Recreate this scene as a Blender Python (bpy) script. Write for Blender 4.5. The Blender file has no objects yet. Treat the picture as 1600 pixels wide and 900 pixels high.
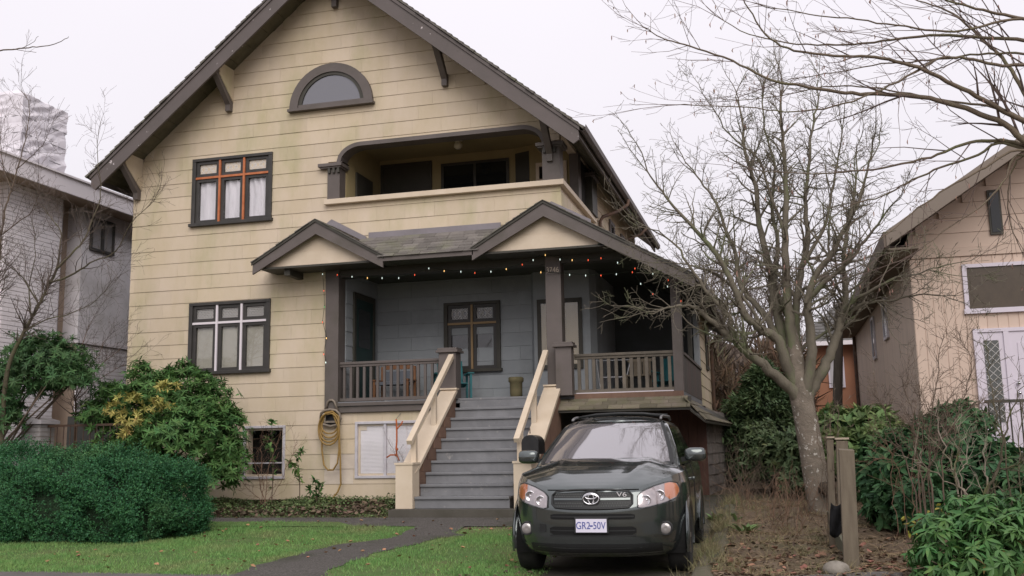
import bpy, bmesh, math, random
import numpy as np
from mathutils import Vector, Matrix

random.seed(7)
rng = np.random.default_rng(7)
scene = bpy.context.scene
COL = scene.collection
R = math.radians

# ------------------------------------------------------------------ camera
CAM = Vector((0, 0, 1.4))
FPX = 1555.0                                   # focal length in photo pixels (1600 wide)
YAW, PITCH, ROLL = R(14.787), R(9.067), R(-1.069)
_cy, _sy, _cp, _sp, _cr, _sr = (math.cos(YAW), math.sin(YAW), math.cos(PITCH), math.sin(PITCH), math.cos(ROLL), math.sin(ROLL))
C_F = Vector((-_sy * _cp, _cy * _cp, _sp))
_r0 = Vector((_cy, _sy, 0)); _u0 = _r0.cross(C_F)
C_R = _cr * _r0 + _sr * _u0
C_U = -_sr * _r0 + _cr * _u0
cam_d = bpy.data.cameras.new('camera'); cam = bpy.data.objects.new('camera', cam_d); COL.objects.link(cam)
cam_d.sensor_width = 36; cam_d.lens = 36 * FPX / 1600; cam_d.clip_end = 2000; cam_d.clip_start = 0.05
cam.matrix_world = Matrix(((C_R.x, C_U.x, -C_F.x, CAM.x), (C_R.y, C_U.y, -C_F.y, CAM.y), (C_R.z, C_U.z, -C_F.z, CAM.z), (0, 0, 0, 1)))
scene.camera = cam

# ------------------------------------------------------------------ sky and sun (overcast)
SUN_EL, SUN_AZ = R(37), R(160)                 # azimuth measured clockwise from +Y: behind the camera, a little right
world = bpy.data.worlds.new('World'); scene.world = world; world.use_nodes = True
wn, wl = world.node_tree.nodes, world.node_tree.links
wn.clear()
wo = wn.new('ShaderNodeOutputWorld')
sky = wn.new('ShaderNodeTexSky'); sky.sky_type = 'NISHITA'; sky.sun_disc = False
sky.sun_elevation = SUN_EL; sky.sun_rotation = SUN_AZ; sky.air_density = 1.0; sky.dust_density = 4.0; sky.ozone_density = 1.0
bg1 = wn.new('ShaderNodeBackground'); bg1.inputs[1].default_value = 0.05
wl.new(sky.outputs[0], bg1.inputs[0])
# the closed cloud deck: an overcast sky is brighter overhead than at the horizon (1 + 2 sin el) / 3
tc = wn.new('ShaderNodeTexCoord'); sep = wn.new('ShaderNodeSeparateXYZ'); wl.new(tc.outputs['Generated'], sep.inputs[0])
mx = wn.new('ShaderNodeMath'); mx.operation = 'MAXIMUM'; mx.inputs[1].default_value = 0; wl.new(sep.outputs[2], mx.inputs[0])
ma = wn.new('ShaderNodeMath'); ma.operation = 'MULTIPLY_ADD'; ma.inputs[1].default_value = 0.30; ma.inputs[2].default_value = 0.735; wl.new(mx.outputs[0], ma.inputs[0])
nz = wn.new('ShaderNodeTexNoise'); nz.inputs['Scale'].default_value = 2.2; nz.inputs['Detail'].default_value = 4; wl.new(tc.outputs['Generated'], nz.inputs['Vector'])
nr = wn.new('ShaderNodeMapRange'); nr.inputs['To Min'].default_value = 0.96; nr.inputs['To Max'].default_value = 1.04; wl.new(nz.outputs[0], nr.inputs[0])
mm = wn.new('ShaderNodeMath'); mm.operation = 'MULTIPLY'; wl.new(ma.outputs[0], mm.inputs[0]); wl.new(nr.outputs[0], mm.inputs[1])
bg2 = wn.new('ShaderNodeBackground'); bg2.inputs[0].default_value = (0.965, 0.92, 0.98, 1); wl.new(mm.outputs[0], bg2.inputs[1])
mixw = wn.new('ShaderNodeMixShader'); mixw.inputs[0].default_value = 0.92
wl.new(bg1.outputs[0], mixw.inputs[1]); wl.new(bg2.outputs[0], mixw.inputs[2]); wl.new(mixw.outputs[0], wo.inputs[0])

sun_d = bpy.data.lights.new('sun', 'SUN'); sun = bpy.data.objects.new('sun', sun_d); COL.objects.link(sun)
sun_d.energy = 1.5; sun_d.angle = R(45); sun_d.color = (1.0, 0.95, 0.9)
_sd = Vector((math.sin(SUN_AZ) * math.cos(SUN_EL), math.cos(SUN_AZ) * math.cos(SUN_EL), math.sin(SUN_EL)))
sun.rotation_euler = _sd.to_track_quat('Z', 'Y').to_euler()

vs = scene.view_settings
vs.view_transform = 'Standard'; vs.look = 'None'; vs.gamma = 1.0; vs.use_curve_mapping = False; vs.exposure = 0.33
scene.cycles.max_bounces = 8; scene.cycles.transparent_max_bounces = 12
scene.cycles.use_denoising = True

# ------------------------------------------------------------------ pixel helpers
def ray(px, py): return C_F + C_R * ((px - 800) / FPX) - C_U * ((py - 450) / FPX)
def atY(px, py, Y): d = ray(px, py); return CAM + d * (Y / d.y)
def atX(px, py, X): d = ray(px, py); return CAM + d * (X / d.x)

def lerp_table(t, v):
    if v <= t[0][0]: return t[0][1]
    for (a, b), (c, d) in zip(t, t[1:]):
        if v <= c: return b + (d - b) * (v - a) / (c - a)
    return t[-1][1]
GZ = [(-60, 0.02), (9.5, 0.07), (11, 0.095), (13.5, 0.14), (14.4, 0.2), (15.3, 0.295), (18.2, 0.36), (40, 0.6), (120, 1.2), (600, 4)]
def smooth(a, b, v):
    t = max(0.0, min(1.0, (v - a) / (b - a))); return t * t * (3 - 2 * t)
def gz(x, y):
    z = lerp_table(GZ, y)
    b = smooth(-0.93, -0.68, x) * (1 - smooth(26, 34, y))          # raised garden bed right of the driveway
    z += b * (0.085 + 0.025 * math.sin(3.1 * x + 1.7 * y) + 0.02 * math.sin(5.3 * y - 2 * x))
    if x < -7 and y > 15.3: z += 0.03 * math.sin(2.3 * x) * smooth(15.3, 16, y) * (1 - smooth(17.6, 18.2, y))
    return z
def on_ground(px, py, dz=0.0):
    d = ray(px, py); z = 0.15
    for _ in range(12):
        t = (z + dz - CAM.z) / d.z; p = CAM + d * t; z = gz(p.x, p.y)
    return Vector((p.x, p.y, z))

# ------------------------------------------------------------------ material helpers
def _pr(m): return m.node_tree.nodes['Principled BSDF']
def mat(name, c, rough=0.7, c2=None, scale=3.0, bump=0.0, bscale=60.0, rnd=0.0, metal=0.0, coat=0.0, spec=0.4, island=0.0, c3=None, s3=0.6, lo3=0.5, hi3=0.72, stretch=None, coord='Object', detail=6, trans=0.0):
    m = bpy.data.materials.new(name); m.use_nodes = True
    nt = m.node_tree; N, L = nt.nodes, nt.links; p = _pr(m)
    p.inputs['Roughness'].default_value = rough; p.inputs['Metallic'].default_value = metal
    p.inputs['Coat Weight'].default_value = coat; p.inputs['Coat Roughness'].default_value = 0.06
    p.inputs['Specular IOR Level'].default_value = spec
    tcn = N.new('ShaderNodeNewGeometry') if coord == 'World' else N.new('ShaderNodeTexCoord')
    vec = tcn.outputs['Position'] if coord == 'World' else tcn.outputs['Object']
    if stretch:
        mp = N.new('ShaderNodeMapping'); mp.inputs['Scale'].default_value = stretch; L.new(vec, mp.inputs[0]); vec = mp.outputs[0]
    def noise(s, d=detail):
        n = N.new('ShaderNodeTexNoise'); n.inputs['Scale'].default_value = s; n.inputs['Detail'].default_value = d; n.inputs['Roughness'].default_value = 0.62
        L.new(vec, n.inputs['Vector']); return n
    def ramp(src, a, b):
        r = N.new('ShaderNodeMapRange'); r.inputs[1].default_value = a; r.inputs[2].default_value = b; r.clamp = True; L.new(src, r.inputs[0]); return r.outputs[0]
    def mix(fac, a, b):
        x = N.new('ShaderNodeMix'); x.data_type = 'RGBA'
        L.new(fac, x.inputs[0])
        for s, v in ((6, a), (7, b)):
            if isinstance(v, tuple): x.inputs[s].default_value = (*v, 1)
            else: L.new(v, x.inputs[s])
        return x.outputs[2]
    col = None
    if c2: col = mix(ramp(noise(scale).outputs[0], 0.36, 0.64), c, c2)
    if c3: col = mix(ramp(noise(s3).outputs[0], lo3, hi3), col if col else c, c3)
    if rnd or island:
        src = N.new('ShaderNodeObjectInfo').outputs['Random'] if rnd else N.new('ShaderNodeNewGeometry').outputs['Random Per Island']
        k = rnd or island
        hs = N.new('ShaderNodeHueSaturation')
        r = N.new('ShaderNodeMapRange'); r.inputs[3].default_value = 1 - k; r.inputs[4].default_value = 1 + k; L.new(src, r.inputs[0]); L.new(r.outputs[0], hs.inputs['Value'])
        if island:
            r2 = N.new('ShaderNodeMapRange'); r2.inputs[3].default_value = 0.5 - 0.05 * k; r2.inputs[4].default_value = 0.5 + 0.05 * k
            w = N.new('ShaderNodeMath'); w.operation = 'FRACT'; w2 = N.new('ShaderNodeMath'); w2.operation = 'MULTIPLY'; w2.inputs[1].default_value = 17.3
            L.new(src, w2.inputs[0]); L.new(w2.outputs[0], w.inputs[0]); L.new(w.outputs[0], r2.inputs[0]); L.new(r2.outputs[0], hs.inputs['Hue'])
        if col: L.new(col, hs.inputs['Color'])
        else: hs.inputs['Color'].default_value = (*c, 1)
        col = hs.outputs[0]
    if col: L.new(col, p.inputs['Base Color'])
    else: p.inputs['Base Color'].default_value = (*c, 1)
    if bump:
        b = N.new('ShaderNodeBump'); b.inputs['Strength'].default_value = min(1, bump); b.inputs['Distance'].default_value = 0.02
        L.new(noise(bscale, 8).outputs[0], b.inputs['Height']); L.new(b.outputs[0], p.inputs['Normal'])
    if trans:
        tl = N.new('ShaderNodeBsdfTranslucent'); ms = N.new('ShaderNodeMixShader'); ms.inputs[0].default_value = trans
        if col: L.new(col, tl.inputs[0])
        else: tl.inputs[0].default_value = (*c, 1)
        out = N['Material Output']; L.new(p.outputs[0], ms.inputs[1]); L.new(tl.outputs[0], ms.inputs[2]); L.new(ms.outputs[0], out.inputs[0])
    return m
def glass_mat(name, refl=0.06, tint=(0.9, 0.92, 0.92), rough=0.02):
    m = bpy.data.materials.new(name); m.use_nodes = True; nt = m.node_tree; N, L = nt.nodes, nt.links
    N.remove(_pr(m)); out = N['Material Output']
    t = N.new('ShaderNodeBsdfTransparent'); t.inputs[0].default_value = (*tint, 1)
    g = N.new('ShaderNodeBsdfGlossy'); g.inputs['Roughness'].default_value = rough; g.inputs[0].default_value = (1, 1, 1, 1)
    f = N.new('ShaderNodeLayerWeight'); f.inputs[0].default_value = 0.5; pw = N.new('ShaderNodeMath'); pw.operation = 'POWER'; pw.inputs[1].default_value = 4.0; L.new(f.outputs['Facing'], pw.inputs[0])
    a = N.new('ShaderNodeMath'); a.operation = 'MULTIPLY_ADD'; a.use_clamp = True; a.inputs[1].default_value = 0.8; a.inputs[2].default_value = 0.045 + refl; L.new(pw.outputs[0], a.inputs[0])
    ms = N.new('ShaderNodeMixShader'); L.new(a.outputs[0], ms.inputs[0]); L.new(t.outputs[0], ms.inputs[1]); L.new(g.outputs[0], ms.inputs[2]); L.new(ms.outputs[0], out.inputs[0])
    return m
def emit_mat(name, c, s):
    m = bpy.data.materials.new(name); m.use_nodes = True; p = _pr(m)
    p.inputs['Base Color'].default_value = (*c, 1); p.inputs['Emission Color'].default_value = (*c, 1); p.inputs['Emission Strength'].default_value = s
    return m

# ------------------------------------------------------------------ mesh helpers
class MB:
    def __init__(s): s.v = []; s.f = []
    def add(s, vs, fs):
        o = len(s.v); s.v += [tuple(p) for p in vs]; s.f += [tuple(i + o for i in f) for f in fs]; return s
    def box(s, x0, x1, y0, y1, z0, z1):
        return s.add([(x0, y0, z0), (x1, y0, z0), (x1, y1, z0), (x0, y1, z0), (x0, y0, z1), (x1, y0, z1), (x1, y1, z1), (x0, y1, z1)],
                     [(0, 3, 2, 1), (4, 5, 6, 7), (0, 1, 5, 4), (1, 2, 6, 5), (2, 3, 7, 6), (3, 0, 4, 7)])
    def beam(s, p, q, w, h, up=(0, 0, 1)):
        p, q = Vector(p), Vector(q); d = (q - p).normalized(); a = d.cross(Vector(up))
        if a.length < 1e-4: a = d.cross(Vector((1, 0, 0)))
        a.normalize(); b = a.cross(d); a *= w / 2; b *= h / 2
        c = [p - a - b, p + a - b, p + a + b, p - a + b, q - a - b, q + a - b, q + a + b, q - a + b]
        return s.add(c, [(0, 1, 2, 3), (7, 6, 5, 4), (0, 4, 5, 1), (1, 5, 6, 2), (2, 6, 7, 3), (3, 7, 4, 0)])
    def prism(s, poly, a0, a1, plane='xz'):
        n = len(poly)
        f = {'xz': lambda u, v, w: (u, w, v), 'yz': lambda u, v, w: (w, u, v), 'xy': lambda u, v, w: (u, v, w)}[plane]
        vs = [f(u, v, a0) for u, v in poly] + [f(u, v, a1) for u, v in poly]
        return s.add(vs, [tuple(range(n)), tuple(range(2 * n - 1, n - 1, -1))] + [(i, i + n, (i + 1) % n + n, (i + 1) % n) for i in range(n)])
    def tube(s, pts, rad, n=6, cap=True):
        pts = [Vector(p) for p in pts]
        if not hasattr(rad, '__len__'): rad = [rad] * len(pts)
        o = len(s.v); a = None
        for i, p in enumerate(pts):
            d = (pts[min(i + 1, len(pts) - 1)] - pts[max(i - 1, 0)])
            if d.length < 1e-9: d = Vector((0, 0, 1))
            d.normalize()
            if a is None:
                a = d.cross(Vector((0, 0, 1)) if abs(d.z) < 0.95 else Vector((1, 0, 0)))
            a = a - d * a.dot(d)
            if a.length < 1e-6: a = d.cross(Vector((0.3, 0.8, 0.5)))
            a.normalize(); b = d.cross(a)
            for k in range(n):
                t = 2 * math.pi * k / n; q = p + (a * math.cos(t) + b * math.sin(t)) * rad[i]; s.v.append((q.x, q.y, q.z))
        for i in range(len(pts) - 1):
            for k in range(n):
                k2 = (k + 1) % n; s.f.append((o + i * n + k, o + i * n + k2, o + (i + 1) * n + k2, o + (i + 1) * n + k))
        if cap and n > 3:
            s.f.append(tuple(o + k for k in range(n - 1, -1, -1))); e = o + (len(pts) - 1) * n; s.f.append(tuple(e + k for k in range(n)))
        return s
    def lathe(s, prof, c, n=20, axis='z'):
        o = len(s.v)
        for r, h in prof:
            for k in range(n):
                t = 2 * math.pi * k / n; u, v = r * math.cos(t), r * math.sin(t)
                p = {'z': (u, v, h), 'y': (u, h, v), 'x': (h, u, v)}[axis]
                s.v.append((c[0] + p[0], c[1] + p[1], c[2] + p[2]))
        for i in range(len(prof) - 1):
            for k in range(n):
                k2 = (k + 1) % n; s.f.append((o + i * n + k, o + i * n + k2, o + (i + 1) * n + k2, o + (i + 1) * n + k))
        return s
    def grid(s, rows):
        o = len(s.v); m = len(rows[0])
        for r in rows: s.v += [tuple(p) for p in r]
        for i in range(len(rows) - 1):
            for j in range(m - 1): s.f.append((o + i * m + j, o + i * m + j + 1, o + (i + 1) * m + j + 1, o + (i + 1) * m + j))
        return s
    def mesh(s, name, smooth_=False):
        me = bpy.data.meshes.new(name); me.from_pydata(s.v, [], s.f); me.update()
        bm = bmesh.new(); bm.from_mesh(me); bmesh.ops.recalc_face_normals(bm, faces=bm.faces); bm.to_mesh(me); bm.free()
        if smooth_: me.polygons.foreach_set('use_smooth', [True] * len(me.polygons))
        return me
    def build(s, name, m, parent=None, smooth_=False, bevel=0.0, **kw):
        me = s.mesh(name, smooth_)
        me.materials.append(m)
        return obj(name, me, parent, bevel=bevel, **kw)

def obj(name, me, parent=None, label=None, category=None, group=None, kind=None, bevel=0.0, loc=None, rot=None):
    o = bpy.data.objects.new(name, me); COL.objects.link(o)
    if loc is not None: o.location = loc
    if rot is not None: o.rotation_euler = rot
    if parent is not None:
        o.parent = parent
        o.matrix_parent_inverse = (Matrix.Translation(parent.location) @ parent.rotation_euler.to_matrix().to_4x4()).inverted() if parent.parent is None and parent.type == 'EMPTY' and parent.get('_keep') is None else Matrix.Identity(4)
    if bevel:
        b = o.modifiers.new('bevel', 'BEVEL'); b.width = bevel; b.segments = 2; b.limit_method = 'ANGLE'; b.angle_limit = R(40)
    return tag(o, label, category, group, kind)
def tag(o, label=None, category=None, group=None, kind=None):
    for k, v in (('label', label), ('category', category), ('group', group), ('kind', kind)):
        if v: o[k] = v
    return o
def thing(name, label, category, loc=(0, 0, 0), group=None, rz=0.0, local=False):
    """An Empty at the thing's base; parts are given in world coordinates unless local."""
    o = bpy.data.objects.new(name, None); COL.objects.link(o); o.location = loc; o.rotation_euler = (0, 0, rz); o.empty_display_size = 0.2
    if local: o['_keep'] = 1
    return tag(o, label, category, group)
def np_mesh(name, V, F, m, smooth_=False):
    V = np.asarray(V, np.float32); F = np.asarray(F, np.int32)
    me = bpy.data.meshes.new(name); k = F.shape[1]
    me.vertices.add(len(V)); me.vertices.foreach_set('co', V.ravel())
    me.loops.add(F.size); me.loops.foreach_set('vertex_index', F.ravel())
    me.polygons.add(len(F)); me.polygons.foreach_set('loop_start', np.arange(0, F.size, k, dtype=np.int32)); me.polygons.foreach_set('loop_total', np.full(len(F), k, np.int32))
    if smooth_: me.polygons.foreach_set('use_smooth', np.ones(len(F), bool))
    me.update(calc_edges=True); me.materials.append(m); return me
def nrm(a): return a / np.maximum(np.linalg.norm(a, axis=-1, keepdims=True), 1e-9)
def leaf_mesh(name, P, D, U, L, W, m, fold=0.25, droop=0.15, quad=False):
    """Leaves: P base points, D directions, U up-normals, L lengths, W half widths (numpy arrays)."""
    D = nrm(D); S = nrm(np.cross(D, U)); U = np.cross(S, D); n = len(P)
    L = np.broadcast_to(np.asarray(L, float), (n,))[:, None]; W = np.broadcast_to(np.asarray(W, float), (n,))[:, None]
    if quad:
        V = np.stack([P, P + D * L * 0.5 + S * W, P + D * L, P + D * L * 0.5 - S * W], 1).reshape(-1, 3)
        F = np.arange(4 * n).reshape(n, 4); return np_mesh(name, V, F, m)
    a = P; b = P + D * L * 0.35 + S * W - U * 0 ; c = P + D * L * 0.35 - S * W
    mid = P + D * L * 0.38 - U * W * fold * 1.6
    mid2 = P + D * L * 0.72 - U * (W * fold + L * droop * 0.4); b2 = P + D * L * 0.72 + S * W * 0.72 - U * L * droop * 0.4; c2 = P + D * L * 0.72 - S * W * 0.72 - U * L * droop * 0.4
    t = P + D * L - U * L * droop
    V = np.stack([a, b, mid, c, b2, mid2, c2, t], 1).reshape(-1, 3)
    base = (np.arange(n) * 8)[:, None, None]
    F = (np.array([[0, 2, 1], [0, 3, 2], [1, 2, 5], [1, 5, 4], [2, 3, 6], [2, 6, 5], [4, 5, 7], [5, 6, 7]])[None] + base).reshape(-1, 3)
    return np_mesh(name, V, F, m)
def rand_dirs(n, g=rng):
    v = g.normal(size=(n, 3)); return nrm(v)
def text_mesh(s, size, m, extrude=0.003, cond=1.0):
    cu = bpy.data.curves.new('text', 'FONT'); cu.body = s; cu.size = size; cu.extrude = extrude; cu.align_x = 'CENTER'; cu.align_y = 'CENTER'
    o = bpy.data.objects.new('text', cu); COL.objects.link(o)
    dg = bpy.context.evaluated_depsgraph_get(); me = bpy.data.meshes.new_from_object(o.evaluated_get(dg))
    bpy.data.objects.remove(o); me.materials.clear(); me.materials.append(m)
    me.transform(Matrix(((cond, 0, 0, 0), (0, 0, -1, 0), (0, 1, 0, 0), (0, 0, 0, 1))))      # stand it up, facing -Y
    return me
# ------------------------------------------------------------------ materials
M = {}
M['cream'] = mat('cream_siding', (0.525, 0.435, 0.305), 0.75, c2=(0.575, 0.48, 0.37), scale=1.1, c3=(0.395, 0.36, 0.205), s3=0.75, lo3=0.48, hi3=0.78, bump=0.12, bscale=90, rnd=0.045, coord='World', stretch=(1.6, 1.6, 0.7))
M['cream_pale'] = mat('cream_replaced_panel', (0.62, 0.54, 0.44), 0.75, c2=(0.5, 0.43, 0.36), scale=2, bump=0.1, bscale=90, coord='World')
M['cream_trim'] = mat('cream_trim_paint', (0.63, 0.53, 0.41), 0.6, c2=(0.575, 0.475, 0.355), scale=2.5, bump=0.05, bscale=80, coord='World')
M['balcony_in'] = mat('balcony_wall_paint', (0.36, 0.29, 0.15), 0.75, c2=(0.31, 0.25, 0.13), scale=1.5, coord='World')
M['trim'] = mat('grey_brown_trim_paint', (0.105, 0.088, 0.08), 0.55, c2=(0.125, 0.105, 0.097), scale=2.0, c3=(0.08, 0.07, 0.055), s3=1.1, bump=0.06, bscale=70, coord='World')
M['rake'] = mat('peeling_rake_paint', (0.118, 0.098, 0.093), 0.6, c2=(0.098, 0.083, 0.077), scale=1.6, c3=(0.55, 0.5, 0.5), s3=8.0, lo3=0.675, hi3=0.685, bump=0.06, bscale=60, coord='World')
M['trim_dark'] = mat('dark_olive_trim', (0.042, 0.04, 0.03), 0.55, c2=(0.055, 0.05, 0.04), scale=3, coord='World')
M['black_frame'] = mat('black_sash_paint', (0.035, 0.033, 0.03), 0.45, c2=(0.05, 0.046, 0.042), scale=4, coord='World')
M['orange_mull'] = mat('orange_stripped_wood', (0.40, 0.115, 0.04), 0.6, c2=(0.5, 0.17, 0.07), scale=9, coord='World')
M['white_mull'] = mat('white_mullion_paint', (0.68, 0.63, 0.66), 0.5)
M['tan_mull'] = mat('tan_mullion_paint', (0.30, 0.2, 0.1), 0.6)
M['alu'] = mat('aluminium_frame', (0.60, 0.58, 0.62), 0.4, c2=(0.5, 0.48, 0.5), scale=6, metal=0.2)
M['curtain'] = mat('white_curtain', (0.74, 0.7, 0.74), 0.9, c2=(0.6, 0.57, 0.6), scale=1.3, stretch=(7, 7, 0.6), bump=0.5, bscale=3.5, coord='World')
M['blind'] = mat('grey_blind', (0.46, 0.43, 0.365), 0.7, rnd=0.05)
M['blind_white'] = mat('white_blind', (0.78, 0.74, 0.76), 0.7)
M['shade_tan'] = mat('tan_roller_shade', (0.42, 0.34, 0.22), 0.8)
M['dark_in'] = mat('dark_room', (0.015, 0.014, 0.013), 0.9)
M['glass'] = glass_mat('window_glass', 0.0, (0.98, 0.985, 0.985))
M['glass_dark'] = mat('dark_room_glass', (0.012, 0.014, 0.015), 0.04, spec=0.6)
M['lead'] = mat('lead_came', (0.62, 0.6, 0.58), 0.5)
M['lead_back'] = mat('dim_room_behind_leading', (0.15, 0.14, 0.13), 0.8, c2=(0.24, 0.225, 0.21), scale=9, coord='World')
M['porch_wall'] = mat('blue_grey_siding', (0.27, 0.29, 0.305), 0.75, c2=(0.31, 0.33, 0.345), scale=1.4, c3=(0.21, 0.225, 0.23), s3=0.8, rnd=0.06, coord='World')
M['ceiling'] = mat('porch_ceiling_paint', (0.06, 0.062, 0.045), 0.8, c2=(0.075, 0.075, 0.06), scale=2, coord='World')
M['stair'] = mat('grey_stair_paint', (0.155, 0.157, 0.165), 0.6, c2=(0.20, 0.202, 0.21), scale=3.0, c3=(0.30, 0.285, 0.27), s3=7, lo3=0.62, hi3=0.72, bump=0.1, bscale=120, rnd=0.05, coord='World')
M['brown_side'] = mat('brown_shingle_side', (0.19, 0.115, 0.08), 0.8, c2=(0.15, 0.09, 0.065), scale=4, rnd=0.15, coord='World')
M['shingle'] = mat('roof_shingle', (0.15, 0.137, 0.125), 0.9, c2=(0.19, 0.172, 0.158), scale=3, c3=(0.15, 0.15, 0.10), s3=1.5, bump=0.5, bscale=200, rnd=0.22, coord='World')
M['flash'] = mat('lavender_flashing', (0.22, 0.2, 0.215), 0.5, c2=(0.18, 0.165, 0.175), scale=3, coord='World')
M['soffit'] = mat('soffit_boards', (0.13, 0.115, 0.075), 0.8, c2=(0.095, 0.085, 0.055), scale=6, rnd=0.12, coord='World')
M['skirt'] = mat('mossy_shingle', (0.185, 0.155, 0.12), 0.9, c2=(0.15, 0.14, 0.085), scale=4, bump=0.5, bscale=150, rnd=0.25, coord='World')
M['brown_board'] = mat('brown_painted_board', (0.135, 0.065, 0.045), 0.7, c2=(0.1, 0.05, 0.038), scale=5, rnd=0.1, stretch=(4, 4, 0.6), coord='World')
M['grey_shake'] = mat('weathered_shake', (0.26, 0.23, 0.215), 0.9, c2=(0.19, 0.17, 0.155), scale=5, c3=(0.12, 0.115, 0.08), s3=2, rnd=0.2, bump=0.4, bscale=60, stretch=(6, 6, 1), coord='World')
M['concrete'] = mat('old_concrete', (0.07, 0.063, 0.05), 0.9, c2=(0.09, 0.082, 0.068), scale=2.5, c3=(0.045, 0.05, 0.03), s3=1.2, bump=0.4, bscale=90, coord='World')
M['number'] = mat('number_paint', (0.5, 0.42, 0.34), 0.6)
M['rust'] = mat('rusty_metal', (0.12, 0.07, 0.045), 0.7, c2=(0.075, 0.05, 0.04), scale=8, coord='World')
M['cable'] = mat('dark_green_cable', (0.015, 0.025, 0.015), 0.6)
M['black'] = mat('black_enamel', (0.012, 0.012, 0.013), 0.35, c2=(0.02, 0.02, 0.02), scale=10)
M['hose'] = mat('ochre_hose', (0.30, 0.185, 0.045), 0.55, c2=(0.24, 0.15, 0.05), scale=12)
M['bronze'] = mat('bronze_holder', (0.26, 0.215, 0.17), 0.5, c2=(0.18, 0.15, 0.12), scale=10, metal=0.3)
M['rope_orange'] = mat('orange_rope', (0.46, 0.12, 0.035), 0.8, bump=0.5, bscale=200)
M['teal'] = mat('teal_paint', (0.02, 0.15, 0.165), 0.55, c2=(0.018, 0.12, 0.135), scale=4)
M['wood'] = mat('varnished_wood', (0.22, 0.1, 0.045), 0.5, c2=(0.17, 0.08, 0.035), scale=6)
M['wood_grey'] = mat('weathered_wood', (0.17, 0.14, 0.10), 0.8, c2=(0.13, 0.105, 0.075), scale=6, stretch=(4, 4, 0.5), rnd=0.1, bump=0.2, bscale=60)
M['steel'] = mat('folding_chair_steel', (0.45, 0.45, 0.46), 0.35, metal=0.8)
M['pot'] = mat('mossy_clay_pot', (0.17, 0.14, 0.075), 0.85, c2=(0.13, 0.12, 0.06), scale=8)
BULB = {'r': emit_mat('red_bulb', (1.0, 0.12, 0.05), 0.9), 'w': emit_mat('white_bulb', (0.85, 1.0, 0.92), 0.8), 'y': emit_mat('amber_bulb', (1.0, 0.6, 0.2), 1.2), 'g': emit_mat('green_bulb', (0.02, 0.4, 0.1), 0.5)}
# ------------------------------------------------------------------ the yellow house
XL, XR, YF, XC = -13.24, -3.80, 18.2, -8.52
YB = 28.6
COURSE = 0.2885
house = thing('yellow_house', 'large cream sided house with steep gable, balcony and porch, number 3746', 'house', (XC, 23, 0.3))
def ztop(x): return 11.62 - 0.83 * abs(x - XC)
def arch(x):
    if x < -7.92: return 7.18 + 0.34 * math.sqrt(max(0, 1 - ((x + 7.92) / 0.46) ** 2))
    if x > -4.55: return 7.16 + 0.36 * math.sqrt(max(0, 1 - ((x + 4.55) / 0.42) ** 2))
    return 7.52
WIN = {  # x0, x1, z0, z1 of the outer casing on the front wall
    'upper': (-11.80, -9.92, 6.12, 7.59), 'lower': (-11.77, -9.90, 2.99, 4.48),
    'dark': (-10.46, -9.52, 0.86, 1.91), 'slider': (-8.02, -6.72, 0.85, 1.94)}

# structural wall behind the siding, with openings
w = MB()
def wall_cells(w, x0, x1, z0, z1, holes, y0, y1):
    xs = sorted({x0, x1, *[max(x0, min(x1, h[i])) for h in holes for i in (0, 1)]}); zs = sorted({z0, z1, *[max(z0, min(z1, h[i])) for h in holes for i in (2, 3)]})
    for a, b in zip(xs, xs[1:]):
        for c, d in zip(zs, zs[1:]):
            mx_, mz_ = (a + b) / 2, (c + d) / 2
            if b - a < 1e-4 or d - c < 1e-4 or any(h[0] < mx_ < h[1] and h[2] < mz_ < h[3] for h in holes): continue
            w.box(a, b, y0, y1, c, d)
holes = [(a + 0.09, b - 0.09, c + 0.09, d - 0.09) for a, b, c, d in WIN.values()]
wall_cells(w, XL + 0.02, -8.40, 0.46, 7.2, holes, 18.225, 18.42)
wall_cells(w, -8.40, -6.20, 0.46, 2.12, holes, 18.225, 18.42)
w.box(-8.40, XR - 0.02, 18.225, 18.42, 5.0, 6.33)
n = 60
xs = sorted({*np.linspace(XL + 0.02, XR - 0.02, n).tolist(), -8.381, -8.379, XC, *np.linspace(-8.379, -7.92, 10).tolist(), *np.linspace(-4.55, -4.14, 8).tolist()})
lo = [(x, 7.2 if x < -8.38 else (arch(x) + 0.05 if x < -4.14 else 7.2)) for x in xs]
up = [(x, max(ztop(x) - 0.13, 7.05)) for x in xs]
o = len(w.v)
for (x, a), (_, b) in zip(lo, up):
    b = max(a, b)
    for y in (18.225, 18.42): w.v += [(x, y, a), (x, y, b)]
for i in range(len(xs) - 1):
    p, q = o + 4 * i, o + 4 * i + 4
    w.f += [(p, q, q + 1, p + 1), (p + 2, p + 3, q + 3, q + 2), (p, p + 2, q + 2, q), (p + 1, q + 1, q + 3, p + 3)]
front = w.build('front_wall', M['cream_trim'], house)

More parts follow.
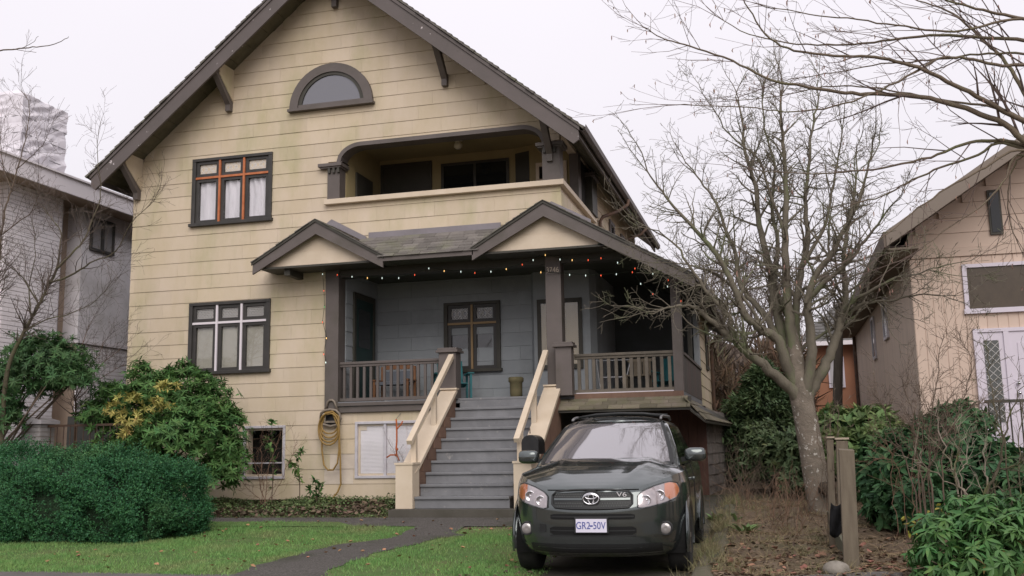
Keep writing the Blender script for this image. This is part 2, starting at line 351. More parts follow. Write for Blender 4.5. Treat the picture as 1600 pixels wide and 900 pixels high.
# siding panels: overlapping courses of staggered panels, each its own piece
full_cache = {}
def panel_piece(xs_, lows, ups, z0, z1):
    """xs_ with lower and upper bounds; proud wedge like a lapped shingle (bottom proud)."""
    def yy(z): t = (z - z0) / (z1 - z0); return YF - 0.004 - 0.011 * (1 - t)
    m = MB(); k = len(xs_)
    for x, a, b in zip(xs_, lows, ups): m.v += [(x, yy(a), a), (x, yy(b), b), (x, YF + 0.024, a), (x, YF + 0.024, b)]
    for i in range(k - 1):
        p, q = 4 * i, 4 * i + 4
        m.f += [(p, p + 1, q + 1, q), (p, q, q + 2, p + 2), (p + 1, p + 3, q + 3, q + 1)]
    m.f += [(0, 2, 3, 1), (4 * k - 4, 4 * k - 3, 4 * k - 1, 4 * k - 2)]
    return m
pieces = []
row = 0; z0 = 0.46
PL = 0.617
while z0 < 11.3:
    z1 = z0 + COURSE
    x = XL - [0.05, 0.36, 0.21, 0.5][row % 4] - random.uniform(0, 0.06)
    while x < XR:
        a, b = max(x, XL), min(x + PL - 0.002, XR)
        x += PL
        if b - a < 0.02: continue
        rects = [(a, b, z0, z1 - 0.003)]
        ex = [(c[0] + 0.03, c[1] - 0.03, c[2] + 0.03, c[3] - 0.03) for c in WIN.values()] + [(-8.66, -3.7, 2.12, 5.02), (-6.2, -3.7, 0, 2.2), (-8.66, -3.7, 6.33, 7.19)]
        for e in ex:
            out = []
            for r in rects:
                if r[1] <= e[0] or r[0] >= e[1] or r[3] <= e[2] or r[2] >= e[3]: out.append(r); continue
                if r[0] < e[0]: out.append((r[0], e[0], r[2], r[3]))
                if r[1] > e[1]: out.append((e[1], r[1], r[2], r[3]))
                c0, c1 = max(r[0], e[0]), min(r[1], e[1])
                if r[2] < e[2]: out.append((c0, c1, r[2], e[2]))
                if r[3] > e[3]: out.append((c0, c1, e[3], r[3]))
            rects = out
        for r in rects:
            if r[1] - r[0] < 0.025 or r[3] - r[2] < 0.02: continue
            bp = {r[0], r[1]}
            for t in np.linspace(-8.38, -7.92, 9).tolist() + np.linspace(-4.55, -4.13, 7).tolist() + [XC]:
                if r[0] < t < r[1]: bp.add(t)
            for zz in (r[2], r[3]):                          # where the roof line crosses the course
                for sgn in (-1, 1):
                    t = XC + sgn * (11.62 - 0.12 - zz) / 0.83
                    if r[0] < t < r[1]: bp.add(t)
            xs_ = sorted(bp)
            inarch = r[2] > 7.1 and (r[0] + r[1]) / 2 > -8.66
            lows = [max(r[2], (arch(min(max(t, -8.38), -4.13)) if -8.4 < t < -4.12 else 7.19) + 0.06 if inarch else r[2]) for t in xs_]
            ups = [min(r[3], ztop(t) - 0.12) for t in xs_]
            keep = [i for i in range(len(xs_)) if ups[i] - lows[i] > 1e-4]
            if len(keep) < 2: continue
            lows = [min(l, u) for l, u in zip(lows, ups)]
            i0, i1 = max(0, keep[0] - 1), min(len(xs_), keep[-1] + 2)
            xs2, l2, u2 = xs_[i0:i1], lows[i0:i1], ups[i0:i1]
            area = sum((xs2[i + 1] - xs2[i]) * (u2[i] - l2[i] + u2[i + 1] - l2[i + 1]) / 2 for i in range(len(xs2) - 1))
            isfull = len(xs2) == 2 and abs(l2[0] - z0) < 1e-6 and abs(u2[0] - (z1 - 0.003)) < 1e-6 and abs(u2[1] - u2[0]) < 1e-6 and abs(r[1] - r[0] - PL + 0.002) < 1e-5
            pieces.append((area, xs2, l2, u2, z0, z1, isfull))
    z0 = z1; row += 1
pieces.sort(key=lambda t: -t[0])
rest = MB(); full_me = None
for i, (area, xs2, l2, u2, a0, a1, isfull) in enumerate(pieces):
    if i >= 300 or area < 0.02:
        m = panel_piece(xs2, l2, u2, a0, a1); rest.add(m.v, m.f); continue
    pale = 0.6 < a0 < 1.6 and -9.0 < xs2[0] < -8.4 and 0.7 < a0 < 1.3
    if isfull and not pale:
        if full_me is None:
            m = panel_piece([0, PL - 0.002], [0, 0], [COURSE - 0.003] * 2, 0, COURSE)
            m.v = [(p[0], p[1] - YF, p[2]) for p in m.v]; full_me = m.mesh('siding_panel'); full_me.materials.append(M['cream'])
        obj('siding_panel', full_me, front, loc=(xs2[0], YF + random.uniform(-0.0015, 0.0015), a0))
    else:
        panel_piece(xs2, l2, u2, a0, a1).build('siding_panel', M['cream_pale'] if pale else M['cream'], front)
rest.build('siding_offcuts', M['cream'], front, kind='stuff')

# cores so that nothing is seen through
c = MB()
c.box(XL + 0.03, -8.44, 18.62, YB, 0.35, 7.0); c.box(-8.44, -6.2, 18.62, YB, 0.35, 2.1)
c.box(-8.44, XR - 0.03, 20.32, YB, 2.1, 7.55); c.box(-6.2, -1.66, 20.75, 25.7, 0.2, 2.1); c.box(XR - 0.03, -1.66, 22.62, 25.7, 2.1, 4.3)
c.prism([(XC - 4.1, 7.9), (XC + 4.1, 7.9), (XC, 11.3)], 18.45, YB, 'xz'); c.box(-8.44, XR - 0.25, 20.32, YB, 7.5, 7.95); c.box(XL + 0.4, -8.44, 18.62, YB, 6.9, 7.6)
c.box(XL + 0.03, -8.44, 18.42, 18.62, 4.7, 5.9); c.box(XL + 0.03, -8.44, 18.42, 18.62, 2.0, 2.9)
c.build('inner_core', M['dark_in'], house)
MB().box(XL + 0.015, -6.1, 18.27, 18.5, 0.05, 0.46).build('foundation', M['concrete'], house)

# right side wall of the upper storey, with its own panels
s = MB(); s.box(XR - 0.2, XR - 0.025, 18.42, 21.7, 5.0, 6.33); s.box(XR - 0.2, XR - 0.025, 21.7, YB, 4.2, 7.6)
s.box(XR - 0.2, XR - 0.025, 18.42, 21.6, 7.5, 7.75)
side = s.build('side_wall', M['cream_trim'], house)
pm = {}
zz = 5.0745
r_ = 0
while zz < 7.5:
    y = 18.2 - (0.3 if r_ % 2 else 0)
    while y < YB:
        a, b = max(18.2, y), min(y + 1.23, YB); y += 1.234
        if b <= 21.7 and zz + COURSE > 6.4: continue
        if zz + COURSE > 6.4 and a < 21.7: a = 21.7
        z_t = min(zz + COURSE - 0.003, 6.33 if b <= 21.75 else 9)
        m = MB(); m.prism([(XR - 0.03, zz), (XR + 0.017, zz), (XR + 0.004, z_t), (XR - 0.03, z_t)], a, b - 0.004, 'xz').build('siding_panel', M['cream'], side)
    zz += COURSE; r_ += 1
for (ya, yb, za, zb) in ((23.8, 24.5, 5.6, 6.9), (25.6, 26.3, 5.6, 6.9), (27.2, 27.9, 5.6, 6.8)):
    f = MB(); f.box(XR - 0.1, XR + 0.06, ya, yb, za, za + 0.08); f.box(XR - 0.1, XR + 0.06, ya, yb, zb - 0.1, zb); f.box(XR - 0.1, XR + 0.058, ya, ya + 0.1, za + 0.08, zb - 0.1); f.box(XR - 0.1, XR + 0.058, yb - 0.1, yb, za + 0.08, zb - 0.1)
    f = f.build('window', M['trim'], house)
    MB().box(XR - 0.08, XR + 0.03, ya + 0.1, yb - 0.1, za + 0.08, zb - 0.1).build('pane', M['glass_dark'], f)

# ---- roof
roof = MB()
for sg in (-1, 1):
    e = XC + sg * 5.22
    roof.prism([(XC, 11.58), (e, ztop(e) - 0.04), (e, ztop(e) - 0.13), (XC, 11.49)], 17.5, 29.4, 'xz')
roof = roof.build('roof', M['soffit'], house)
sh = MB()
for sg in (-1, 1):
    L_ = 5.32; nC = 46
    dx, dz = sg / math.hypot(1, .83), -.83 / math.hypot(1, .83)
    tot = L_ * math.hypot(1, .83)
    for k in range(nC):
        a, b = tot * k / nC - 0.03, tot * (k + 1) / nC + 0.015
        yj = random.uniform(-0.02, 0.015)
        nx, nz_ = sg * .83 / math.hypot(1, .83), 1 / math.hypot(1, .83)
        pa, pb = (XC + dx * a, 11.595 + dz * a), (XC + dx * b, 11.595 + dz * b)
        sh.prism([pa, pb, (pb[0] + nx * 0.05, pb[1] + nz_ * 0.05), (pa[0] + nx * 0.024, pa[1] + nz_ * 0.024)], 17.40 + yj, 29.45, 'xz')
sh.build('shingle_courses', M['shingle'], roof)
for sg in (-1, 1):
    for k in range(5):                                       # sheathing boards seen under the eaves
        a, b = 4.66 + 0.115 * k, 4.66 + 0.115 * k + 0.108
        pa, pb = XC + sg * a, XC + sg * b
        MB().prism([(pa, ztop(pa) - 0.131), (pb, ztop(pb) - 0.131), (pb, ztop(pb) - 0.15), (pa, ztop(pa) - 0.15)], 17.55, 29.35, 'xz').build('soffit_board', M['soffit'], roof)
    for k in range(13):                                      # sheathing under the front overhang of the gable
        a, b = 0.1 + 0.36 * k, 0.1 + 0.36 * k + 0.35
        pa, pb = XC + sg * a, XC + sg * b
        MB().prism([(pa, ztop(pa) - 0.131), (pb, ztop(pb) - 0.131), (pb, ztop(pb) - 0.15), (pa, ztop(pa) - 0.15)], 17.52, 18.19, 'xz').build('soffit_board', M['soffit'], roof)
    e = XC + sg * 5.24
    x_in = XC
    rk = MB().prism([(XC, 11.56), (e, ztop(e) - 0.055), (e, ztop(e) - 0.29), (e - sg * 0.10, ztop(e) - 0.36), (XC, 11.15)], 17.45, 17.5, 'xz').build('rake_board', M['rake'], house)
    MB().prism([(XC, 11.575), (e + sg * .02, ztop(e) - 0.05), (e + sg * .02, ztop(e) - 0.12), (XC, 11.495)], 17.425, 17.452, 'xz').build('rake_moulding', M['rake'], rk)
    # gutter at the eave
    g = MB(); gx = XC + sg * 5.3; gzz = 7.2
    ys_ = (17.5, 29.4)
    prof = [(gx - sg * .07, gzz + .06), (gx - sg * .05, gzz - .03), (gx, gzz - .06), (gx + sg * .06, gzz - .02), (gx + sg * .075, gzz + .07), (gx + sg * .065, gzz + .07), (gx + sg * .05, gzz - .01), (gx, gzz - .045), (gx - sg * .04, gzz - .02), (gx - sg * .06, gzz + .06)]
    g.prism(prof, *ys_, 'xz').build('gutter', M['rust'] if sg < 0 else M['trim'], house)
    MB().box(*sorted((XC + sg * 5.18, XC + sg * 5.225)), 17.52, 29.4, 7.08, 7.27).build('eave_fascia', M['trim'], house)
dn = [(-3.15, 22.9, 7.13), (-3.18, 22.9, 7.0), (-3.4, 22.6, 6.78), (-3.68, 22.3, 6.62), (-3.74, 22.25, 6.5), (-3.74, 22.25, 5.2)]
MB().tube(dn, 0.04, 8).build('downspout', M['rust'], house, smooth_=True)
MB().tube([(-3.15, 26.2, 7.13), (-3.3, 26.1, 6.95), (-3.72, 25.8, 6.75), (-3.74, 25.8, 5.2)], 0.04, 8).build('downspout', M['rust'], house, smooth_=True)

# ---- knee braces under the rake
for bx_, infill in ((XC, 0), (-10.95, 1), (-6.1, 0), (-13.12, 1), (-3.98, 0)):
    zr = ztop(bx_) - 0.30
    if bx_ < -13: zr = 7.55
    if bx_ > -4: zr = 7.55
    zb = zr - 0.60
    hw = 0.055
    b = MB()
    b.box(bx_ - hw, bx_ + hw, 17.53, 18.2, zr - 0.02, zr + 0.10)                 # lookout beam
    b.box(bx_ - hw, bx_ + hw, 18.07, 18.2, zb - 0.14, zb + 0.12)                 # wall block
    b.prism([(17.50, zr + 0.03), (17.50, zr - 0.11), (17.54, zr - 0.13), (18.09, zb - 0.02), (18.09, zb + 0.13), (17.62, zr + 0.03)], bx_ - hw - 0.004, bx_ + hw + 0.004, 'yz')
    b = b.build('knee_brace', M['trim'], house)
    if infill:
        MB().prism([(17.62, zr + 0.18), (18.19, zr + 0.18), (18.19, zb + 0.06), (17.60, zr - 0.08)], bx_ + hw - 0.045, bx_ + hw + 0.02, 'yz').build('brace_cheek', M['cream'], b)

# ---- half-round attic window
cx, cz, ro = -8.59, 8.46, 0.93
def half_ring(r0, r1, y0, y1, zbase, n=24, squash=0.98):
    m = MB()
    for k in range(n + 1):
        t = math.pi * k / n
        for r in (r0, r1):
            for y in (y0, y1): m.v.append((cx + r * math.cos(t), y, zbase + r * math.sin(t) * squash))
    for k in range(n):
        p, q = 4 * k, 4 * k + 4
        m.f += [(p, q, q + 2, p + 2), (p + 1, p + 3, q + 3, q + 1), (p, p + 1, q + 1, q), (p + 2, q + 2, q + 3, p + 3)]
    m.f += [(0, 2, 3, 1), (4 * n, 4 * n + 1, 4 * n + 3, 4 * n + 2)]
    return m
aw = half_ring(0.745, ro, 18.10, 18.2, cz - 0.02).build('attic_window', M['trim'], house)
half_ring(0.66, 0.74, 18.125, 18.2, cz).build('sash', M['trim_dark'], aw)
MB().box(cx - ro - 0.03, cx + ro + 0.03, 18.06, 18.2, cz - 0.075, cz - 0.022).build('sill', M['trim'], aw)
MB().box(cx - 0.74, cx + 0.74, 18.12, 18.2, cz - 0.02, cz + 0.06).build('bottom_rail', M['trim'], aw)
MB().prism([(cx + 0.67 * math.cos(math.pi * k / 24), cz + 0.05 + 0.66 * math.sin(math.pi * k / 24)) for k in range(25)], 18.15, 18.17, 'xz').build('pane', mat('attic_glass', (0.20, 0.20, 0.215), 0.04, metal=0.5, spec=0.6), aw)

# ---- windows
def lattice(mb, x0, x1, z0, z1, y, pitch, w_=0.011):
    h = z1 - z0; k = x0 - h
    while k < x1:
        for sg in (1, -1):
            pts = []
            for t in np.linspace(0, 1, 2):
                pass
            # line x = k + s  (s in 0..h), z = z0 + s or z1 - s, clipped in x
            s0, s1 = max(0, x0 - k), min(h, x1 - k)
            if s1 - s0 > 0.02:
                za, zb = (z0 + s0, z0 + s1) if sg > 0 else (z1 - s0, z1 - s1)
                mb.beam((k + s0, y, za), (k + s1, y, zb), w_, 0.006, (0, 1, 0))
        k += pitch
def rings(mb, x0, x1, z0, z1, y, n):
    w_ = (x1 - x0) / n
    for i in range(n):
        cx_ = x0 + (i + .5) * w_
        for rr in (0.5, 0.28):
            pts = [(cx_ + w_ * rr * math.cos(t), y, (z0 + z1) / 2 + (z1 - z0) * 0.46 * rr * 2 * math.sin(t)) for t in np.linspace(0, 2 * math.pi, 11)]
            mb.tube(pts, 0.006, 3, False)
def casement(name, x0, x1, z0, z1, yf, cols, mull, fill, leads, frame, parent, top_frac=0.27, outer=0.085):
    """Grid window: transom lights on top, casements below; the frame stands proud of the wall."""
    f = MB()
    f.box(x0, x1, yf - 0.055, yf + 0.14, z1 - outer * 0.75, z1); f.box(x0 - 0.03, x1 + 0.03, yf - 0.10, yf + 0.12, z0 - 0.01, z0 + 0.055)
    f.box(x0, x0 + outer, yf - 0.052, yf + 0.14, z0 + 0.055, z1 - outer * 0.75); f.box(x1 - outer, x1, yf - 0.052, yf + 0.14, z0 + 0.055, z1 - outer * 0.75)
    win = f.build(name, frame, parent, bevel=0.006)
    ix0, ix1, iz0, iz1 = x0 + outer, x1 - outer, z0 + 0.055, z1 - outer * 0.75
    cw = (ix1 - ix0) / cols; zt = iz1 - (iz1 - iz0) * top_frac; mw = 0.045
    for i in range(1, cols):
        MB().box(ix0 + cw * i - mw / 2, ix0 + cw * i + mw / 2, yf - 0.045, yf + 0.08, iz0, iz1).build('mullion', mull, win)
    MB().box(ix0, ix1, yf - 0.04, yf + 0.075, zt - mw / 2, zt + mw / 2).build('transom_bar', mull, win)
    for i in range(cols):
        a, b = ix0 + cw * i + (mw / 2 if i else 0), ix0 + cw * (i + 1) - (mw / 2 if i < cols - 1 else 0)
        for zz0, zz1, top in ((iz0, zt - mw / 2, False), (zt + mw / 2, iz1, True)):
            s = MB(); t = 0.072
            s.box(a, b, yf - 0.015, yf + 0.06, zz1 - t * .85, zz1); s.box(a, b, yf - 0.015, yf + 0.06, zz0, zz0 + t)
            s.box(a, a + t, yf - 0.013, yf + 0.058, zz0 + t, zz1 - t * .85); s.box(b - t, b, yf - 0.013, yf + 0.058, zz0 + t, zz1 - t * .85)
            s.build('sash', M['black_frame'], win)
            MB().box(a + t, b - t, yf + 0.03, yf + 0.036, zz0 + t, zz1 - t * .85).build('pane', M['glass'], win)
            if top and leads:
                l = MB()
                if leads == 'diamond': lattice(l, a + t, b - t, zz0 + t, zz1 - t * .85, yf + 0.024, 0.068)
                else: rings(l, a + t, b - t, zz0 + t, zz1 - t * .85, yf + 0.024, 3); lattice(l, a + t, b - t, zz0 + t, zz1 - t * .85, yf + 0.025, 0.12, 0.008)
                l.build('leading', M['lead'], win)
            elif fill == 'blind':
                l = MB(); z = zz0 + t - 0.02
                while z < zz1 - t:
                    l.add([(a + t - .02, yf + 0.045, z), (b - t + .02, yf + 0.045, z), (b - t + .02, yf + 0.056, z + 0.022), (a + t - .02, yf + 0.056, z + 0.022)], [(0, 1, 2, 3)]); z += 0.0235
                l.build('blind', M['blind'], win)
            if fill == 'curtain' and not top:
                rows = []
                for z in np.linspace(zz0 + t - 0.02, zz1 - t * .7, 14):
                    fr = (z - zz0) / (zz1 - zz0)
                    rows.append([(x, yf + 0.068 + 0.018 * math.sin(x * (26 + 9 * i) + 3 * i + 2.4 * fr + math.sin(5 * fr + i)) * (0.4 + 0.9 * fr), z) for x in np.linspace(a + t - 0.02, b - t + 0.02, 22)])
                MB().grid(rows).build('curtain', M['curtain'], win, smooth_=True)
            if fill == 'shade' and not top:
                MB().box(a + t - .02, b - t + .02, yf + 0.05, yf + 0.054, zz0 + t - .02, zz1).build('roller_shade', M['blind'], win)
            if top: MB().box(a + t - .01, b - t + .01, yf + 0.05, yf + 0.055, zz0, zz1).build('backing_shade', M['lead_back'], win)
    return win
casement('window', *WIN['upper'], YF, 3, M['orange_mull'], 'curtain', 'rings', M['black_frame'], house)
casement('window', *WIN['lower'], YF, 3, M['white_mull'], 'blind', 'diamond', M['black_frame'], house)

def slider(x0, x1, z0, z1, yf, mull_x, dark, parent):
    f = MB(); t = 0.05
    f.box(x0, x1, yf - 0.04, yf + 0.13, z1 - t, z1); f.box(x0, x1, yf - 0.045, yf + 0.13, z0, z0 + t); f.box(x0, x0 + t, yf - 0.038, yf + 0.13, z0 + t, z1 - t); f.box(x1 - t, x1, yf - 0.038, yf + 0.13, z0 + t, z1 - t)
    win = f.build('basement_window', M['alu'], parent, bevel=0.004)
    if dark:
        MB().box(x0 + t, x1 - t, yf - 0.02, yf + 0.05, z0 + 0.3, z0 + 0.325).build('bar', M['alu'], win)
    else:
        MB().box(mull_x - 0.025, mull_x + 0.025, yf - 0.02, yf + 0.06, z0 + t, z1 - t).build('mullion', M['alu'], win)
    MB().box(x0 + t, x1 - t, yf + 0.02, yf + 0.026, z0 + t, z1 - t).build('pane', M['glass'], win)
    if not dark:
        l = MB(); z = z0 + t
        while z < z1 - t:
            l.add([(x0 + t, yf + 0.04, z), (x1 - t, yf + 0.04, z), (x1 - t, yf + 0.05, z + 0.0245), (x0 + t, yf + 0.05, z + 0.0245)], [(0, 1, 2, 3)]); z += 0.0255
        l.build('blind', M['blind_white'], win)
        MB().box(x0 + 0.06, x0 + 0.22, yf + 0.030, yf + 0.036, z1 - 0.17, z1 - 0.07).build('notice_card', M['cream_trim'], win)
slider(*WIN['slider'], YF, -7.40, False, house)
slider(*WIN['dark'], YF, -10, True, house)

# ---- balcony
ya = 20.22
bw = MB(); bw.box(-8.37, XR - 0.05, ya, ya + 0.1, 5.05, 7.9)
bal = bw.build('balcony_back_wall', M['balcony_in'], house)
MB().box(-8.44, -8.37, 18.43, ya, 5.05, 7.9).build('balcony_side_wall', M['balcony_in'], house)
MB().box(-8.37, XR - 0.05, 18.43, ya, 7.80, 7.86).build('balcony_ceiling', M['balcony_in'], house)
MB().box(-8.37, XR - 0.05, 18.43, ya, 5.02, 5.1).build('balcony_floor', M['stair'], house)
for (x0, x1, z0, z1, fr) in ((-8.33, -7.12, 5.1, 7.70, 0), (-6.90, -5.35, 5.1, 7.60, 1)):
    d = MB(); t = 0.06
    d.box(x0, x1, ya - 0.04, ya, z1 - t, z1); d.box(x0, x0 + t, ya - 0.038, ya, z0, z1 - t); d.box(x1 - t, x1, ya - 0.038, ya, z0, z1 - t)
    if fr: d.box((x0 + x1) / 2 - .03, (x0 + x1) / 2 + .03, ya - 0.036, ya, z0, z1 - t)
    d = d.build('balcony_door', M['trim_dark'], house)
    MB().box(x0 + t, x1 - t, ya - 0.02, ya - 0.002, z0, z1 - t).build('pane', M['glass_dark'] if fr else M['trim_dark'], d)
MB().box(-8.375, -8.33, 18.9, 19.75, 5.1, 7.2).build('side_door', M['trim_dark'], house)
# canted bay at the right of the balcony
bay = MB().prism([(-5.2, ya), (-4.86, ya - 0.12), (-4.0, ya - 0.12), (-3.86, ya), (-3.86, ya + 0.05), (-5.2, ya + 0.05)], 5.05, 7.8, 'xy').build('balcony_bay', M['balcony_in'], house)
MB().prism([(-5.21, ya - .01), (-4.875, ya - 0.13), (-4.87, ya - 0.10), (-5.2, ya + .01)], 5.1, 7.68, 'xy').build('bay_corner_panel', M['trim_dark'], bay)
bwf = MB(); bwf.box(-4.72, -4.05, ya - 0.17, ya - 0.125, 7.30, 7.38); bwf.box(-4.72, -4.05, ya - 0.17, ya - 0.125, 6.98, 7.02); bwf.box(-4.72, -4.65, ya - 0.168, ya - 0.125, 5.9, 7.30); bwf.box(-4.12, -4.05, ya - 0.168, ya - 0.125, 5.9, 7.30)
bwf = bwf.build('bay_window_frame', M['cream_trim'], bay)
MB().box(-4.65, -4.12, ya - 0.14, ya - 0.126, 5.9, 7.3).build('pane', M['glass_dark'], bwf)
# arch trim, pilasters, ledge
tr = MB(); pts = [(-8.385, 7.19)] + [(x, arch(x)) for x in np.linspace(-8.38, -7.92, 12)] + [(x, arch(x)) for x in np.linspace(-7.6, -4.55, 6)] + [(x, arch(x)) for x in np.linspace(-4.5, -4.135, 8)]
for i, (x, z) in enumerate(pts):
    a = pts[max(0, i - 1)]; b = pts[min(len(pts) - 1, i + 1)]; d = Vector((b[0] - a[0], b[1] - a[1])).normalized(); nx, nz_ = -d.y, d.x
    tr.v += [(x, 18.14, z), (x + nx * 0.085, 18.14, z + nz_ * 0.085), (x + nx * 0.085, 18.47, z + nz_ * 0.085), (x, 18.47, z)]
for i in range(len(pts) - 1):
    for k in range(4): tr.f.append((4 * i + k, 4 * i + (k + 1) % 4, 4 * i + 4 + (k + 1) % 4, 4 * i + 4 + k))
tr.build('arch_trim', M['trim'], house)
for x0, x1, capl, capr in ((-8.65, -8.38, -8.83, -8.31), (-4.14, -3.79, -4.25, -3.70)):
    p = MB().box(x0, x1, 18.135, 18.45, 6.44, 7.12).build('pilaster', M['trim'], house, bevel=0.006)
    q = MB(); q.box(capl, capr, 18.05, 18.47, 7.12, 7.19); q.box(capl + 0.03, capr - 0.03, 18.08, 18.46, 7.09, 7.12)
    q.build('cap', M['trim'], p, bevel=0.006)
    for k in range(3): MB().box(x0 + 0.03 + k * 0.1, x0 + 0.08 + k * 0.1, 18.085, 18.135, 6.99, 7.09).build('dentil', M['trim_dark'], p)
p = MB().box(-3.98, -3.79, 20.0, 20.3, 6.44, 7.6).build('pilaster', M['trim'], house)
MB().box(-4.02, -3.68, 21.0, 21.62, 6.44, 7.25).build('pilaster', M['trim_dark'], house)
MB().box(-4.05, -3.62, 20.95, 21.66, 7.25, 7.33).build('pilaster_cap', M['trim'], house)
MB().box(-8.70, -3.72, 18.08, 18.46, 6.335, 6.44).build('ledge_cap', M['cream_trim'], house, bevel=0.008)
MB().box(-4.02, -3.72, 18.462, 21.7, 6.335, 6.438).build('side_ledge_cap', M['cream_trim'], house, bevel=0.008)
lm = MB().lathe([(0.001, 7.80), (0.1, 7.80), (0.1, 7.77), (0.06, 7.75), (0.06, 7.72), (0.085, 7.69), (0.085, 7.63), (0.05, 7.59), (0.001, 7.585)], (-6.18, 19.2, 0), 16)
lm.build('ceiling_lamp', mat('frosted_lamp', (0.55, 0.5, 0.4), 0.3), house, smooth_=True)
# ------------------------------------------------------------------ porch (still the house)
FZ = 2.33                                                    # porch floor level
yb = 20.12
# back wall with blue-grey panels
pw = MB().box(-8.40, -3.80, yb + 0.03, yb + 0.2, FZ, 5.0).build('porch_back_wall', M['porch_wall'], house)
PW = (-6.82, -5.57, 2.98, 4.47)
z0 = FZ; r_ = 0
while z0 < 4.95:
    z1 = min(z0 + 0.289, 5.0); x = -8.37 - (0.4 if r_ % 2 else 0.1)
    while x < -3.85:
        a, b = max(-8.37, x), min(-3.85, x + 0.9); x += 0.904
        if a > PW[0] and b < PW[1] and z0 > PW[2] and z1 < PW[3]: continue
        if b - a > 0.04: MB().prism([(yb + 0.03, z0), (yb - 0.014, z0), (yb - 0.003, z1 - 0.003), (yb + 0.03, z1 - 0.003)], a, b, 'yz').build('siding_panel', M['porch_wall'], pw)
    z0 += 0.289; r_ += 1
sw = MB().box(-8.43, -8.375, 18.46, yb, FZ, 5.0).build('porch_side_wall', M['porch_wall'], house)
z0 = FZ
while z0 < 4.95:
    MB().prism([(-8.38, z0), (-8.357, z0), (-8.368, z0 + 0.286), (-8.38, z0 + 0.286)], 18.47, yb, 'xz').build('siding_panel', M['porch_wall'], sw); z0 += 0.289
d = MB(); d.box(-8.37, -8.32, 18.80, 18.9, FZ, 4.62); d.box(-8.37, -8.32, 19.80, 19.9, FZ, 4.62); d.box(-8.37, -8.32, 18.9, 19.8, 4.5, 4.62)
d = d.build('front_door', M['trim_dark'], house)
MB().box(-8.37, -8.34, 18.9, 19.8, FZ, 4.5).build('leaf', mat('dark_teal_door', (0.012, 0.035, 0.033), 0.5), d)
MB().box(-8.345, -8.335, 19.05, 19.65, 3.5, 4.3).build('pane', M['glass_dark'], d)
casement('window', *PW, yb - 0.02, 2, M['tan_mull'], 'shade', 'rings', M['trim_dark'], house, 0.29)
# bay with a tall shaded window at the corner of the porch
by = MB().prism([(-4.90, yb), (-4.80, yb - 0.22), (-3.62, yb - 0.22), (-3.52, yb), (-3.52, 22.5), (-4.9, 22.5)], FZ, 5.0, 'xy').build('porch_bay', M['porch_wall'], house)
f = MB(); x0, x1, z0, z1, yf = -4.72, -3.78, 2.95, 4.40, yb - 0.22
f.box(x0, x1, yf - 0.04, yf, z1 - 0.09, z1); f.box(x0, x1, yf - 0.06, yf, z0, z0 + 0.09); f.box(x0, x0 + 0.08, yf - 0.038, yf, z0 + 0.09, z1 - 0.09); f.box(x1 - 0.08, x1, yf - 0.038, yf, z0 + 0.09, z1 - 0.09)
f = f.build('bay_window', M['trim_dark'], house)
MB().box(x0 + 0.08, x1 - 0.08, yf - 0.012, yf - 0.004, z0 + 0.09, z1 - 0.09).build('roller_shade', M['shade_tan'], f)
MB().box(x0 + 0.08, x1 - 0.08, yf - 0.028, yf - 0.022, z0 + 0.09, z1 - 0.09).build('pane', M['glass'], f)
# recessed wall at the right end of the porch
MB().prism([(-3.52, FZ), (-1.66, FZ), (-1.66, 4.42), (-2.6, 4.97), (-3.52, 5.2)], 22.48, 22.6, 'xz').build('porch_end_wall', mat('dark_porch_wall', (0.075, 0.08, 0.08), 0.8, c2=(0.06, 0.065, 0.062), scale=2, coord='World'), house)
# floor and ceiling
MB().box(-8.36, -1.63, 18.12, 22.48, FZ - 0.09, FZ).build('porch_floor', M['stair'], house)
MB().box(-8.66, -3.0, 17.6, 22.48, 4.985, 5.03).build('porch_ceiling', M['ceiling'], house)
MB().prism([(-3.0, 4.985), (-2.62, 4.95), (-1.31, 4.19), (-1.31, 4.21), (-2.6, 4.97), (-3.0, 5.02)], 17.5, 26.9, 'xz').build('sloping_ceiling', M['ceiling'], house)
MB().box(-8.36, -6.20, 18.13, 18.4, 2.125, FZ - 0.091).build('floor_band', M['trim'], house)
MB().box(-8.36, -6.20, 18.09, 18.119, FZ - 0.08, FZ - 0.02).build('floor_nosing', M['trim'], house)
MB().box(-3.62, -1.63, 18.08, 18.119, FZ - 0.085, FZ + 0.01).build('floor_nosing', M['brown_side'], house)
# posts
MB().box(-8.655, -8.37, 18.12, 18.45, 2.12, 4.98).build('porch_post', M['trim'], house, bevel=0.008)
MB().box(-4.135, -3.835, 18.14, 18.45, FZ, 4.98).build('porch_post', M['trim'], house, bevel=0.008)
MB().box(-1.80, -1.625, 18.14, 18.36, FZ, 4.40).build('porch_post', M['trim'], house, bevel=0.008)
MB().box(-8.68, -2.65, 18.16, 18.42, 4.82, 4.984).build('porch_beam', M['trim_dark'], house)
for x0, x1, ya_, yb_ in ((-6.22, -5.88, 17.98, 18.3), (-3.92, -3.62, 17.88, 18.12)):
    p = MB().box(x0, x1, ya_, yb_, FZ - 0.02, 3.20).build('pedestal', M['trim'], house, bevel=0.006)
    q = MB(); q.box(x0 - 0.05, x1 + 0.05, ya_ - 0.05, yb_ + 0.05, 3.20, 3.245); q.box(x0 - 0.025, x1 + 0.025, ya_ - 0.025, yb_ + 0.025, 3.245, 3.29)
    q.build('cap', M['trim'], p, bevel=0.006)
# number plate on the middle post
npz = atY(864, 422, 18.135).z
pl = MB().box(-4.12, -3.85, 18.127, 18.139, npz - 0.085, npz + 0.085).build('number_plate', M['trim'], house)
me = text_mesh('3746', 0.145, M['number'], 0.004, 0.86)
obj('numerals', me, pl, loc=(-3.985, 18.122, npz))
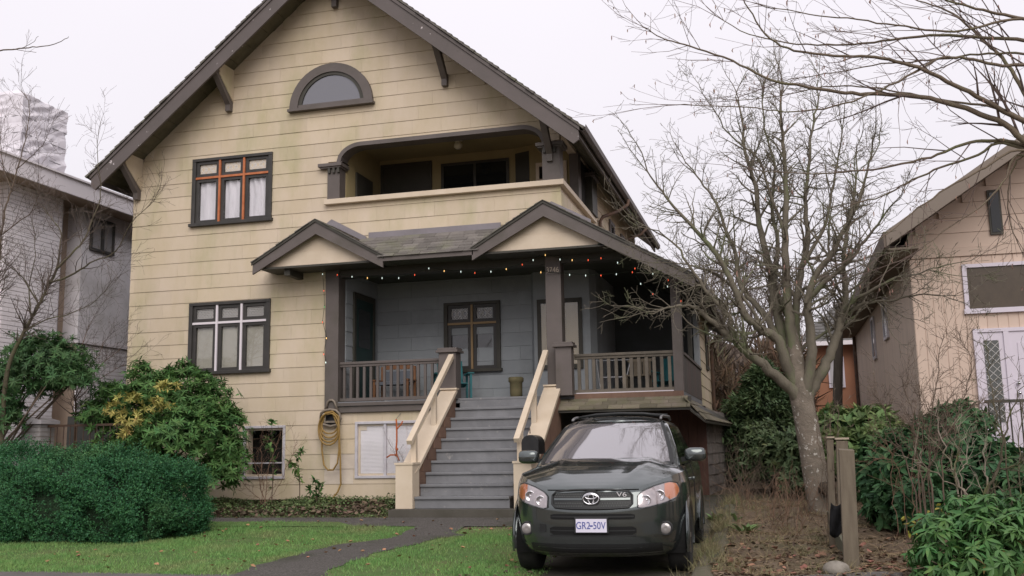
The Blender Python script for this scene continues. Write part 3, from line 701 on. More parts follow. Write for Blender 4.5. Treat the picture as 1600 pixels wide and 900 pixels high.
# railings
def railing(xa, xb, y, zlo, zhi, n, mm_, wbal):
    r = MB(); r.box(xa, xb, y - 0.05, y + 0.05, zhi - 0.05, zhi); r.box(xa, xb, y - 0.03, y + 0.03, zhi - 0.1, zhi - 0.05)
    r = r.build('railing', mm_, house, bevel=0.006)
    MB().box(xa, xb, y - 0.035, y + 0.035, zlo, zlo + 0.06).build('bottom_rail', mm_, r)
    me_ = MB().box(-wbal / 2, wbal / 2, -0.02, 0.02, zlo + 0.06, zhi - 0.1).mesh('baluster'); me_.materials.append(mm_)
    for k in range(n): obj('baluster', me_, r, loc=(xa + (xb - xa) * (k + 0.6) / (n + 0.2), y, 0), rot=(0, 0, random.uniform(-.03, .03)))
M['baluster'] = mat('weathered_baluster', (0.115, 0.10, 0.08), 0.7, c2=(0.16, 0.135, 0.105), scale=5, rnd=0.18, coord='World')
railing(-8.37, -6.22, 18.25, 2.345, 3.12, 15, M['trim'], 0.05)
railing(-3.63, -1.79, 18.22, 2.36, 3.08, 13, M['baluster'], 0.06)
MB().box(-3.60, -1.81, 18.15, 18.2, FZ + 0.012, FZ + 0.03).build('toe_board', M['white_mull'], house)
# right side of the porch: half wall with posts, open above
hw_ = MB().box(-1.70, -1.635, 18.36, 22.48, FZ, 3.0).build('half_wall', M['trim_dark'], house)
for k in range(9): MB().box(-1.645, -1.625, 18.37 + k * 0.455, 18.37 + k * 0.455 + 0.447, FZ, 2.99).build('half_wall_board', mat('dark_board_%d' % k, (0.085 + 0.008 * (k % 3), 0.075, 0.065), 0.75), hw_)
MB().box(-1.74, -1.60, 18.36, 22.48, 3.0, 3.05).build('half_wall_cap', M['trim'], house)
MB().box(-1.71, -1.628, 20.35, 20.45, 3.05, 4.40).build('porch_post', M['trim_dark'], house)
MB().box(-1.72, -1.622, 22.0, 22.48, 3.05, 4.40).build('porch_post', M['porch_wall'], house)
MB().box(-1.74, -1.635, 18.36, 22.48, 4.3, 4.40).build('side_beam', M['trim_dark'], house)
# cream extension behind the porch
ex = MB().box(-1.75, -1.64, 22.48, 25.8, 0.4, 4.5).build('extension_wall', M['cream_trim'], house)
z0 = 2.1; r_ = 0
while z0 < 4.4:
    for k in range(3):
        a = 22.49 + k * 1.105; MB().prism([(-1.65, z0), (-1.622, z0), (-1.634, z0 + 0.285), (-1.65, z0 + 0.285)], a, a + 1.1, 'xz').build('siding_panel', M['cream'], ex)
    z0 += 0.2885
f = MB().box(-1.63, -1.59, 24.2, 24.9, 3.15, 4.15).build('extension_window', M['trim_dark'], house)
MB().box(-1.6, -1.585, 24.3, 24.8, 3.25, 4.05).build('pane', M['glass_dark'], f)

# ---- porch roofs
def slab(poly, y0, y1, m, name, parent): return MB().prism(poly, y0, y1, 'xz').build(name, m, parent)
PY = 17.45; SL = 0.575
def gable(cx_, zap, xl, xr, yback, nm):
    def zt(x): return zap - SL * abs(x - cx_)
    g = MB()
    for xe in (xl, xr): g.prism([(cx_, zap), (xe, zt(xe)), (xe, zt(xe) - 0.09), (cx_, zap - 0.09)], PY + 0.02, yback, 'xz')
    g = g.build('porch_gable_roof', M['shingle'], house)
    for xe in (xl, xr):
        sg = 1 if xe > cx_ else -1
        MB().prism([(cx_, zap - 0.015), (xe, zt(xe) - 0.015), (xe, zt(xe) - 0.235), (cx_, zap - 0.29)], PY - 0.03, PY + 0.02, 'xz').build('barge_board', M['trim'], g)
        MB().prism([(cx_, zap + 0.0), (xe + sg * .02, zt(xe + sg * .02)), (xe + sg * .02, zt(xe) - 0.06), (cx_, zap - 0.05)], PY - 0.055, PY - 0.031, 'xz').build('drip_edge', M['trim_dark'], g)
        n_ = max(4, int(abs(xe - cx_) / 0.13)); c_ = MB()
        for k in range(n_):
            a, b = cx_ + (xe - cx_) * k / n_, cx_ + (xe - cx_) * (k + 1.15) / n_
            c_.prism([(a, zt(a) + 0.004), (b, zt(b) + 0.004), (b, zt(b) + 0.028), (a, zt(a) + 0.012)], PY - 0.07 + random.uniform(-.012, .012), yback, 'xz')
        c_.build('shingle_courses', M['shingle'], g)
    return g
gl = gable(-8.55, 5.87, -9.90, -7.14, 18.19, 'left')
gr = gable(-3.98, 5.87, -5.36, -1.30, 18.19, 'right')
# the long right slope carries on back along the side of the house
b_ = MB(); zt_ = lambda x: 5.87 - SL * abs(x + 3.98)
b_.prism([(-3.75, zt_(-3.75)), (-1.30, zt_(-1.30)), (-1.30, zt_(-1.30) - 0.09), (-3.75, zt_(-3.75) - 0.09)], 18.19, 27.0, 'xz')
b_ = b_.build('side_porch_roof', M['shingle'], house)
MB().box(-1.33, -1.285, 17.47, 27.0, 4.14, 4.31).build('eave_fascia', M['trim'], b_)
gx = -1.22
MB().prism([(gx - .06, 4.31), (gx - .05, 4.22), (gx + .01, 4.19), (gx + .06, 4.24), (gx + .07, 4.33), (gx + .05, 4.33), (gx + .04, 4.25), (gx + .01, 4.21), (gx - .04, 4.23), (gx - .05, 4.31)], 17.5, 27.0, 'xz').build('porch_gutter', M['trim'], house)
MB().tube([(-1.2, 25.2, 4.2), (-1.22, 25.2, 4.1), (-1.42, 25.3, 3.95), (-1.54, 25.45, 3.85), (-1.56, 25.5, 3.7), (-1.56, 25.5, 2.25), (-1.5, 25.6, 2.1), (-1.0, 26.3, 1.9), (-0.9, 26.5, 1.75), (-0.88, 26.6, 1.6), (-0.88, 26.6, 0.4)], 0.045, 8).build('downspout', M['rust'], house, smooth_=True)
# gable triangles (two siding boards each)
for cx_, xl, xr in ((-8.55, -9.84, -7.26), (-3.98, -5.27, -2.69)):
    zb_ = 5.0
    apex = zb_ + SL * (cx_ - xl) * 1.0
    zm = 5.28
    for lo_, hi_ in ((zb_, zm - 0.004), (zm, apex)):
        ch = lambda z: (cx_ - (apex - z) / SL, cx_ + (apex - z) / SL)
        (a, b), (c_, d_) = ch(lo_), ch(hi_)
        MB().prism([(a, lo_), (b, lo_), (d_, hi_), (c_, hi_)], 17.60 - (0.012 if lo_ == zb_ else 0), 17.66, 'xz').build('gable_board', M['cream_trim'], house)
    MB().box(xl + 0.1, xr - 0.1, 17.5, 18.15, 4.955, 4.995).build('gable_soffit', M['trim_dark'], house)
MB().box(-9.3, -9.18, 17.6, 18.19, 4.83, 4.954).build('soffit_bracket', M['trim_dark'], house)
# pent roof between the gables: individual shingles
pent = MB().prism([(17.47, 5.04), (18.19, 5.56), (18.19, 5.48), (17.47, 4.96)], -7.16, -5.3, 'yz').build('pent_roof', M['shingle'], house)
MB().box(-7.14, -5.34, 17.42, 17.468, 4.945, 5.075).build('pent_fascia', M['trim'], pent)
nr_ = 7
sl = Vector((0, 0.72, 0.52)).normalized(); nn = Vector((0, -0.52, 0.72)).normalized()
me_c = {}
for k in range(nr_):
    a = Vector((0, 17.40, 5.02)) + sl * (0.888 * k / nr_); b = a + sl * 0.19
    x = -7.9 - (0.14 if k % 2 else 0)
    while x < -4.7:
        w_ = random.choice((0.24, 0.29, 0.33)); x1 = x + w_ - 0.006
        p0, p1 = a + nn * 0.03, b + nn * 0.012
        lim = -7.14 - (a.z - 5.08) / SL * 1.0; limr = -5.36 + (a.z - 5.08) / SL
        if x1 > lim - 0.15 and x < limr + 0.15:
            j = random.uniform(-0.008, 0.008)
            MB().prism([(p0.y + j, p0.z), (p1.y, p1.z), (p1.y, p1.z - 0.012), (p0.y + j, p0.z - 0.016)], x, x1, 'yz').build('roof_shingle', M['shingle'], pent)
        x += w_
MB().prism([(18.10, 5.50), (18.185, 5.56), (18.185, 5.70), (18.165, 5.70), (18.165, 5.57)], -7.75, -5.0, 'yz').build('flashing', M['flash'], pent)
for sg, cx_ in ((1, -8.55), (1, -3.98)):
    MB().prism([(cx_ - 0.25, 5.86), (cx_, 6.03), (cx_ + 0.75, 5.62), (cx_ + 0.75, 5.50), (cx_, 5.90), (cx_ - .25, 5.74)], 18.14, 18.178, 'xz').build('step_flashing', M['flash'], pent)

# ---- skirt roof below the right part of the porch and the store room under it
sk = MB(); sk.prism([(18.12, 2.24), (17.78, 2.03), (17.78, 1.99), (18.12, 2.20)], -4.05, -1.50, 'yz')
sk.add([(-1.63, 18.12, 2.22), (-1.50, 17.78, 2.0), (-1.27, 18.0, 1.80), (-1.63, 18.12, 2.18), (-1.50, 17.78, 1.96), (-1.27, 18.0, 1.76)], [(0, 1, 2), (3, 5, 4), (1, 4, 5, 2), (0, 2, 5, 3)])
sk.add([(-1.63, 18.12, 2.22), (-1.27, 18.0, 1.80), (-0.92, 27.0, 1.80), (-1.63, 27.0, 2.22), (-1.63, 18.12, 2.18), (-1.27, 18.0, 1.76), (-0.92, 27.0, 1.76), (-1.63, 27.0, 2.18)], [(0, 1, 2, 3), (4, 7, 6, 5), (1, 5, 6, 2), (0, 4, 5, 1)])
sk = sk.build('skirt_roof', M['trim_dark'], house)
for k in range(3):
    t0, t1 = k / 3, (k + 1.35) / 3
    x = -4.1 - 0.12 * k
    while x < -1.52:
        w_ = random.choice((0.26, 0.31, 0.36)); a, b = max(-4.06, x), min(-1.50 - 0.03 * k, x + w_ - 0.006); x += w_
        if b - a < .05: continue
        yA, zA, yB, zB = 17.75 + 0.34 * t0, 2.025 + 0.215 * t0, 17.75 + 0.34 * min(1, t1), 2.025 + 0.215 * min(1, t1)
        j = random.uniform(-0.01, 0.01)
        MB().prism([(yA + j, zA + 0.028), (yB, zB + 0.012), (yB, zB), (yA + j, zA + 0.008)], a, b, 'yz').build('roof_shingle', M['skirt'], sk)
    y = 18.0 - 0.1 * k
    while y < 26.9:
        w_ = random.choice((0.3, 0.38, 0.45)); y1 = min(y + w_ - 0.008, 27.0)
        def P(yy, t, h):
            xe = -1.27 + 0.36 * (yy - 18) / 9
            return (xe + (-1.63 - xe) * t + 0.6 * h, yy, 1.805 + 0.42 * t + 0.7 * h)
        ys0 = max(y, 17.85)
        q = [P(ys0, t0, 0.03), P(y1, t0, 0.03), P(y1, min(1, t1), 0.012), P(ys0, min(1, t1), 0.012), P(ys0, t0, 0.008), P(y1, t0, 0.008), P(y1, min(1, t1), 0), P(ys0, min(1, t1), 0)]
        MB().add(q, [(0, 1, 2, 3), (4, 7, 6, 5), (0, 4, 5, 1), (1, 5, 6, 2), (2, 6, 7, 3), (3, 7, 4, 0)]).build('roof_shingle', M['skirt'], sk)
        y += w_
st_ = MB().box(-4.0, -1.44, 20.6, 20.74, 0.2, 2.15).build('store_front_wall', mat('dark_store_siding', (0.07, 0.062, 0.055), 0.8, c2=(0.09, 0.08, 0.072), scale=3, coord='World'), house)
for k in range(6): MB().prism([(20.61, 0.35 + 0.29 * k), (20.575, 0.35 + 0.29 * k), (20.59, 0.35 + 0.29 * k + 0.285), (20.61, 0.35 + 0.29 * k + 0.285)], -3.3, -2.36, 'yz').build('siding_board', M['grey_shake'], st_)
for k in range(5):
    x = -2.34 + 0.182 * k; MB().box(x, x + 0.177, 20.54, 20.60, 0.28, 2.12).build('door_board', M['brown_board'], st_)
sv = MB().add([(-1.44, 20.6, 0.2), (-1.04, 26.8, 0.2), (-1.04, 26.8, 2.0), (-1.44, 20.6, 2.0), (-1.54, 20.6, 0.2), (-1.14, 26.8, 0.2), (-1.14, 26.8, 2.0), (-1.54, 20.6, 2.0)], [(0, 1, 2, 3), (4, 7, 6, 5), (0, 4, 5, 1), (3, 2, 6, 7), (0, 3, 7, 4), (1, 5, 6, 2)]).build('store_side_wall', M['grey_shake'], house)
for r_ in range(8):
    zz0 = 0.34 + 0.215 * r_; y = 20.58 - 0.1 * (r_ % 3)
    while y < 26.7:
        w_ = random.choice((0.22, 0.27, 0.32)) * 1.6; a, b = max(y, 20.58), min(y + w_ - 0.012, 26.8); y += w_
        xa, xb = -1.44 + 0.4 * (a - 20.6) / 6.2, -1.44 + 0.4 * (b - 20.6) / 6.2; j = random.uniform(0, 0.012)
        q = [(xa + 0.03, a, zz0 - j), (xb + 0.03, b, zz0 - j), (xb + 0.012, b, zz0 + 0.235), (xa + 0.012, a, zz0 + 0.235), (xa - 0.01, a, zz0 - j), (xb - 0.01, b, zz0 - j), (xb - 0.01, b, zz0 + 0.235), (xa - 0.01, a, zz0 + 0.235)]
        MB().add(q, [(0, 1, 2, 3), (4, 7, 6, 5), (0, 4, 5, 1), (1, 5, 6, 2), (2, 6, 7, 3), (3, 7, 4, 0)]).build('shake', M['grey_shake'], sv)
MB().box(-4.10, -3.98, 18.13, 20.6, 0.2, 2.2).build('under_stair_wall', M['trim_dark'], house)

# ---- staircase
SX0, SX1, SY, SZ = -5.86, -4.25, 15.70, 0.43
NR, RISE, RUN = 10, 0.19, 0.272
sc = MB()
prof = [(SY - 0.02, SZ)]
for k in range(NR): prof += [(SY + 0.02 + k * RUN, SZ + k * RISE), (SY + 0.02 + k * RUN, SZ + (k + 1) * RISE - 0.045)]
prof += [(18.11, FZ - 0.06), (18.11, SZ)]
stairs = sc.prism(prof, SX0 + 0.02, SX1 - 0.02, 'yz').build('staircase', M['stair'], house)
me_t = MB().box(SX0, SX1, -0.035, RUN + 0.02, -0.045, 0).mesh('tread'); me_t.materials.append(M['stair'])
me_r = MB().box(SX0, SX1, 0.0, 0.02, 0.0, RISE - 0.046).mesh('riser'); me_r.materials.append(M['stair'])
for k in range(NR):
    obj('tread', me_t, stairs, loc=(0, SY + k * RUN, SZ + (k + 1) * RISE), bevel=0.008); obj('riser', me_r, stairs, loc=(0, SY - 0.002 + k * RUN, SZ + k * RISE + 0.001))
slope = RISE / RUN
for sg, xa, xb in ((-1, -6.16, SX0 - 0.002), (1, SX1 + 0.1, -3.85)):
    # foot box, sloping knee wall, shingled inside cheek
    fb = MB().box(xa, xb, SY - 0.11, SY + 0.22, SZ, 1.14).build('stair_foot_box', M['cream_trim'], house, bevel=0.006)
    MB().box(xa - 0.012, xb + 0.012, SY - 0.125, SY + 0.235, 1.14, 1.175).build('cap', M['cream_trim'], fb)
    y0_, z0_ = SY + 0.221, 1.16
    y1_ = 18.0; z1_ = z0_ + (y1_ - y0_) * slope * 0.935
    kw = MB().prism([(y0_, SZ), (y0_, z0_ - 0.10), (y1_, z1_ - 0.10), (y1_, SZ)], xa + 0.02, xb - (0.03 if sg < 0 else 0.02), 'yz').build('stair_side_wall', M['brown_side'], house)
    cxm = (xa + xb) / 2
    MB().add([(xa - 0.01, y0_ - .2, z0_ - 0.02 - .14), (xb + 0.006, y0_ - .2, z0_ - 0.02 - .14), (xb + 0.006, y1_, z1_), (xa - 0.01, y1_, z1_), (xa - 0.01, y0_, z0_ - 0.10), (xb + 0.006, y0_, z0_ - 0.10), (xb + 0.006, y1_, z1_ - 0.08), (xa - 0.01, y1_, z1_ - 0.08)][0:8], [(0, 1, 2, 3), (4, 7, 6, 5), (1, 5, 6, 2), (0, 3, 7, 4)]).build('sloping_cap', M['cream_trim'], kw)
    if sg < 0:
        for k in range(9):
            zc = SZ + 0.02 + k * 0.19; ys = max(y0_, y0_ + (zc + 0.27 - z0_) / (slope * 0.935))
            MB().box(SX0 - 0.031, SX0 - 0.004, ys + 0.0, 18.0, zc, zc + 0.185).build('cheek_board', M['brown_side'], kw)
    else:
        for k in range(9):
            zc = SZ + 0.02 + k * 0.19; ys = max(y0_, y0_ + (zc + 0.27 - z0_) / (slope * 0.935))
            MB().box(SX1 + 0.10, SX1 + 0.119, ys, 18.0, zc, zc + 0.185).build('cheek_board', M['brown_side'], kw)
    # handrail with two square posts
    hx = xb - 0.10 if sg < 0 else xa + 0.03
    hA, hB = Vector((hx, SY + 0.02, 1.50)), Vector((hx, 17.98, 3.13))
    hr = MB().beam(hA, hB, 0.10, 0.085).build('handrail', M['cream_trim'], house, bevel=0.006)
    for t in (0.10, 0.55):
        p = hA.lerp(hB, t); MB().box(hx - 0.045, hx + 0.045, p.y - 0.045, p.y + 0.045, max(1.12, z0_ + (p.y - y0_) * slope * 0.935 - 0.06), p.z - 0.02).build('rail_post', M['cream_trim'], hr)
    MB().box(xa - 0.02, xb + 0.02, 17.9, 18.06, z1_ - 0.03, z1_ + 0.0).build('landing_cap', M['cream_trim'], kw)
MB().box(-6.20, -3.80, 15.38, 17.9, 0.12, SZ - 0.003).build('concrete_footing', M['concrete'], house)
# ------------------------------------------------------------------ things on and around the porch
# garden hose on a wall hanger
hh = thing('hose_hanger', 'bronze loop-topped hose hanger on the cream wall left of the basement window', 'hose hanger', (-8.50, 18.15, 1.95))
MB().box(-8.62, -8.40, 18.08, 18.185, 1.93, 1.97).build('shelf', M['bronze'], hh)
MB().tube([(-8.72, 18.1, 2.02), (-8.70, 18.08, 2.12), (-8.62, 18.07, 2.17), (-8.5, 18.07, 2.19), (-8.38, 18.07, 2.17), (-8.31, 18.08, 2.1), (-8.30, 18.1, 2.0), (-8.34, 18.1, 1.9), (-8.5, 18.1, 1.86), (-8.66, 18.1, 1.9), (-8.72, 18.1, 2.02)], 0.028, 8).build('cradle', M['bronze'], hh, smooth_=True)
MB().tube([(-8.62, 18.1, 2.16), (-8.57, 18.1, 2.34), (-8.53, 18.1, 2.37), (-8.47, 18.1, 2.37), (-8.43, 18.1, 2.34), (-8.36, 18.1, 2.16)], 0.026, 8).build('loop', M['bronze'], hh, smooth_=True)
MB().box(-8.64, -8.38, 18.16, 18.182, 1.9, 2.14).build('back_plate', M['black'], hh)
def coil(cx_, cz_, rx, rz, y, n=22, a0=-0.3, a1=2 * math.pi + 0.3): return [(cx_ + rx * math.sin(t), y + 0.012 * math.sin(3 * t), cz_ + rz * math.cos(t)) for t in np.linspace(a0, a1, n)]
hz = []
for k, (rx, rz) in enumerate(((0.20, 0.24), (0.215, 0.28), (0.225, 0.31), (0.19, 0.2))):
    hz += coil(-8.51, 2.12 - rz, rx, rz, 18.07 - 0.022 * (k % 3))
hz += [(-8.30, 18.05, 1.8), (-8.30, 18.05, 1.4), (-8.33, 18.05, 1.15), (-8.42, 18.05, 1.02), (-8.53, 18.05, 1.02), (-8.62, 18.06, 1.12), (-8.67, 18.07, 1.4), (-8.68, 18.08, 1.9), (-8.6, 18.06, 2.13), (-8.45, 18.05, 2.15), (-8.31, 18.04, 2.05), (-8.29, 18.04, 1.7), (-8.27, 18.05, 1.2), (-8.26, 18.06, 0.75), (-8.32, 18.05, 0.6), (-8.42, 18.02, 0.48), (-8.5, 17.95, 0.40)]
gh = thing('garden_hose', 'coiled ochre garden hose looped over the hanger and trailing to the ground', 'hose', (-8.5, 18.1, 0.42))
MB().tube(hz, 0.017, 8).build('hose_tube', M['hose'], gh, smooth_=True)
MB().tube([(-8.5, 17.95, 0.40), (-8.53, 17.93, 0.395)], 0.022, 8).build('coupling', M['bronze'], gh)
# knotted orange rope in front of the basement window
rp = thing('orange_rope', 'knotted orange rope hanging in front of the basement window beside the stairs', 'rope', (-6.92, 17.95, 1.2))
P = lambda x, y: atY(x, y, 17.95)
MB().tube([P(619, 655), P(619.5, 660), P(620, 675), P(620, 690), P(619, 700), P(620, 712)], 0.017, 8).build('cord', M['rope_orange'], rp, smooth_=True)
MB().tube([P(629, 658), P(627, 663), P(623, 667), P(620, 671)], 0.013, 8).build('cord', M['rope_orange'], rp, smooth_=True)
MB().tube([P(604, 715), P(610, 711), P(617, 711), P(621, 713), P(624, 720)], 0.014, 8).build('cord', M['rope_orange'], rp, smooth_=True)
for q in ((620, 702), (619, 711)):
    c = P(*q); MB().lathe([(0.001, -0.03), (0.026, -0.018), (0.03, 0.0), (0.026, 0.018), (0.001, 0.03)], c, 8).build('knot', M['rope_orange'], rp, smooth_=True)
MB().tube([P(619, 655), (P(619, 655).x, 18.19, P(619, 655).z + 0.12)], 0.006, 5).build('hook', M['steel'], rp)
# black mailbox on the right knee wall
mb = thing('mailbox', 'small black rounded mailbox on the cream wall beside the stairs, behind the car', 'mailbox', (-3.75, 15.5, 1.3))
prof = [(-3.93, 1.28), (-3.93, 1.46)] + [(-3.79 + 0.14 * math.cos(t), 1.46 + 0.12 * math.sin(t)) for t in np.linspace(math.pi, 0, 9)] + [(-3.65, 1.28)]
MB().prism(prof, 15.28, 15.7, 'xz').build('box', M['black'], mb, bevel=0.004)
MB().prism([(x * 0.96 + -3.79 * 0.04, z * 0.97 + 1.4 * 0.03) for x, z in prof], 15.265, 15.281, 'xz').build('lid', M['black'], mb)
MB().box(-3.80, -3.785, 15.3, 15.31, 1.6, 1.68).build('flag', M['rust'], mb)
MB().box(-3.86, -3.72, 15.45, 15.62, 1.17, 1.285).build('bracket', M['black'], mb)
# pot on the porch
pt = MB().lathe([(0.001, 2.33), (0.12, 2.33), (0.125, 2.5), (0.13, 2.68), (0.155, 2.70), (0.155, 2.77), (0.135, 2.79), (0.11, 2.78), (0.10, 2.70), (0.001, 2.69)], (-5.1, 19.5, 0), 18)
pt.build('plant_pot', M['pot'], None, smooth_=True, label='tall mossy clay pot standing on the porch at the top of the stairs', category='pot')
# chairs on the porch
def adirondack(loc, rz, label):
    t = thing('garden_chair', label, 'chair', loc, 'teal chairs on the porch', rz, local=True)
    for k in range(5): MB().add([(-.25 + .1 * k + .005, .25, .32), (-.25 + .1 * k + .095, .25, .32), (-.27 + .108 * k + .1, .52, .95 - .05 * abs(k - 2)), (-.27 + .108 * k, .52, .95 - .05 * abs(k - 2)), (-.25 + .1 * k + .005, .27, .31), (-.25 + .1 * k + .095, .27, .31), (-.27 + .108 * k + .1, .54, .94 - .05 * abs(k - 2)), (-.27 + .108 * k, .54, .94 - .05 * abs(k - 2))], [(0, 1, 2, 3), (4, 7, 6, 5), (0, 4, 5, 1), (1, 5, 6, 2), (2, 6, 7, 3), (3, 7, 4, 0)]).build('back_slat', M['teal'], t)
    for k in range(5): MB().box(-.27, .27, -.3 + .11 * k, -.3 + .11 * k + .1, .33 - .012 * k, .35 - .012 * k).build('seat_slat', M['teal'], t)
    for sx in (-.33, .33):
        MB().box(sx - .06, sx + .06, -.35, .35, .53, .555).build('armrest', M['teal'], t)
        MB().box(sx - .02, sx + .02, -.33, -.23, 0, .53).build('leg', M['teal'], t); MB().box(sx - .02, sx + .02, .28, .36, 0, .53).build('leg', M['teal'], t)
    return t
adirondack((-6.33, 19.15, FZ), R(25), 'teal slatted chair half hidden behind the left stair pedestal')
adirondack((-2.15, 20.6, FZ), R(-10), 'teal slatted chair in the right corner of the porch behind the balusters')
wc = thing('wooden_chair', 'varnished wooden chair behind the left porch railing', 'chair', (-7.62, 19.3, FZ))
for x in (-7.98, -7.26):
    MB().box(x - .025, x + .025, 19.45, 19.5, FZ, 3.08).build('leg', M['wood'], wc); MB().box(x - .025, x + .025, 19.02, 19.07, FZ, 2.78).build('leg', M['wood'], wc)
    MB().box(x - .03, x + .03, 19.0, 19.5, 2.78, 2.81).build('armrest', M['wood'], wc)
MB().prism([(-8.0, 3.04), (-7.24, 3.04), (-7.24, 3.1), (-7.45, 3.14), (-7.8, 3.14), (-8.0, 3.1)], 19.44, 19.49, 'xz').build('top_rail', M['wood'], wc)
MB().box(-7.955, -7.285, 19.03, 19.46, 2.70, 2.76).build('seat', mat('grey_cushion', (0.13, 0.14, 0.16), 0.9), wc)
MB().box(-7.95, -7.29, 19.455, 19.475, 2.8, 3.0).build('back_pad', mat('grey_back_pad', (0.12, 0.13, 0.15), 0.9), wc)
fc = thing('folding_chair', 'steel framed folding chair behind the right porch railing', 'chair', (-3.0, 19.2, FZ))
MB().tube([(-3.28, 19.0, FZ), (-3.42, 19.35, 3.05)], 0.013, 6).build('frame_tube', M['steel'], fc); MB().tube([(-2.88, 19.0, FZ), (-2.74, 19.35, 3.05)], 0.013, 6).build('frame_tube', M['steel'], fc)
MB().tube([(-3.4, 19.4, FZ), (-3.22, 19.05, 2.68)], 0.013, 6).build('frame_tube', M['steel'], fc); MB().tube([(-2.76, 19.4, FZ), (-2.92, 19.05, 2.68)], 0.013, 6).build('frame_tube', M['steel'], fc)
MB().box(-3.3, -2.85, 19.02, 19.35, 2.68, 2.70).build('seat', M['steel'], fc); MB().tube([(-3.42, 19.35, 3.04), (-2.74, 19.35, 3.04)], 0.013, 6).build('top_tube', M['steel'], fc)
gc = thing('wooden_slat_chair', 'weathered grey slatted chair behind the right railing near the corner post', 'chair', (-2.6, 19.4, FZ))
for k in range(5): MB().box(-2.80 + .09 * k, -2.73 + .09 * k, 19.5, 19.52, 2.72, 3.02).build('back_slat', M['wood_grey'], gc)
MB().box(-2.82, -2.35, 19.49, 19.53, 3.0, 3.06).build('top_rail', M['wood_grey'], gc); MB().box(-2.82, -2.36, 19.1, 19.5, 2.70, 2.73).build('seat', M['wood_grey'], gc)
for x in (-2.80, -2.38):
    for y in (19.12, 19.5): MB().box(x - .02, x + .02, y - .02, y + .02, FZ, 2.70).build('leg', M['wood_grey'], gc)
# string lights
def string(label, pts, Y, sag, nm):
    t = thing('string_lights', label, 'string lights', tuple(atY(pts[0][0], pts[0][1], Y)), 'festive string lights on the porch')
    P3 = [atY(x, y, Y) for x, y, c in pts]
    path = []
    for a, b in zip(P3, P3[1:]):
        for k in range(5):
            q = a.lerp(b, k / 5); q.z -= 0.0 - 0.025 - sag * 4 * (k / 5) * (1 - k / 5) * -1; path.append(q)
    path.append(P3[-1] + Vector((0, 0, 0.025)))
    MB().tube(path, 0.0045, 4).build('wire', M['cable'], t)
    for (x, y, c), p in zip(pts, P3):
        b = MB().lathe([(0.001, -0.026), (0.006, -0.018), (0.0085, -0.006), (0.006, 0.008), (0.005, 0.012)], p, 8).build('bulb', BULB[c], t, smooth_=True)
        MB().lathe([(0.008, 0.010), (0.008, 0.028), (0.001, 0.03)], p, 6).build('socket', M['cable'], b)
string('coloured string lights strung under the porch roof from the left post to the middle post', [(527, 429, 'r'), (550, 432, 'w'), (574, 434, 'y'), (597, 434, 'w'), (623, 434, 'w'), (648, 429, 'r'), (670, 419, 'w'), (694, 423, 'y'), (720, 424, 'w'), (742, 426, 'r'), (767, 424, 'w'), (791, 420, 'y'), (816, 413, 'r'), (833, 406, 'w'), (852, 396, 'y')], 17.95, 0.012, 0)
string('upper string lights strung along the gable soffit right of the middle post', [(852, 398, 'y'), (875, 405, 'w'), (894, 406, 'y'), (919, 406, 'r'), (939, 403, 'r'), (965, 410, 'w'), (992, 419, 'r'), (1020, 427, 'w'), (1044, 437, 'r'), (1064, 470, 'r')], 17.9, 0.012, 1)
string('lower string lights strung behind the middle post to the right corner', [(845, 425, 'y'), (890, 429, 'w'), (915, 430, 'w'), (939, 430, 'r'), (963, 428, 'w'), (988, 425, 'r'), (1001, 443, 'w'), (1020, 459, 'r'), (1043, 447, 'w')], 18.1, 0.012, 2)
string('string lights hanging down the left porch post against the cream wall', [(504, 428, 'w'), (506, 454, 'r'), (507, 479, 'g'), (504, 503, 'r'), (510, 528, 'y'), (506, 553, 'r'), (509, 566, 'w')], 18.10, 0.0, 3)
# ------------------------------------------------------------------ the car (local coordinates: x right in the picture, y to the rear, z up)
CP = mat('dark_green_car_paint', (0.098, 0.112, 0.11), 0.17, c2=(0.105, 0.12, 0.118), scale=2, metal=0.8, coat=1.0, spec=0.5, bump=0.0)
C_BLK = mat('car_black_plastic', (0.018, 0.019, 0.019), 0.5)
C_DARK = mat('car_underside', (0.006, 0.006, 0.006), 0.9)
C_CHR = mat('car_chrome', (0.75, 0.75, 0.77), 0.12, metal=1.0)
C_SIL = mat('roof_rail_silver', (0.2, 0.195, 0.195), 0.35, metal=0.7)
C_TYRE = mat('tyre_rubber', (0.014, 0.014, 0.014), 0.8, c2=(0.022, 0.021, 0.02), scale=8, bump=0.2, bscale=60)
C_RIM = mat('alloy_rim', (0.38, 0.37, 0.37), 0.35, metal=0.8)
C_SCREEN = mat('windscreen_glass', (0.30, 0.285, 0.30), 0.04, metal=0.55, spec=0.6, coat=1.0)
C_SIDEGL = mat('side_window_glass', (0.02, 0.024, 0.024), 0.04, spec=0.7, coat=1.0)
C_LAMP = glass_mat('headlamp_lens', 0.12, (0.92, 0.9, 0.9), 0.08)
C_LAMPIN = mat('headlamp_reflector', (0.50, 0.45, 0.45), 0.3, c2=(0.35, 0.31, 0.32), scale=18, metal=0.45)
C_AMBER = mat('amber_indicator', (0.62, 0.21, 0.075), 0.3)
C_PLATE = mat('plate_white', (0.68, 0.66, 0.76), 0.45)
C_PBLUE = mat('plate_blue', (0.06, 0.08, 0.30), 0.5)
car = thing('parked_car', 'dark green suv parked nose-out on the driveway, licence plate GR2 50V', 'car', (-1.84, 9.86, 0.095), None, R(1.8), local=True)
W0 = 0.885
def sh(y):  return lerp_table([(0, .85), (.05, .88), (.12, .91), (.2, .938), (.3, .967), (.42, .99), (.55, 1.006), (.75, 1.02), (1.0, 1.032), (1.5, 1.06), (4.6, 1.12)], y)
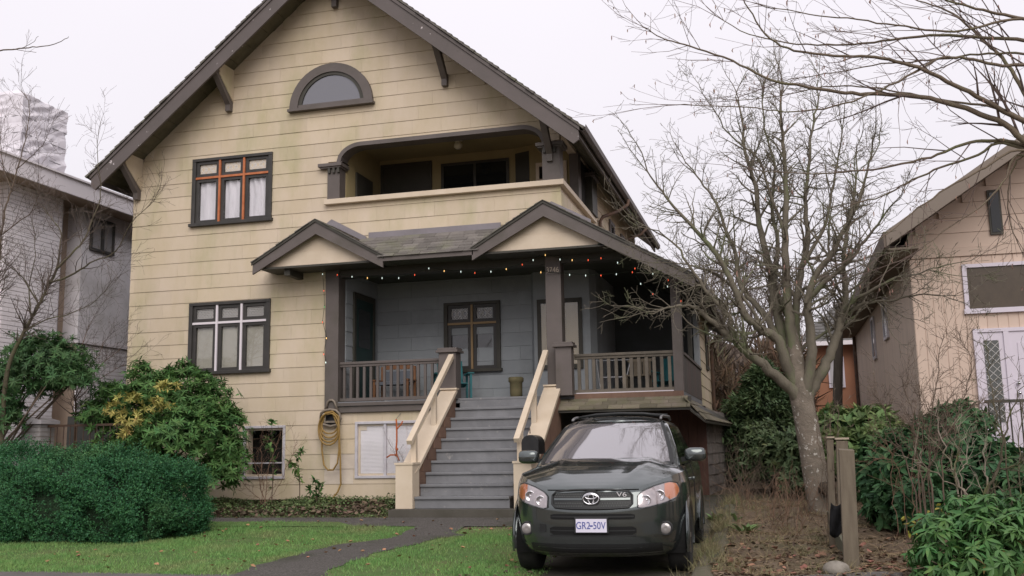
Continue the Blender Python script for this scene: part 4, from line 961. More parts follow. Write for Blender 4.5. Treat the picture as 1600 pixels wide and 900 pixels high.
def wfac(t): return lerp_table([(0, .90), (.08, .955), (.2, .99), (.45, 1.0), (.7, 1.0), (.88, .985), (1, .945)], t)
def ysh(t):  return lerp_table([(0, .20), (.06, .11), (.14, .045), (.3, .01), (.5, 0), (.72, .0), (.78, .012), (.86, .03), (.94, .05), (1, .085)], t)
FD, FPW, RD, RPW = 0.86, 2.45, 0.55, 3.0
def outline(u):
    """u 0..1 along the half outline: nose centre -> front corner -> side -> rear centre; returns x, y, front weight."""
    if u < 0.34:
        a = (u / 0.34) * math.pi / 2
        x = math.sin(a) ** (2 / FPW); y = FD * (1 - math.cos(a) ** (2 / FPW)); return x, y, 1 - smooth(.2, FD, y)
    if u < 0.8: return 1.0, FD + (4.6 - FD - RD) * (u - 0.34) / 0.46, 0
    a = (u - 0.8) / 0.2 * math.pi / 2
    return math.cos(a) ** (2 / RPW), 4.6 - RD + RD * math.sin(a) ** (2 / RPW), 0
def body(u, t):
    x, y, fw = outline(u); z = 0.21 + t * (sh(y) - 0.21)
    wf = wfac(t); yy = y + ysh(t) * (0.25 + 0.75 * fw if y < 1.2 else 0)
    bulge = 0.03 * math.exp(-((y - 0.9) / 0.33) ** 2) + 0.03 * math.exp(-((y - 3.56) / 0.36) ** 2)
    return Vector((W0 * x * wf + bulge * x * (t > .15) * x, yy, z))
us = [0.34 * (k / 40) ** 0.9 for k in range(40)] + [0.34 + 0.46 * k / 96 for k in range(96)] + [0.8 + 0.2 * k / 16 for k in range(17)]
ts = [k / 34 for k in range(35)]
WHEELS = ((0.90, 0.355), (3.56, 0.355))
def body_side(sg):
    m = MB(); idx = {}
    for i, u in enumerate(us):
        for j, t in enumerate(ts):
            p = body(u, t); idx[i, j] = len(m.v); m.v.append((sg * p.x, p.y, p.z))
    for i in range(len(us) - 1):
        for j in range(len(ts) - 1):
            q = [(i, j), (i + 1, j), (i + 1, j + 1), (i, j + 1)]
            c = sum((Vector(m.v[idx[k]]) for k in q), Vector()) / 4
            if any(math.hypot(c.y - wy, c.z - wz) < 0.385 and abs(c.x) > 0.6 for wy, wz in WHEELS): continue
            m.f.append(tuple(idx[k] for k in q))
    return m
bm_ = body_side(1); b2 = body_side(-1); bm_.add(b2.v, b2.f)
# bonnet and shoulders closed over the top
rows = []
for u in us:
    p = body(u, 1.0)
    if p.y > 1.45: break
    cr = 0.03 + 0.10 * smooth(0.1, 1.1, p.y)
    row = []
    for f in np.linspace(-1, 1, 31):
        a = abs(f); h = cr * (1 - a ** 3.2)
        h += 0.018 * math.exp(-((a - 0.55) / 0.10) ** 2) * smooth(0.15, 0.5, p.y)     # raised bonnet shoulders
        row.append((f * p.x, p.y - 0.0, p.z + h))
    rows.append(row)
bm_.grid(rows)
bodyo = bm_.build('body', CP, car, smooth_=True)
rows = [[(f * body(u, 1).x, body(u, 1).y, body(u, 1).z + .0) for f in np.linspace(-1, 1, 7)] for u in us if body(u, 1).y > 1.4]
MB().grid(rows).build('belt_deck', CP, car, smooth_=True)
MB().box(-.70, .70, .8, 4.3, .20, .24).build('floor_pan', C_DARK, car)
for wy, wz in WHEELS:
    for sg in (-1, 1):
        pts = [(wy + 0.40 * math.cos(a), wz + 0.40 * math.sin(a)) for a in np.linspace(-0.35, math.pi + 0.35, 25)]
        m = MB().grid([[(sg * 0.55, y, z) for y, z in pts], [(sg * 0.87, y, z) for y, z in pts]]); m.v.append((sg * .56, wy, wz)); o = len(m.v) - 1
        m.f += [(k, k + 1, o) for k in range(len(pts) - 1)]
        m.build('wheel_well', C_DARK, car)
        fl = MB(); rr = []
        for a in np.linspace(-0.28, math.pi + 0.28, 31):
            rr.append([(sg * xx, wy + r * math.cos(a), wz + r * math.sin(a)) for xx, r in ((0.86, .372), (.917, .376), (.922, .40), (.912, .432), (.885, .452))])
        fl.grid(rr).build('wheel_arch', CP, car, smooth_=True)
        prof = [(.19, -.10), (.215, -.112), (.30, -.115), (.338, -.10), (.35, -.06), (.352, 0), (.35, .06), (.338, .10), (.30, .115), (.215, .112), (.19, .10)]
        ty = MB().lathe(prof, (sg * .79, wy, wz), 36, 'x').build('wheel', C_TYRE, car, smooth_=True)
        MB().lathe([(.215, sg * .085), (.2, sg * .10), (.19, sg * .09), (.18, sg * .02), (.001, sg * .02)], (sg * .79, wy, wz), 30, 'x').build('rim', C_RIM, ty, smooth_=True)
        sp = MB()
        for k in range(6):
            a = k * math.pi / 3; sp.beam((sg * .885, wy + .03 * math.cos(a), wz + .03 * math.sin(a)), (sg * .885, wy + .195 * math.cos(a), wz + .195 * math.sin(a)), .045, .02, (1, 0, 0))
        sp.build('spokes', C_RIM, ty)
# greenhouse
def gh_pt(u, t):
    """u as for the outline; t 0 belt .. 1 roof edge"""
    hw = lerp_table([(0, .80), (.35, .745), (.7, .665), (.9, .61), (1, .56)], t); yf = lerp_table([(0, .93), (.5, 1.45), (.88, 1.87), (1, 2.08)], t); yr = lerp_table([(0, 4.5), (1, 4.15)], t); z = lerp_table([(0, 1.075), (.5, 1.335), (.88, 1.54), (1, 1.585)], t)
    if u < .34:
        s = u / .34
        return Vector((hw * (1 - (1 - s) ** 1.12), yf + .30 * s ** 2.4, z))
    if u < .8: return Vector((hw, yf + .30 + (yr - .45 - yf - .30) * (u - .34) / .46, z))
    a = (u - .8) / .2 * math.pi / 2; return Vector((hw * math.cos(a) ** (2 / 3), yr - .45 + .45 * math.sin(a) ** (2 / 3), z))
g = MB(); gus = [0.34 * k / 20 for k in range(20)] + [.34 + .46 * k / 20 for k in range(20)] + [.8 + .2 * k / 10 for k in range(11)]; gts = [k / 14 for k in range(15)]
for sg in (1, -1): g.grid([[(sg * gh_pt(u, t).x, gh_pt(u, t).y, gh_pt(u, t).z) for t in gts] for u in gus])
rows = []
for u in gus:
    p = gh_pt(u, 1.0); crown = 0.06 * smooth(2.0, 2.6, p.y) + 0.012; rows.append([(f * p.x, p.y, p.z + crown * (1 - abs(f) ** 3)) for f in np.linspace(-1, 1, 17)])
g.grid(rows); g.build('cabin', CP, car, smooth_=True)
def gpatch(us_, ts_, off, sides, name, m, parent=car, sag=0):
    for sg in sides:
        rows = []
        for u in us_:
            r = []
            for t in ts_:
                p = gh_pt(u, t); e = 1e-3; n_ = (gh_pt(min(u + e, .999), t) - p).cross(gh_pt(u, min(1, t + e)) - p if t < 1 - e else p - gh_pt(u, t - e))
                if n_.length < 1e-12: n_ = Vector((0, -1, .5))
                n_.normalize()
                if n_.y > 0.2 and u < .34 or n_.x < 0 and u >= .34: n_ = -n_
                q = p + n_ * off; r.append((sg * q.x, q.y, q.z))
            rows.append(r)
        MB().grid(rows).build(name, m, parent, smooth_=True)
wu = [0.29 * k / 16 for k in range(17)]
# windscreen: one sheet across both halves
rows = []
for u in [-a for a in reversed(wu[1:])] + wu:
    rows.append([((1 if u >= 0 else -1) * gh_pt(abs(u), t).x, gh_pt(abs(u), t).y - 0.006, gh_pt(abs(u), t).z + 0.008) for t in np.linspace(.07, .9, 14)])
ws = MB().grid(rows).build('windscreen', C_SCREEN, car, smooth_=True)
for sx in (-1, 1):
    rows = []
    for u in np.linspace(.29, .312, 3): rows.append([(sx * gh_pt(u, t).x, gh_pt(u, t).y - 0.012, gh_pt(u, t).z + 0.008) for t in np.linspace(.04, .95, 12)])
    MB().grid(rows).build('screen_seal', C_BLK, car, smooth_=True)
rows = [[((1 if u >= 0 else -1) * gh_pt(abs(u), t).x, gh_pt(abs(u), t).y - 0.008, gh_pt(abs(u), t).z + 0.008) for t in (.0, .035, .068)] for u in np.linspace(-.3, .3, 31)]
MB().grid(rows).build('cowl', C_BLK, car, smooth_=True)
for a, b in (((-.1, 1.0, 1.135), (.52, 1.13, 1.15)), ((-.62, 1.12, 1.13), (-.08, 1.0, 1.14))):
    MB().tube([a, ((a[0] + b[0]) / 2, (a[1] + b[1]) / 2 - .02, (a[2] + b[2]) / 2 + .015), b], .009, 6).build('wiper', C_BLK, car)
MB().box(.36, .46, 1.93, 1.935, 1.535, 1.555)
gpatch(np.linspace(.345, .47, 8), np.linspace(.10, .86, 8), .006, (1, -1), 'side_window', C_SIDEGL)
gpatch(np.linspace(.48, .62, 8), np.linspace(.10, .86, 8), .006, (1, -1), 'side_window', C_SIDEGL)
gpatch(np.linspace(.63, .78, 8), np.linspace(.12, .86, 8), .006, (1, -1), 'side_window', C_SIDEGL)
# sticker and a dead leaf on the windscreen
MB().add([(.47, 1.80, 1.53), (.56, 1.83, 1.53), (.56, 1.85, 1.55), (.47, 1.82, 1.55)], [(0, 1, 2, 3)])
# roof rails and cross bar
for sx in (-1, 1):
    MB().tube([(sx * .535, 2.2, 1.605), (sx * .53, 2.3, 1.632), (sx * .53, 2.5, 1.648), (sx * .52, 3.7, 1.665), (sx * .52, 3.9, 1.63)], .017, 8).build('roof_rail', C_SIL, car, smooth_=True)
MB().tube([(-.52, 2.6, 1.65), (-.3, 2.58, 1.683), (0, 2.57, 1.692), (.3, 2.58, 1.683), (.52, 2.6, 1.65)], .016, 8).build('cross_bar', C_BLK, car, smooth_=True)
MB().tube([(-.53, 3.35, 1.68), (0, 3.33, 1.71), (.53, 3.35, 1.68)], .016, 8).build('cross_bar', C_BLK, car, smooth_=True)
# mirrors
for sx in (-1, 1):
    m = MB(); c = Vector((sx * .955, 1.56, 1.185)); rows = []
    for a in np.linspace(-math.pi / 2, math.pi / 2, 9):
        r = []
        for b in np.linspace(0, 2 * math.pi, 25):
            def se(v, e): return math.copysign(abs(v) ** e, v)
            r.append((c.x + .118 * se(math.cos(b), .55) * se(math.cos(a), .5), c.y + .07 * se(math.sin(a), .7), c.z + .078 * se(math.sin(b), .55) * se(math.cos(a), .5)))
        rows.append(r)
    mi = m.grid(rows).build('wing_mirror', CP, car, smooth_=True)
    MB().beam((sx * .80, 1.60, 1.13), (sx * .90, 1.58, 1.15), .06, .05).build('stalk', C_BLK, mi)
# ---- front face details, laid on the body surface
TAB = [body(0.34 * (i / 90), t) for i in range(91) for t in np.linspace(0, 1, 61)]
TX = np.array([(p.x, p.z) for p in TAB]); TY = np.array([p.y for p in TAB])
def fy(x, z):
    d = (TX[:, 0] - abs(x)) ** 2 + (TX[:, 1] - z) ** 2; k = np.argpartition(d, 6)[:6]; w_ = 1 / (d[k] + 1e-6); return float((TY[k] * w_).sum() / w_.sum())
def front(x, z, off): return (x, fy(x, z) - off, z)
def fpatch(name, m, tops, bots, off, nx=18, nz=8, parent=car, sx=1):
    """tops / bots: tables x -> z for the upper and lower edge"""
    x0, x1 = tops[0][0], tops[-1][0]
    rows = [[front(sx * x, lerp_table(bots, x) + (lerp_table(tops, x) - lerp_table(bots, x)) * k / nz, off) for k in range(nz + 1)] for x in np.linspace(x0, x1, nx)]
    return MB().grid(rows).build(name, m, parent, smooth_=True)
def frim(name, m, tops, bots, off, r, parent=car, sx=1, nx=16):
    x0, x1 = tops[0][0], tops[-1][0]; xs_ = np.linspace(x0, x1, nx)
    pts = [front(sx * x, lerp_table(tops, x), off) for x in xs_] + [front(sx * x, lerp_table(bots, x), off) for x in xs_[::-1]]
    return MB().tube(pts + [pts[0]], r, 6).build(name, m, parent, smooth_=True)
gt = [(-.40, .815), (-.37, .85), (-.2, .868), (0, .872), (.2, .868), (.37, .85), (.40, .815)]; gb = [(-.40, .735), (-.37, .70), (-.2, .69), (0, .688), (.2, .69), (.37, .70), (.40, .735)]
grl = fpatch('grille', C_BLK, gt, gb, .006, 30, 6)
frim('grille_surround', C_BLK, gt, gb, .012, .011, grl, nx=24)
fpatch('grille_bar', CP, [(-.38, .792), (.38, .792)], [(-.38, .772), (.38, .772)], .018, 24, 2, grl)
fpatch('grille_bar', CP, [(-.36, .852), (0, .868), (.36, .852)], [(-.36, .838), (0, .852), (.36, .838)], .014, 24, 2, grl)
hexm = mat('grille_mesh_metal', (0.06, 0.065, 0.062), 0.35)
l = MB()
for z in (.718, .745, .810, .832):
    for k in range(31):
        x = -.37 + .0247 * k + (.012 if z in (.745, .832) else 0)
        if abs(x) < .085 or abs(x) > .375: continue
        c = Vector(front(x, z, .012)); l.add([c + Vector((.010, 0, 0)), c + Vector((0, -.004, .010)), c + Vector((-.010, 0, 0)), c + Vector((0, -.004, -.010))], [(0, 1, 2, 3)])
l.build('grille_mesh', hexm, grl)
# emblem: three crossed ovals in chrome
em = MB().lathe([(.001, 0), (.088, 0), (.09, .008), (.001, .008)], (0, fy(0, .785) - .030, .785), 28, 'y').build('emblem', C_BLK, car)
def oval(cx_, cz_, rx, rz, y, r): return [(cx_ + rx * math.cos(t), y, cz_ + rz * math.sin(t)) for t in np.linspace(0, 2 * math.pi, 33)]
ye = fy(0, .785) - .036
o_ = MB(); o_.tube(oval(0, .785, .078, .053, ye, 0), .0085, 6, False); o_.tube(oval(0, .785, .027, .051, ye - .002, 0), .0075, 6, False); o_.tube(oval(0, .805, .058, .021, ye - .003, 0), .0075, 6, False)
o_.build('emblem_ovals', C_CHR, em, smooth_=True)
obj('badge', text_mesh('V6', .066, mat('badge_silver', (.62, .6, .6), .35, metal=.3), .004, 1.4), car, loc=(.30, fy(.30, .822) - .034, .822))
# lower intakes
li = fpatch('lower_intake', C_DARK, [(-.42, .628), (-.40, .638), (.40, .638), (.42, .628)], [(-.42, .592), (-.40, .586), (.40, .586), (.42, .592)], .005, 24, 3)
l2 = fpatch('lower_intake', C_DARK, [(-.43, .50), (-.41, .515), (.41, .515), (.43, .50)], [(-.43, .455), (-.41, .44), (.41, .44), (.43, .455)], .005, 24, 3)
for z, x in ((.612, .41), (.478, .42)): fpatch('intake_bar', C_BLK, [(-x, z + .007), (x, z + .007)], [(-x, z - .007), (x, z - .007)], .009, 24, 2, li)
fpatch('lip', C_BLK, [(-.43, .434), (.43, .434)], [(-.43, .424), (.43, .424)], .012, 24, 2)
fpatch('under_bumper', C_BLK, [(-.66, .345), (.66, .345)], [(-.66, .235), (.66, .235)], .004, 24, 4)
fpatch('tow_cover', C_BLK, [(-.545, .535), (-.475, .535)], [(-.545, .46), (-.475, .46)], .004, 6, 4)
for sx in (-1, 1):
    ht = [(.452, .805), (.49, .848), (.60, .895), (.68, .918), (.75, .932), (.81, .918), (.835, .86)]; hb = [(.452, .70), (.49, .688), (.60, .708), (.68, .728), (.75, .748), (.81, .775), (.835, .825)]
    hin = fpatch('headlight', C_LAMPIN, ht, hb, .004, 20, 8, sx=sx)
    fpatch('indicator', C_AMBER, [(.70, .915), (.75, .926), (.805, .912), (.83, .862)], [(.70, .80), (.75, .762), (.805, .785), (.83, .83)], .010, 10, 6, hin, sx)
    frim('lamp_seal', C_BLK, ht, hb, .006, .007, hin, sx)
    for hx, hz_, r in ((.53, .765, .05), (.655, .805, .055)):
        c = front(sx * hx, hz_, .012); MB().lathe([(r, 0), (r * .92, -.008), (r * .8, .004), (r * .35, .012), (.001, .004)], c, 20, 'y').build('reflector', C_CHR, hin, smooth_=True)
    fpatch('lens', C_LAMP, ht, hb, .022, 20, 8, hin, sx)
    c = front(sx * .70, .485, .034)
    fo = MB().lathe([(.072, .05), (.068, -.008), (.056, -.002), (.05, .01), (.001, .012)], c, 24, 'y').build('fog_lamp', C_BLK, car, smooth_=True)
    MB().lathe([(.053, -.003), (.042, -.012), (.02, -.014), (.001, -.012)], (c[0], c[1] - .002, c[2]), 20, 'y').build('fog_lens', mat('fog_lens_glass', (0.36, 0.34, 0.33), 0.15, metal=0.5), fo, smooth_=True)
# plate
py_ = fy(0, .52) - .03
pl = MB().box(-.168, .168, py_, py_ + .02, .455, .612).build('licence_plate', C_BLK, car, bevel=.004)
MB().box(-.152, .152, py_ - .004, py_ - .0005, .466, .594).build('plate_face', C_PLATE, pl)
obj('plate_text', text_mesh('GR2', .098, C_PBLUE, .001, .80), pl, loc=(-.08, py_ - .006, .528)); obj('plate_text', text_mesh('50V', .098, C_PBLUE, .001, .80), pl, loc=(.08, py_ - .006, .528))
MB().box(-.016, .016, py_ - .006, py_ - .005, .52, .534).build('plate_mark', C_PBLUE, pl)
# shut lines and side trim
for sx in (-1, 1):
    for yy in (1.38, 2.42): 
        pts = []
        for t in np.linspace(.1, 1, 14):
            u = .34 + .46 * (yy - FD) / (4.6 - FD - RD); p = body(u, t); pts.append((sx * (p.x + .001), p.y, p.z))
        MB().tube(pts, .004, 4).build('shut_line', C_DARK, car)
    p = body(.34 + .46 * (2.2 - FD) / (4.6 - FD - RD), .8); MB().box(*sorted((sx * p.x, sx * (p.x + .035))), 2.1, 2.3, p.z - .015, p.z + .02).build('door_handle', CP, car, bevel=.006)
MB().tube([front(x, .868 + .0 * x, .004) for x in np.linspace(-.46, .46, 25)], .005, 4).build('bonnet_gap', C_DARK, car)
# dead leaves and grit lying on the bonnet and cowl
dl = MB()
for k in range(14):
    x, y = random.uniform(-.7, .7), random.uniform(.5, 1.0); z = sh(y) + (0.03 + 0.10 * smooth(.1, 1.1, y)) * (1 - abs(x / .83) ** 3.2) + .018; a = random.uniform(0, 6); s_ = random.uniform(.006, .016)
    dl.add([(x + s_ * math.cos(a + b), y + s_ * math.sin(a + b), z + random.uniform(0, .006)) for b in (0, 1.6, 3.1, 4.7)], [(0, 1, 2, 3)])
dlo = dl.build('leaf_specks', mat('dark_leaf_specks', (0.03, 0.018, 0.015), 0.9), None, kind='stuff', label='dark bits of leaf litter lying on the car bonnet', category='leaf litter'); dlo.location = car.location; dlo.rotation_euler = car.rotation_euler
# ------------------------------------------------------------------ ground
def M_ground(name, a, b, c, s1, s2, bump, bs, rough=0.95): return mat(name, a, rough, c2=b, scale=s1, c3=c, s3=s2, bump=bump, bscale=bs, coord='World', spec=0.2)
G_SOIL = M_ground('soil_and_litter', (0.125, 0.092, 0.064), (0.165, 0.125, 0.088), (0.095, 0.095, 0.05), 5, 1.3, 0.9, 30)
G_LAWN = M_ground('lawn_turf', (0.08, 0.14, 0.04), (0.105, 0.165, 0.055), (0.14, 0.14, 0.065), 6, 1.1, 0.8, 60)
G_PATH = M_ground('exposed_aggregate_path', (0.062, 0.056, 0.05), (0.155, 0.143, 0.132), (0.058, 0.06, 0.042), 48, 0.9, 0.9, 110)
G_DRIVE = M_ground('mossy_driveway', (0.10, 0.09, 0.075), (0.075, 0.07, 0.05), (0.075, 0.09, 0.03), 6, 1.6, 0.7, 70)
def sheet(name, ys, xl, xr, dz, m, n=24, kind='structure', label=None):
    rows = []
    for y in ys:
        a, b = xl(y), xr(y); rows.append([(a + (b - a) * k / n, y, gz(a + (b - a) * k / n, y) + dz) for k in range(n + 1)])
    return MB().grid(rows).build(name, m, None, smooth_=True, kind=kind, label=label)
gx_ = sorted({-400., -120., -60., -35., -24., *np.arange(-18, 8.01, 0.2).round(3).tolist(), 12., 20., 35., 60., 120., 400.}); gy_ = sorted({-300., -100., -40., -15., -5., 2., 6., *np.arange(8, 22.01, 0.2).round(3).tolist(), 24., 26., 28., 30., 33., 37., 42., 50., 70., 100., 160., 300., 600.})
MB().grid([[(x, y, gz(x, y) - 0.004) for x in gx_] for y in gy_]).build('ground', G_SOIL, None, smooth_=True, kind='structure')
def edge(pts): 
    q = sorted((on_ground(*p) for p in pts), key=lambda v: v.y); return [(v.y, v.x) for v in q]
PLt = edge([(367, 898), (414, 882), (470, 865), (539, 851), (589, 838), (618, 828), (622, 822)])
PRt = edge([(514, 896), (539, 881), (589, 865), (632, 856), (679, 842), (711, 833), (735, 829)])
ytop = min(PLt[-1][0], PRt[-1][0])
pl_ = lambda y: lerp_table([(8.0, PLt[0][1] + .9)] + PLt, y); pr_ = lambda y: lerp_table([(8.0, PRt[0][1] + .9)] + PRt, y)
print('path top', ytop, PLt, PRt)
ys = np.arange(8.6, 14.62, 0.15).tolist()
wob = lambda y, k: 0.035 * math.sin(3.3 * y + k) + 0.025 * math.sin(9.1 * y + 2 * k)
sheet('path', ys + [14.62], lambda y: pl_(y) + wob(y, 1), lambda y: pr_(y) + wob(y, 2), 0.012, G_PATH)
sheet('walkway', [14.62, 14.7, 14.8, 14.95, 15.1, 15.25, 15.38], lambda y: -13.6, lambda y: -2.95, 0.012, G_PATH, 70)
lw_l = sheet('lawn', [9.95] + np.arange(10.1, 14.6, 0.15).tolist() + [14.62 + 0.0], lambda y: -16.5, lambda y: (pl_(y) + wob(y, 1)), 0.006, G_LAWN, 60)
sheet('lawn', np.arange(8.6, 14.56, 0.15).tolist(), lambda y: (pr_(y) + wob(y, 2)), lambda y: -2.62 - 0.15 * math.sin(1.7 * y), 0.006, G_LAWN, 24)
sheet('lawn', [14.56, 14.7, 14.85, 14.95], lambda y: -12.4, lambda y: -6.4 - (y - 14.56) * 1.2, 0.016, G_LAWN, 40)
sheet('driveway', np.arange(2, 20.6, 0.2).tolist(), lambda y: -3.05 + 0.25 * math.sin(1.1 * y) * 0.3, lambda y: -0.86, 0.002, G_DRIVE, 24)
sheet('sidewalk', np.arange(8.0, 10.06, 0.2).tolist(), lambda y: -30, lambda y: 20, 0.009 - 0.0, mat('sidewalk_concrete', (0.10, 0.09, 0.085), 0.9, c2=(0.13, 0.12, 0.11), scale=3, bump=0.4, bscale=80, coord='World'), 60)
# grass blades
def in_lawn(x, y):
    yl = 10.0
    a = (x < np.vectorize(lambda v: pl_(v))(y)) & (y > yl) & (y < 14.95) & (x > -16)
    return a
def scatter_grass(n, x0, x1, y0, y1, test):
    x = rng.uniform(x0, x1, n); y = rng.uniform(y0, y1, n); k = np.array([test(a, b) for a, b in zip(x, y)]); return x[k], y[k]
t1 = lambda a, b: random.random() < .62 + .5 * math.sin(2.1 * a + 1.3 * b) * math.sin(1.7 * b - a) and a < pl_(b) + wob(b, 1) - 0.01 + random.gauss(-.02, .06) and (b < 14.62 or a < -6.6 - (b - 14.56) * 1.2)
t2 = lambda a, b: random.random() < .62 + .5 * math.sin(2.3 * a + 1.1 * b) * math.sin(1.9 * b - a) and a > pr_(b) + wob(b, 2) + random.gauss(.02, .06) and a < -2.6 - 0.15 * math.sin(1.7 * b) + random.uniform(-.3, .12)
xa, ya_ = scatter_grass(105000, -12.5, -4.5, 9.9, 14.98, t1); xb, yb_ = scatter_grass(38000, -6.0, -2.3, 9.6, 14.56, t2)
X, Y_ = np.concatenate([xa, xb]), np.concatenate([ya_, yb_]); n = len(X)
Zg = np.array([gz(a, b) for a, b in zip(X, Y_)]) + 0.008
H = rng.uniform(0.016, 0.045, n) * (1 + .5 * np.sin(X * 3.1 + Y_ * 1.7) * np.sin(Y_ * 2.9 - X)); a = rng.uniform(0, 6.283, n); ln = rng.normal(0, 0.5, (n, 2)) * H[:, None]
B = np.stack([X, Y_, Zg], 1); S = np.stack([np.cos(a), np.sin(a), 0 * a], 1) * 0.0045
T = B + np.stack([ln[:, 0], ln[:, 1], H], 1)
V = np.stack([B - S, B + S, T], 1).reshape(-1, 3); F = np.arange(3 * n).reshape(n, 3)
G_BLADE = mat('grass_blade', (0.15, 0.30, 0.09), 0.7, c2=(0.20, 0.34, 0.105), scale=2.2, c3=(0.28, 0.28, 0.135), s3=0.9, island=0.35, coord='World', spec=0.25, trans=0.25)
obj('grass', np_mesh('grass', V, F, G_BLADE), None, 'short green lawn grass either side of the path', 'grass', kind='stuff')
# fallen leaves and straw
def litter(name, label, n, region, size, m, up=0.35, lift=0.012, narrow=False):
    P = []
    for _ in range(n):
        x, y = region(); P.append((x, y, gz(x, y) + lift + random.uniform(0, lift)))
    P = np.array(P); a = rng.uniform(0, 6.283, n); D = np.stack([np.cos(a), np.sin(a), rng.normal(0, up * .5, n)], 1); U = np.stack([rng.normal(0, up, n), rng.normal(0, up, n), np.ones(n)], 1)
    L_ = rng.uniform(*size, n); W_ = L_ * (0.016 if narrow else 0.42) * rng.uniform(.7, 1.2, n)
    return obj(name, leaf_mesh(name, P, D, U, L_, W_, m, 0.5, 0.25), None, label, 'litter' if narrow else 'fallen leaves', kind='stuff')
L_TAN = mat('tan_dead_leaf', (0.30, 0.16, 0.085), 0.8, island=0.45); L_RED = mat('rusty_dead_leaf', (0.22, 0.11, 0.075), 0.8, island=0.5); L_BRN = mat('brown_dead_leaf', (0.125, 0.09, 0.06), 0.85, island=0.5); L_STRAW = mat('dry_straw', (0.27, 0.2, 0.115), 0.85, island=0.4)
R_ = random.uniform
litter('lawn_leaves', 'scattered tan leaves fallen on the lawn and path', 110, lambda: (R_(-9.2, -2.8), R_(10, 15.2)), (0.03, 0.075), L_TAN, 0.3, 0.03)
litter('bed_leaves', 'rusty fallen leaves on the bare bed right of the driveway', 1700, lambda: (R_(-0.85, 3.2), 9.6 + abs(random.gauss(0, 2.6))), (0.025, 0.075), L_BRN)
litter('bed_leaves_red', 'reddish fallen leaves on the bare bed near the posts', 260, lambda: (R_(-0.8, 3.0), 9.8 + abs(random.gauss(0, 1.3))), (0.04, 0.10), L_RED, 0.35, 0.02)
litter('dry_straw', 'dry straw and bent grass covering the right garden bed', 12000, lambda: (R_(-1.0, 2.6), R_(9.8, 17.5)), (0.06, 0.22), L_STRAW, 0.35, 0.018, True)
litter('bed_leaves_front', 'brown leaves fallen on the bed below the house wall', 900, lambda: (random.choice((random.gauss(-9.7, .9), random.gauss(-7.3, .55))), R_(15.4, 17.6)), (0.05, 0.12), L_BRN, 0.5, 0.06)
litter('drive_leaves', 'bits of leaf and moss along the driveway edge', 260, lambda: (random.choice((R_(-3.3, -2.6), R_(-1.0, -0.7))), R_(9.8, 14)), (0.03, 0.08), L_BRN)
# ivy-like ground cover in front of the foundation
def cover(n):
    P = []
    while len(P) < n:
        x, y = R_(-12.9, -6.15), R_(15.4, 18.15)
        d = 0.5 + 0.5 * math.sin(2.1 * x + .6) * math.sin(1.3 * y + x)
        if random.random() < 0.35 + 0.65 * d * (1.0 if x > -9 else .8): P.append((x, y, gz(x, y) + R_(0, 0.16) * (0.5 + d) * smooth(15.3, 15.9, y)))
    return np.array(P)
P = cover(14000); n = len(P)
obj('ground_cover', leaf_mesh('ground_cover', P, np.concatenate([rng.normal(size=(n, 2)), rng.normal(0, .4, (n, 1))], 1), np.concatenate([rng.normal(0, .5, (n, 2)), np.ones((n, 1))], 1), rng.uniform(.025, .055, n), rng.uniform(.011, .02, n), mat('ground_cover_leaf', (0.085, 0.14, 0.05), 0.6, c2=(0.125, 0.165, 0.06), scale=3, island=0.45, coord='World', trans=.15)), None, 'low green ground cover in the bed below the house wall', 'ground cover', kind='stuff')
# low stone edging of the driveway bed, overgrown
ke = MB(); rows = []
for y in np.arange(8.6, 19.5, 0.2):
    h = 0.10 + 0.03 * math.sin(4 * y) + R_(-.015, .015); x = -0.86 + 0.03 * math.sin(2.2 * y)
    rows.append([(x - 0.05, y, gz(x, y) - .05), (x - 0.04, y, gz(x, y) + h * .6), (x, y, gz(x, y) + h), (x + .1, y, gz(x, y) + h + .01), (x + .17, y, gz(x + .17, y) - .02)])
ke.grid(rows).build('bed_edging', mat('mossy_edging', (0.11, 0.095, 0.065), 0.95, c2=(0.075, 0.075, 0.04), scale=6, c3=(0.15, 0.125, 0.085), s3=4, bump=.9, bscale=25, coord='World'), None, smooth_=True, label='low overgrown concrete edging between driveway and garden bed', category='edging')

# tufts of grass along the bed edging and on the bed
n = 9000; X = np.where(rng.random(n) < .6, rng.normal(-.84, .10, n), rng.uniform(-.9, .6, n)); Y_ = rng.uniform(9.7, 18.5, n); k = (np.sin(X * 7 + Y_ * 2.3) + np.sin(Y_ * 5.1) + rng.normal(0, .6, n)) > .3; X, Y_ = X[k], Y_[k]; n = len(X)
Zg = np.array([gz(a, b) for a, b in zip(X, Y_)]) + np.where(abs(X + .84) < .12, .09, .01); H = rng.uniform(.04, .14, n); a = rng.uniform(0, 6.283, n); ln = rng.normal(0, .6, (n, 2)) * H[:, None]
B = np.stack([X, Y_, Zg], 1); S = np.stack([np.cos(a), np.sin(a), 0 * a], 1) * .0035; V = np.stack([B - S, B + S, B + np.stack([ln[:, 0], ln[:, 1], H], 1)], 1).reshape(-1, 3)
obj('edge_grass', np_mesh('edge_grass', V, np.arange(3 * n).reshape(n, 3), mat('dull_edge_grass', (.16, .17, .075), .8, c2=(.26, .21, .12), scale=3, island=.4, coord='World', trans=.2)), None, 'dull grass tufts growing over the driveway edging', 'grass', kind='stuff')
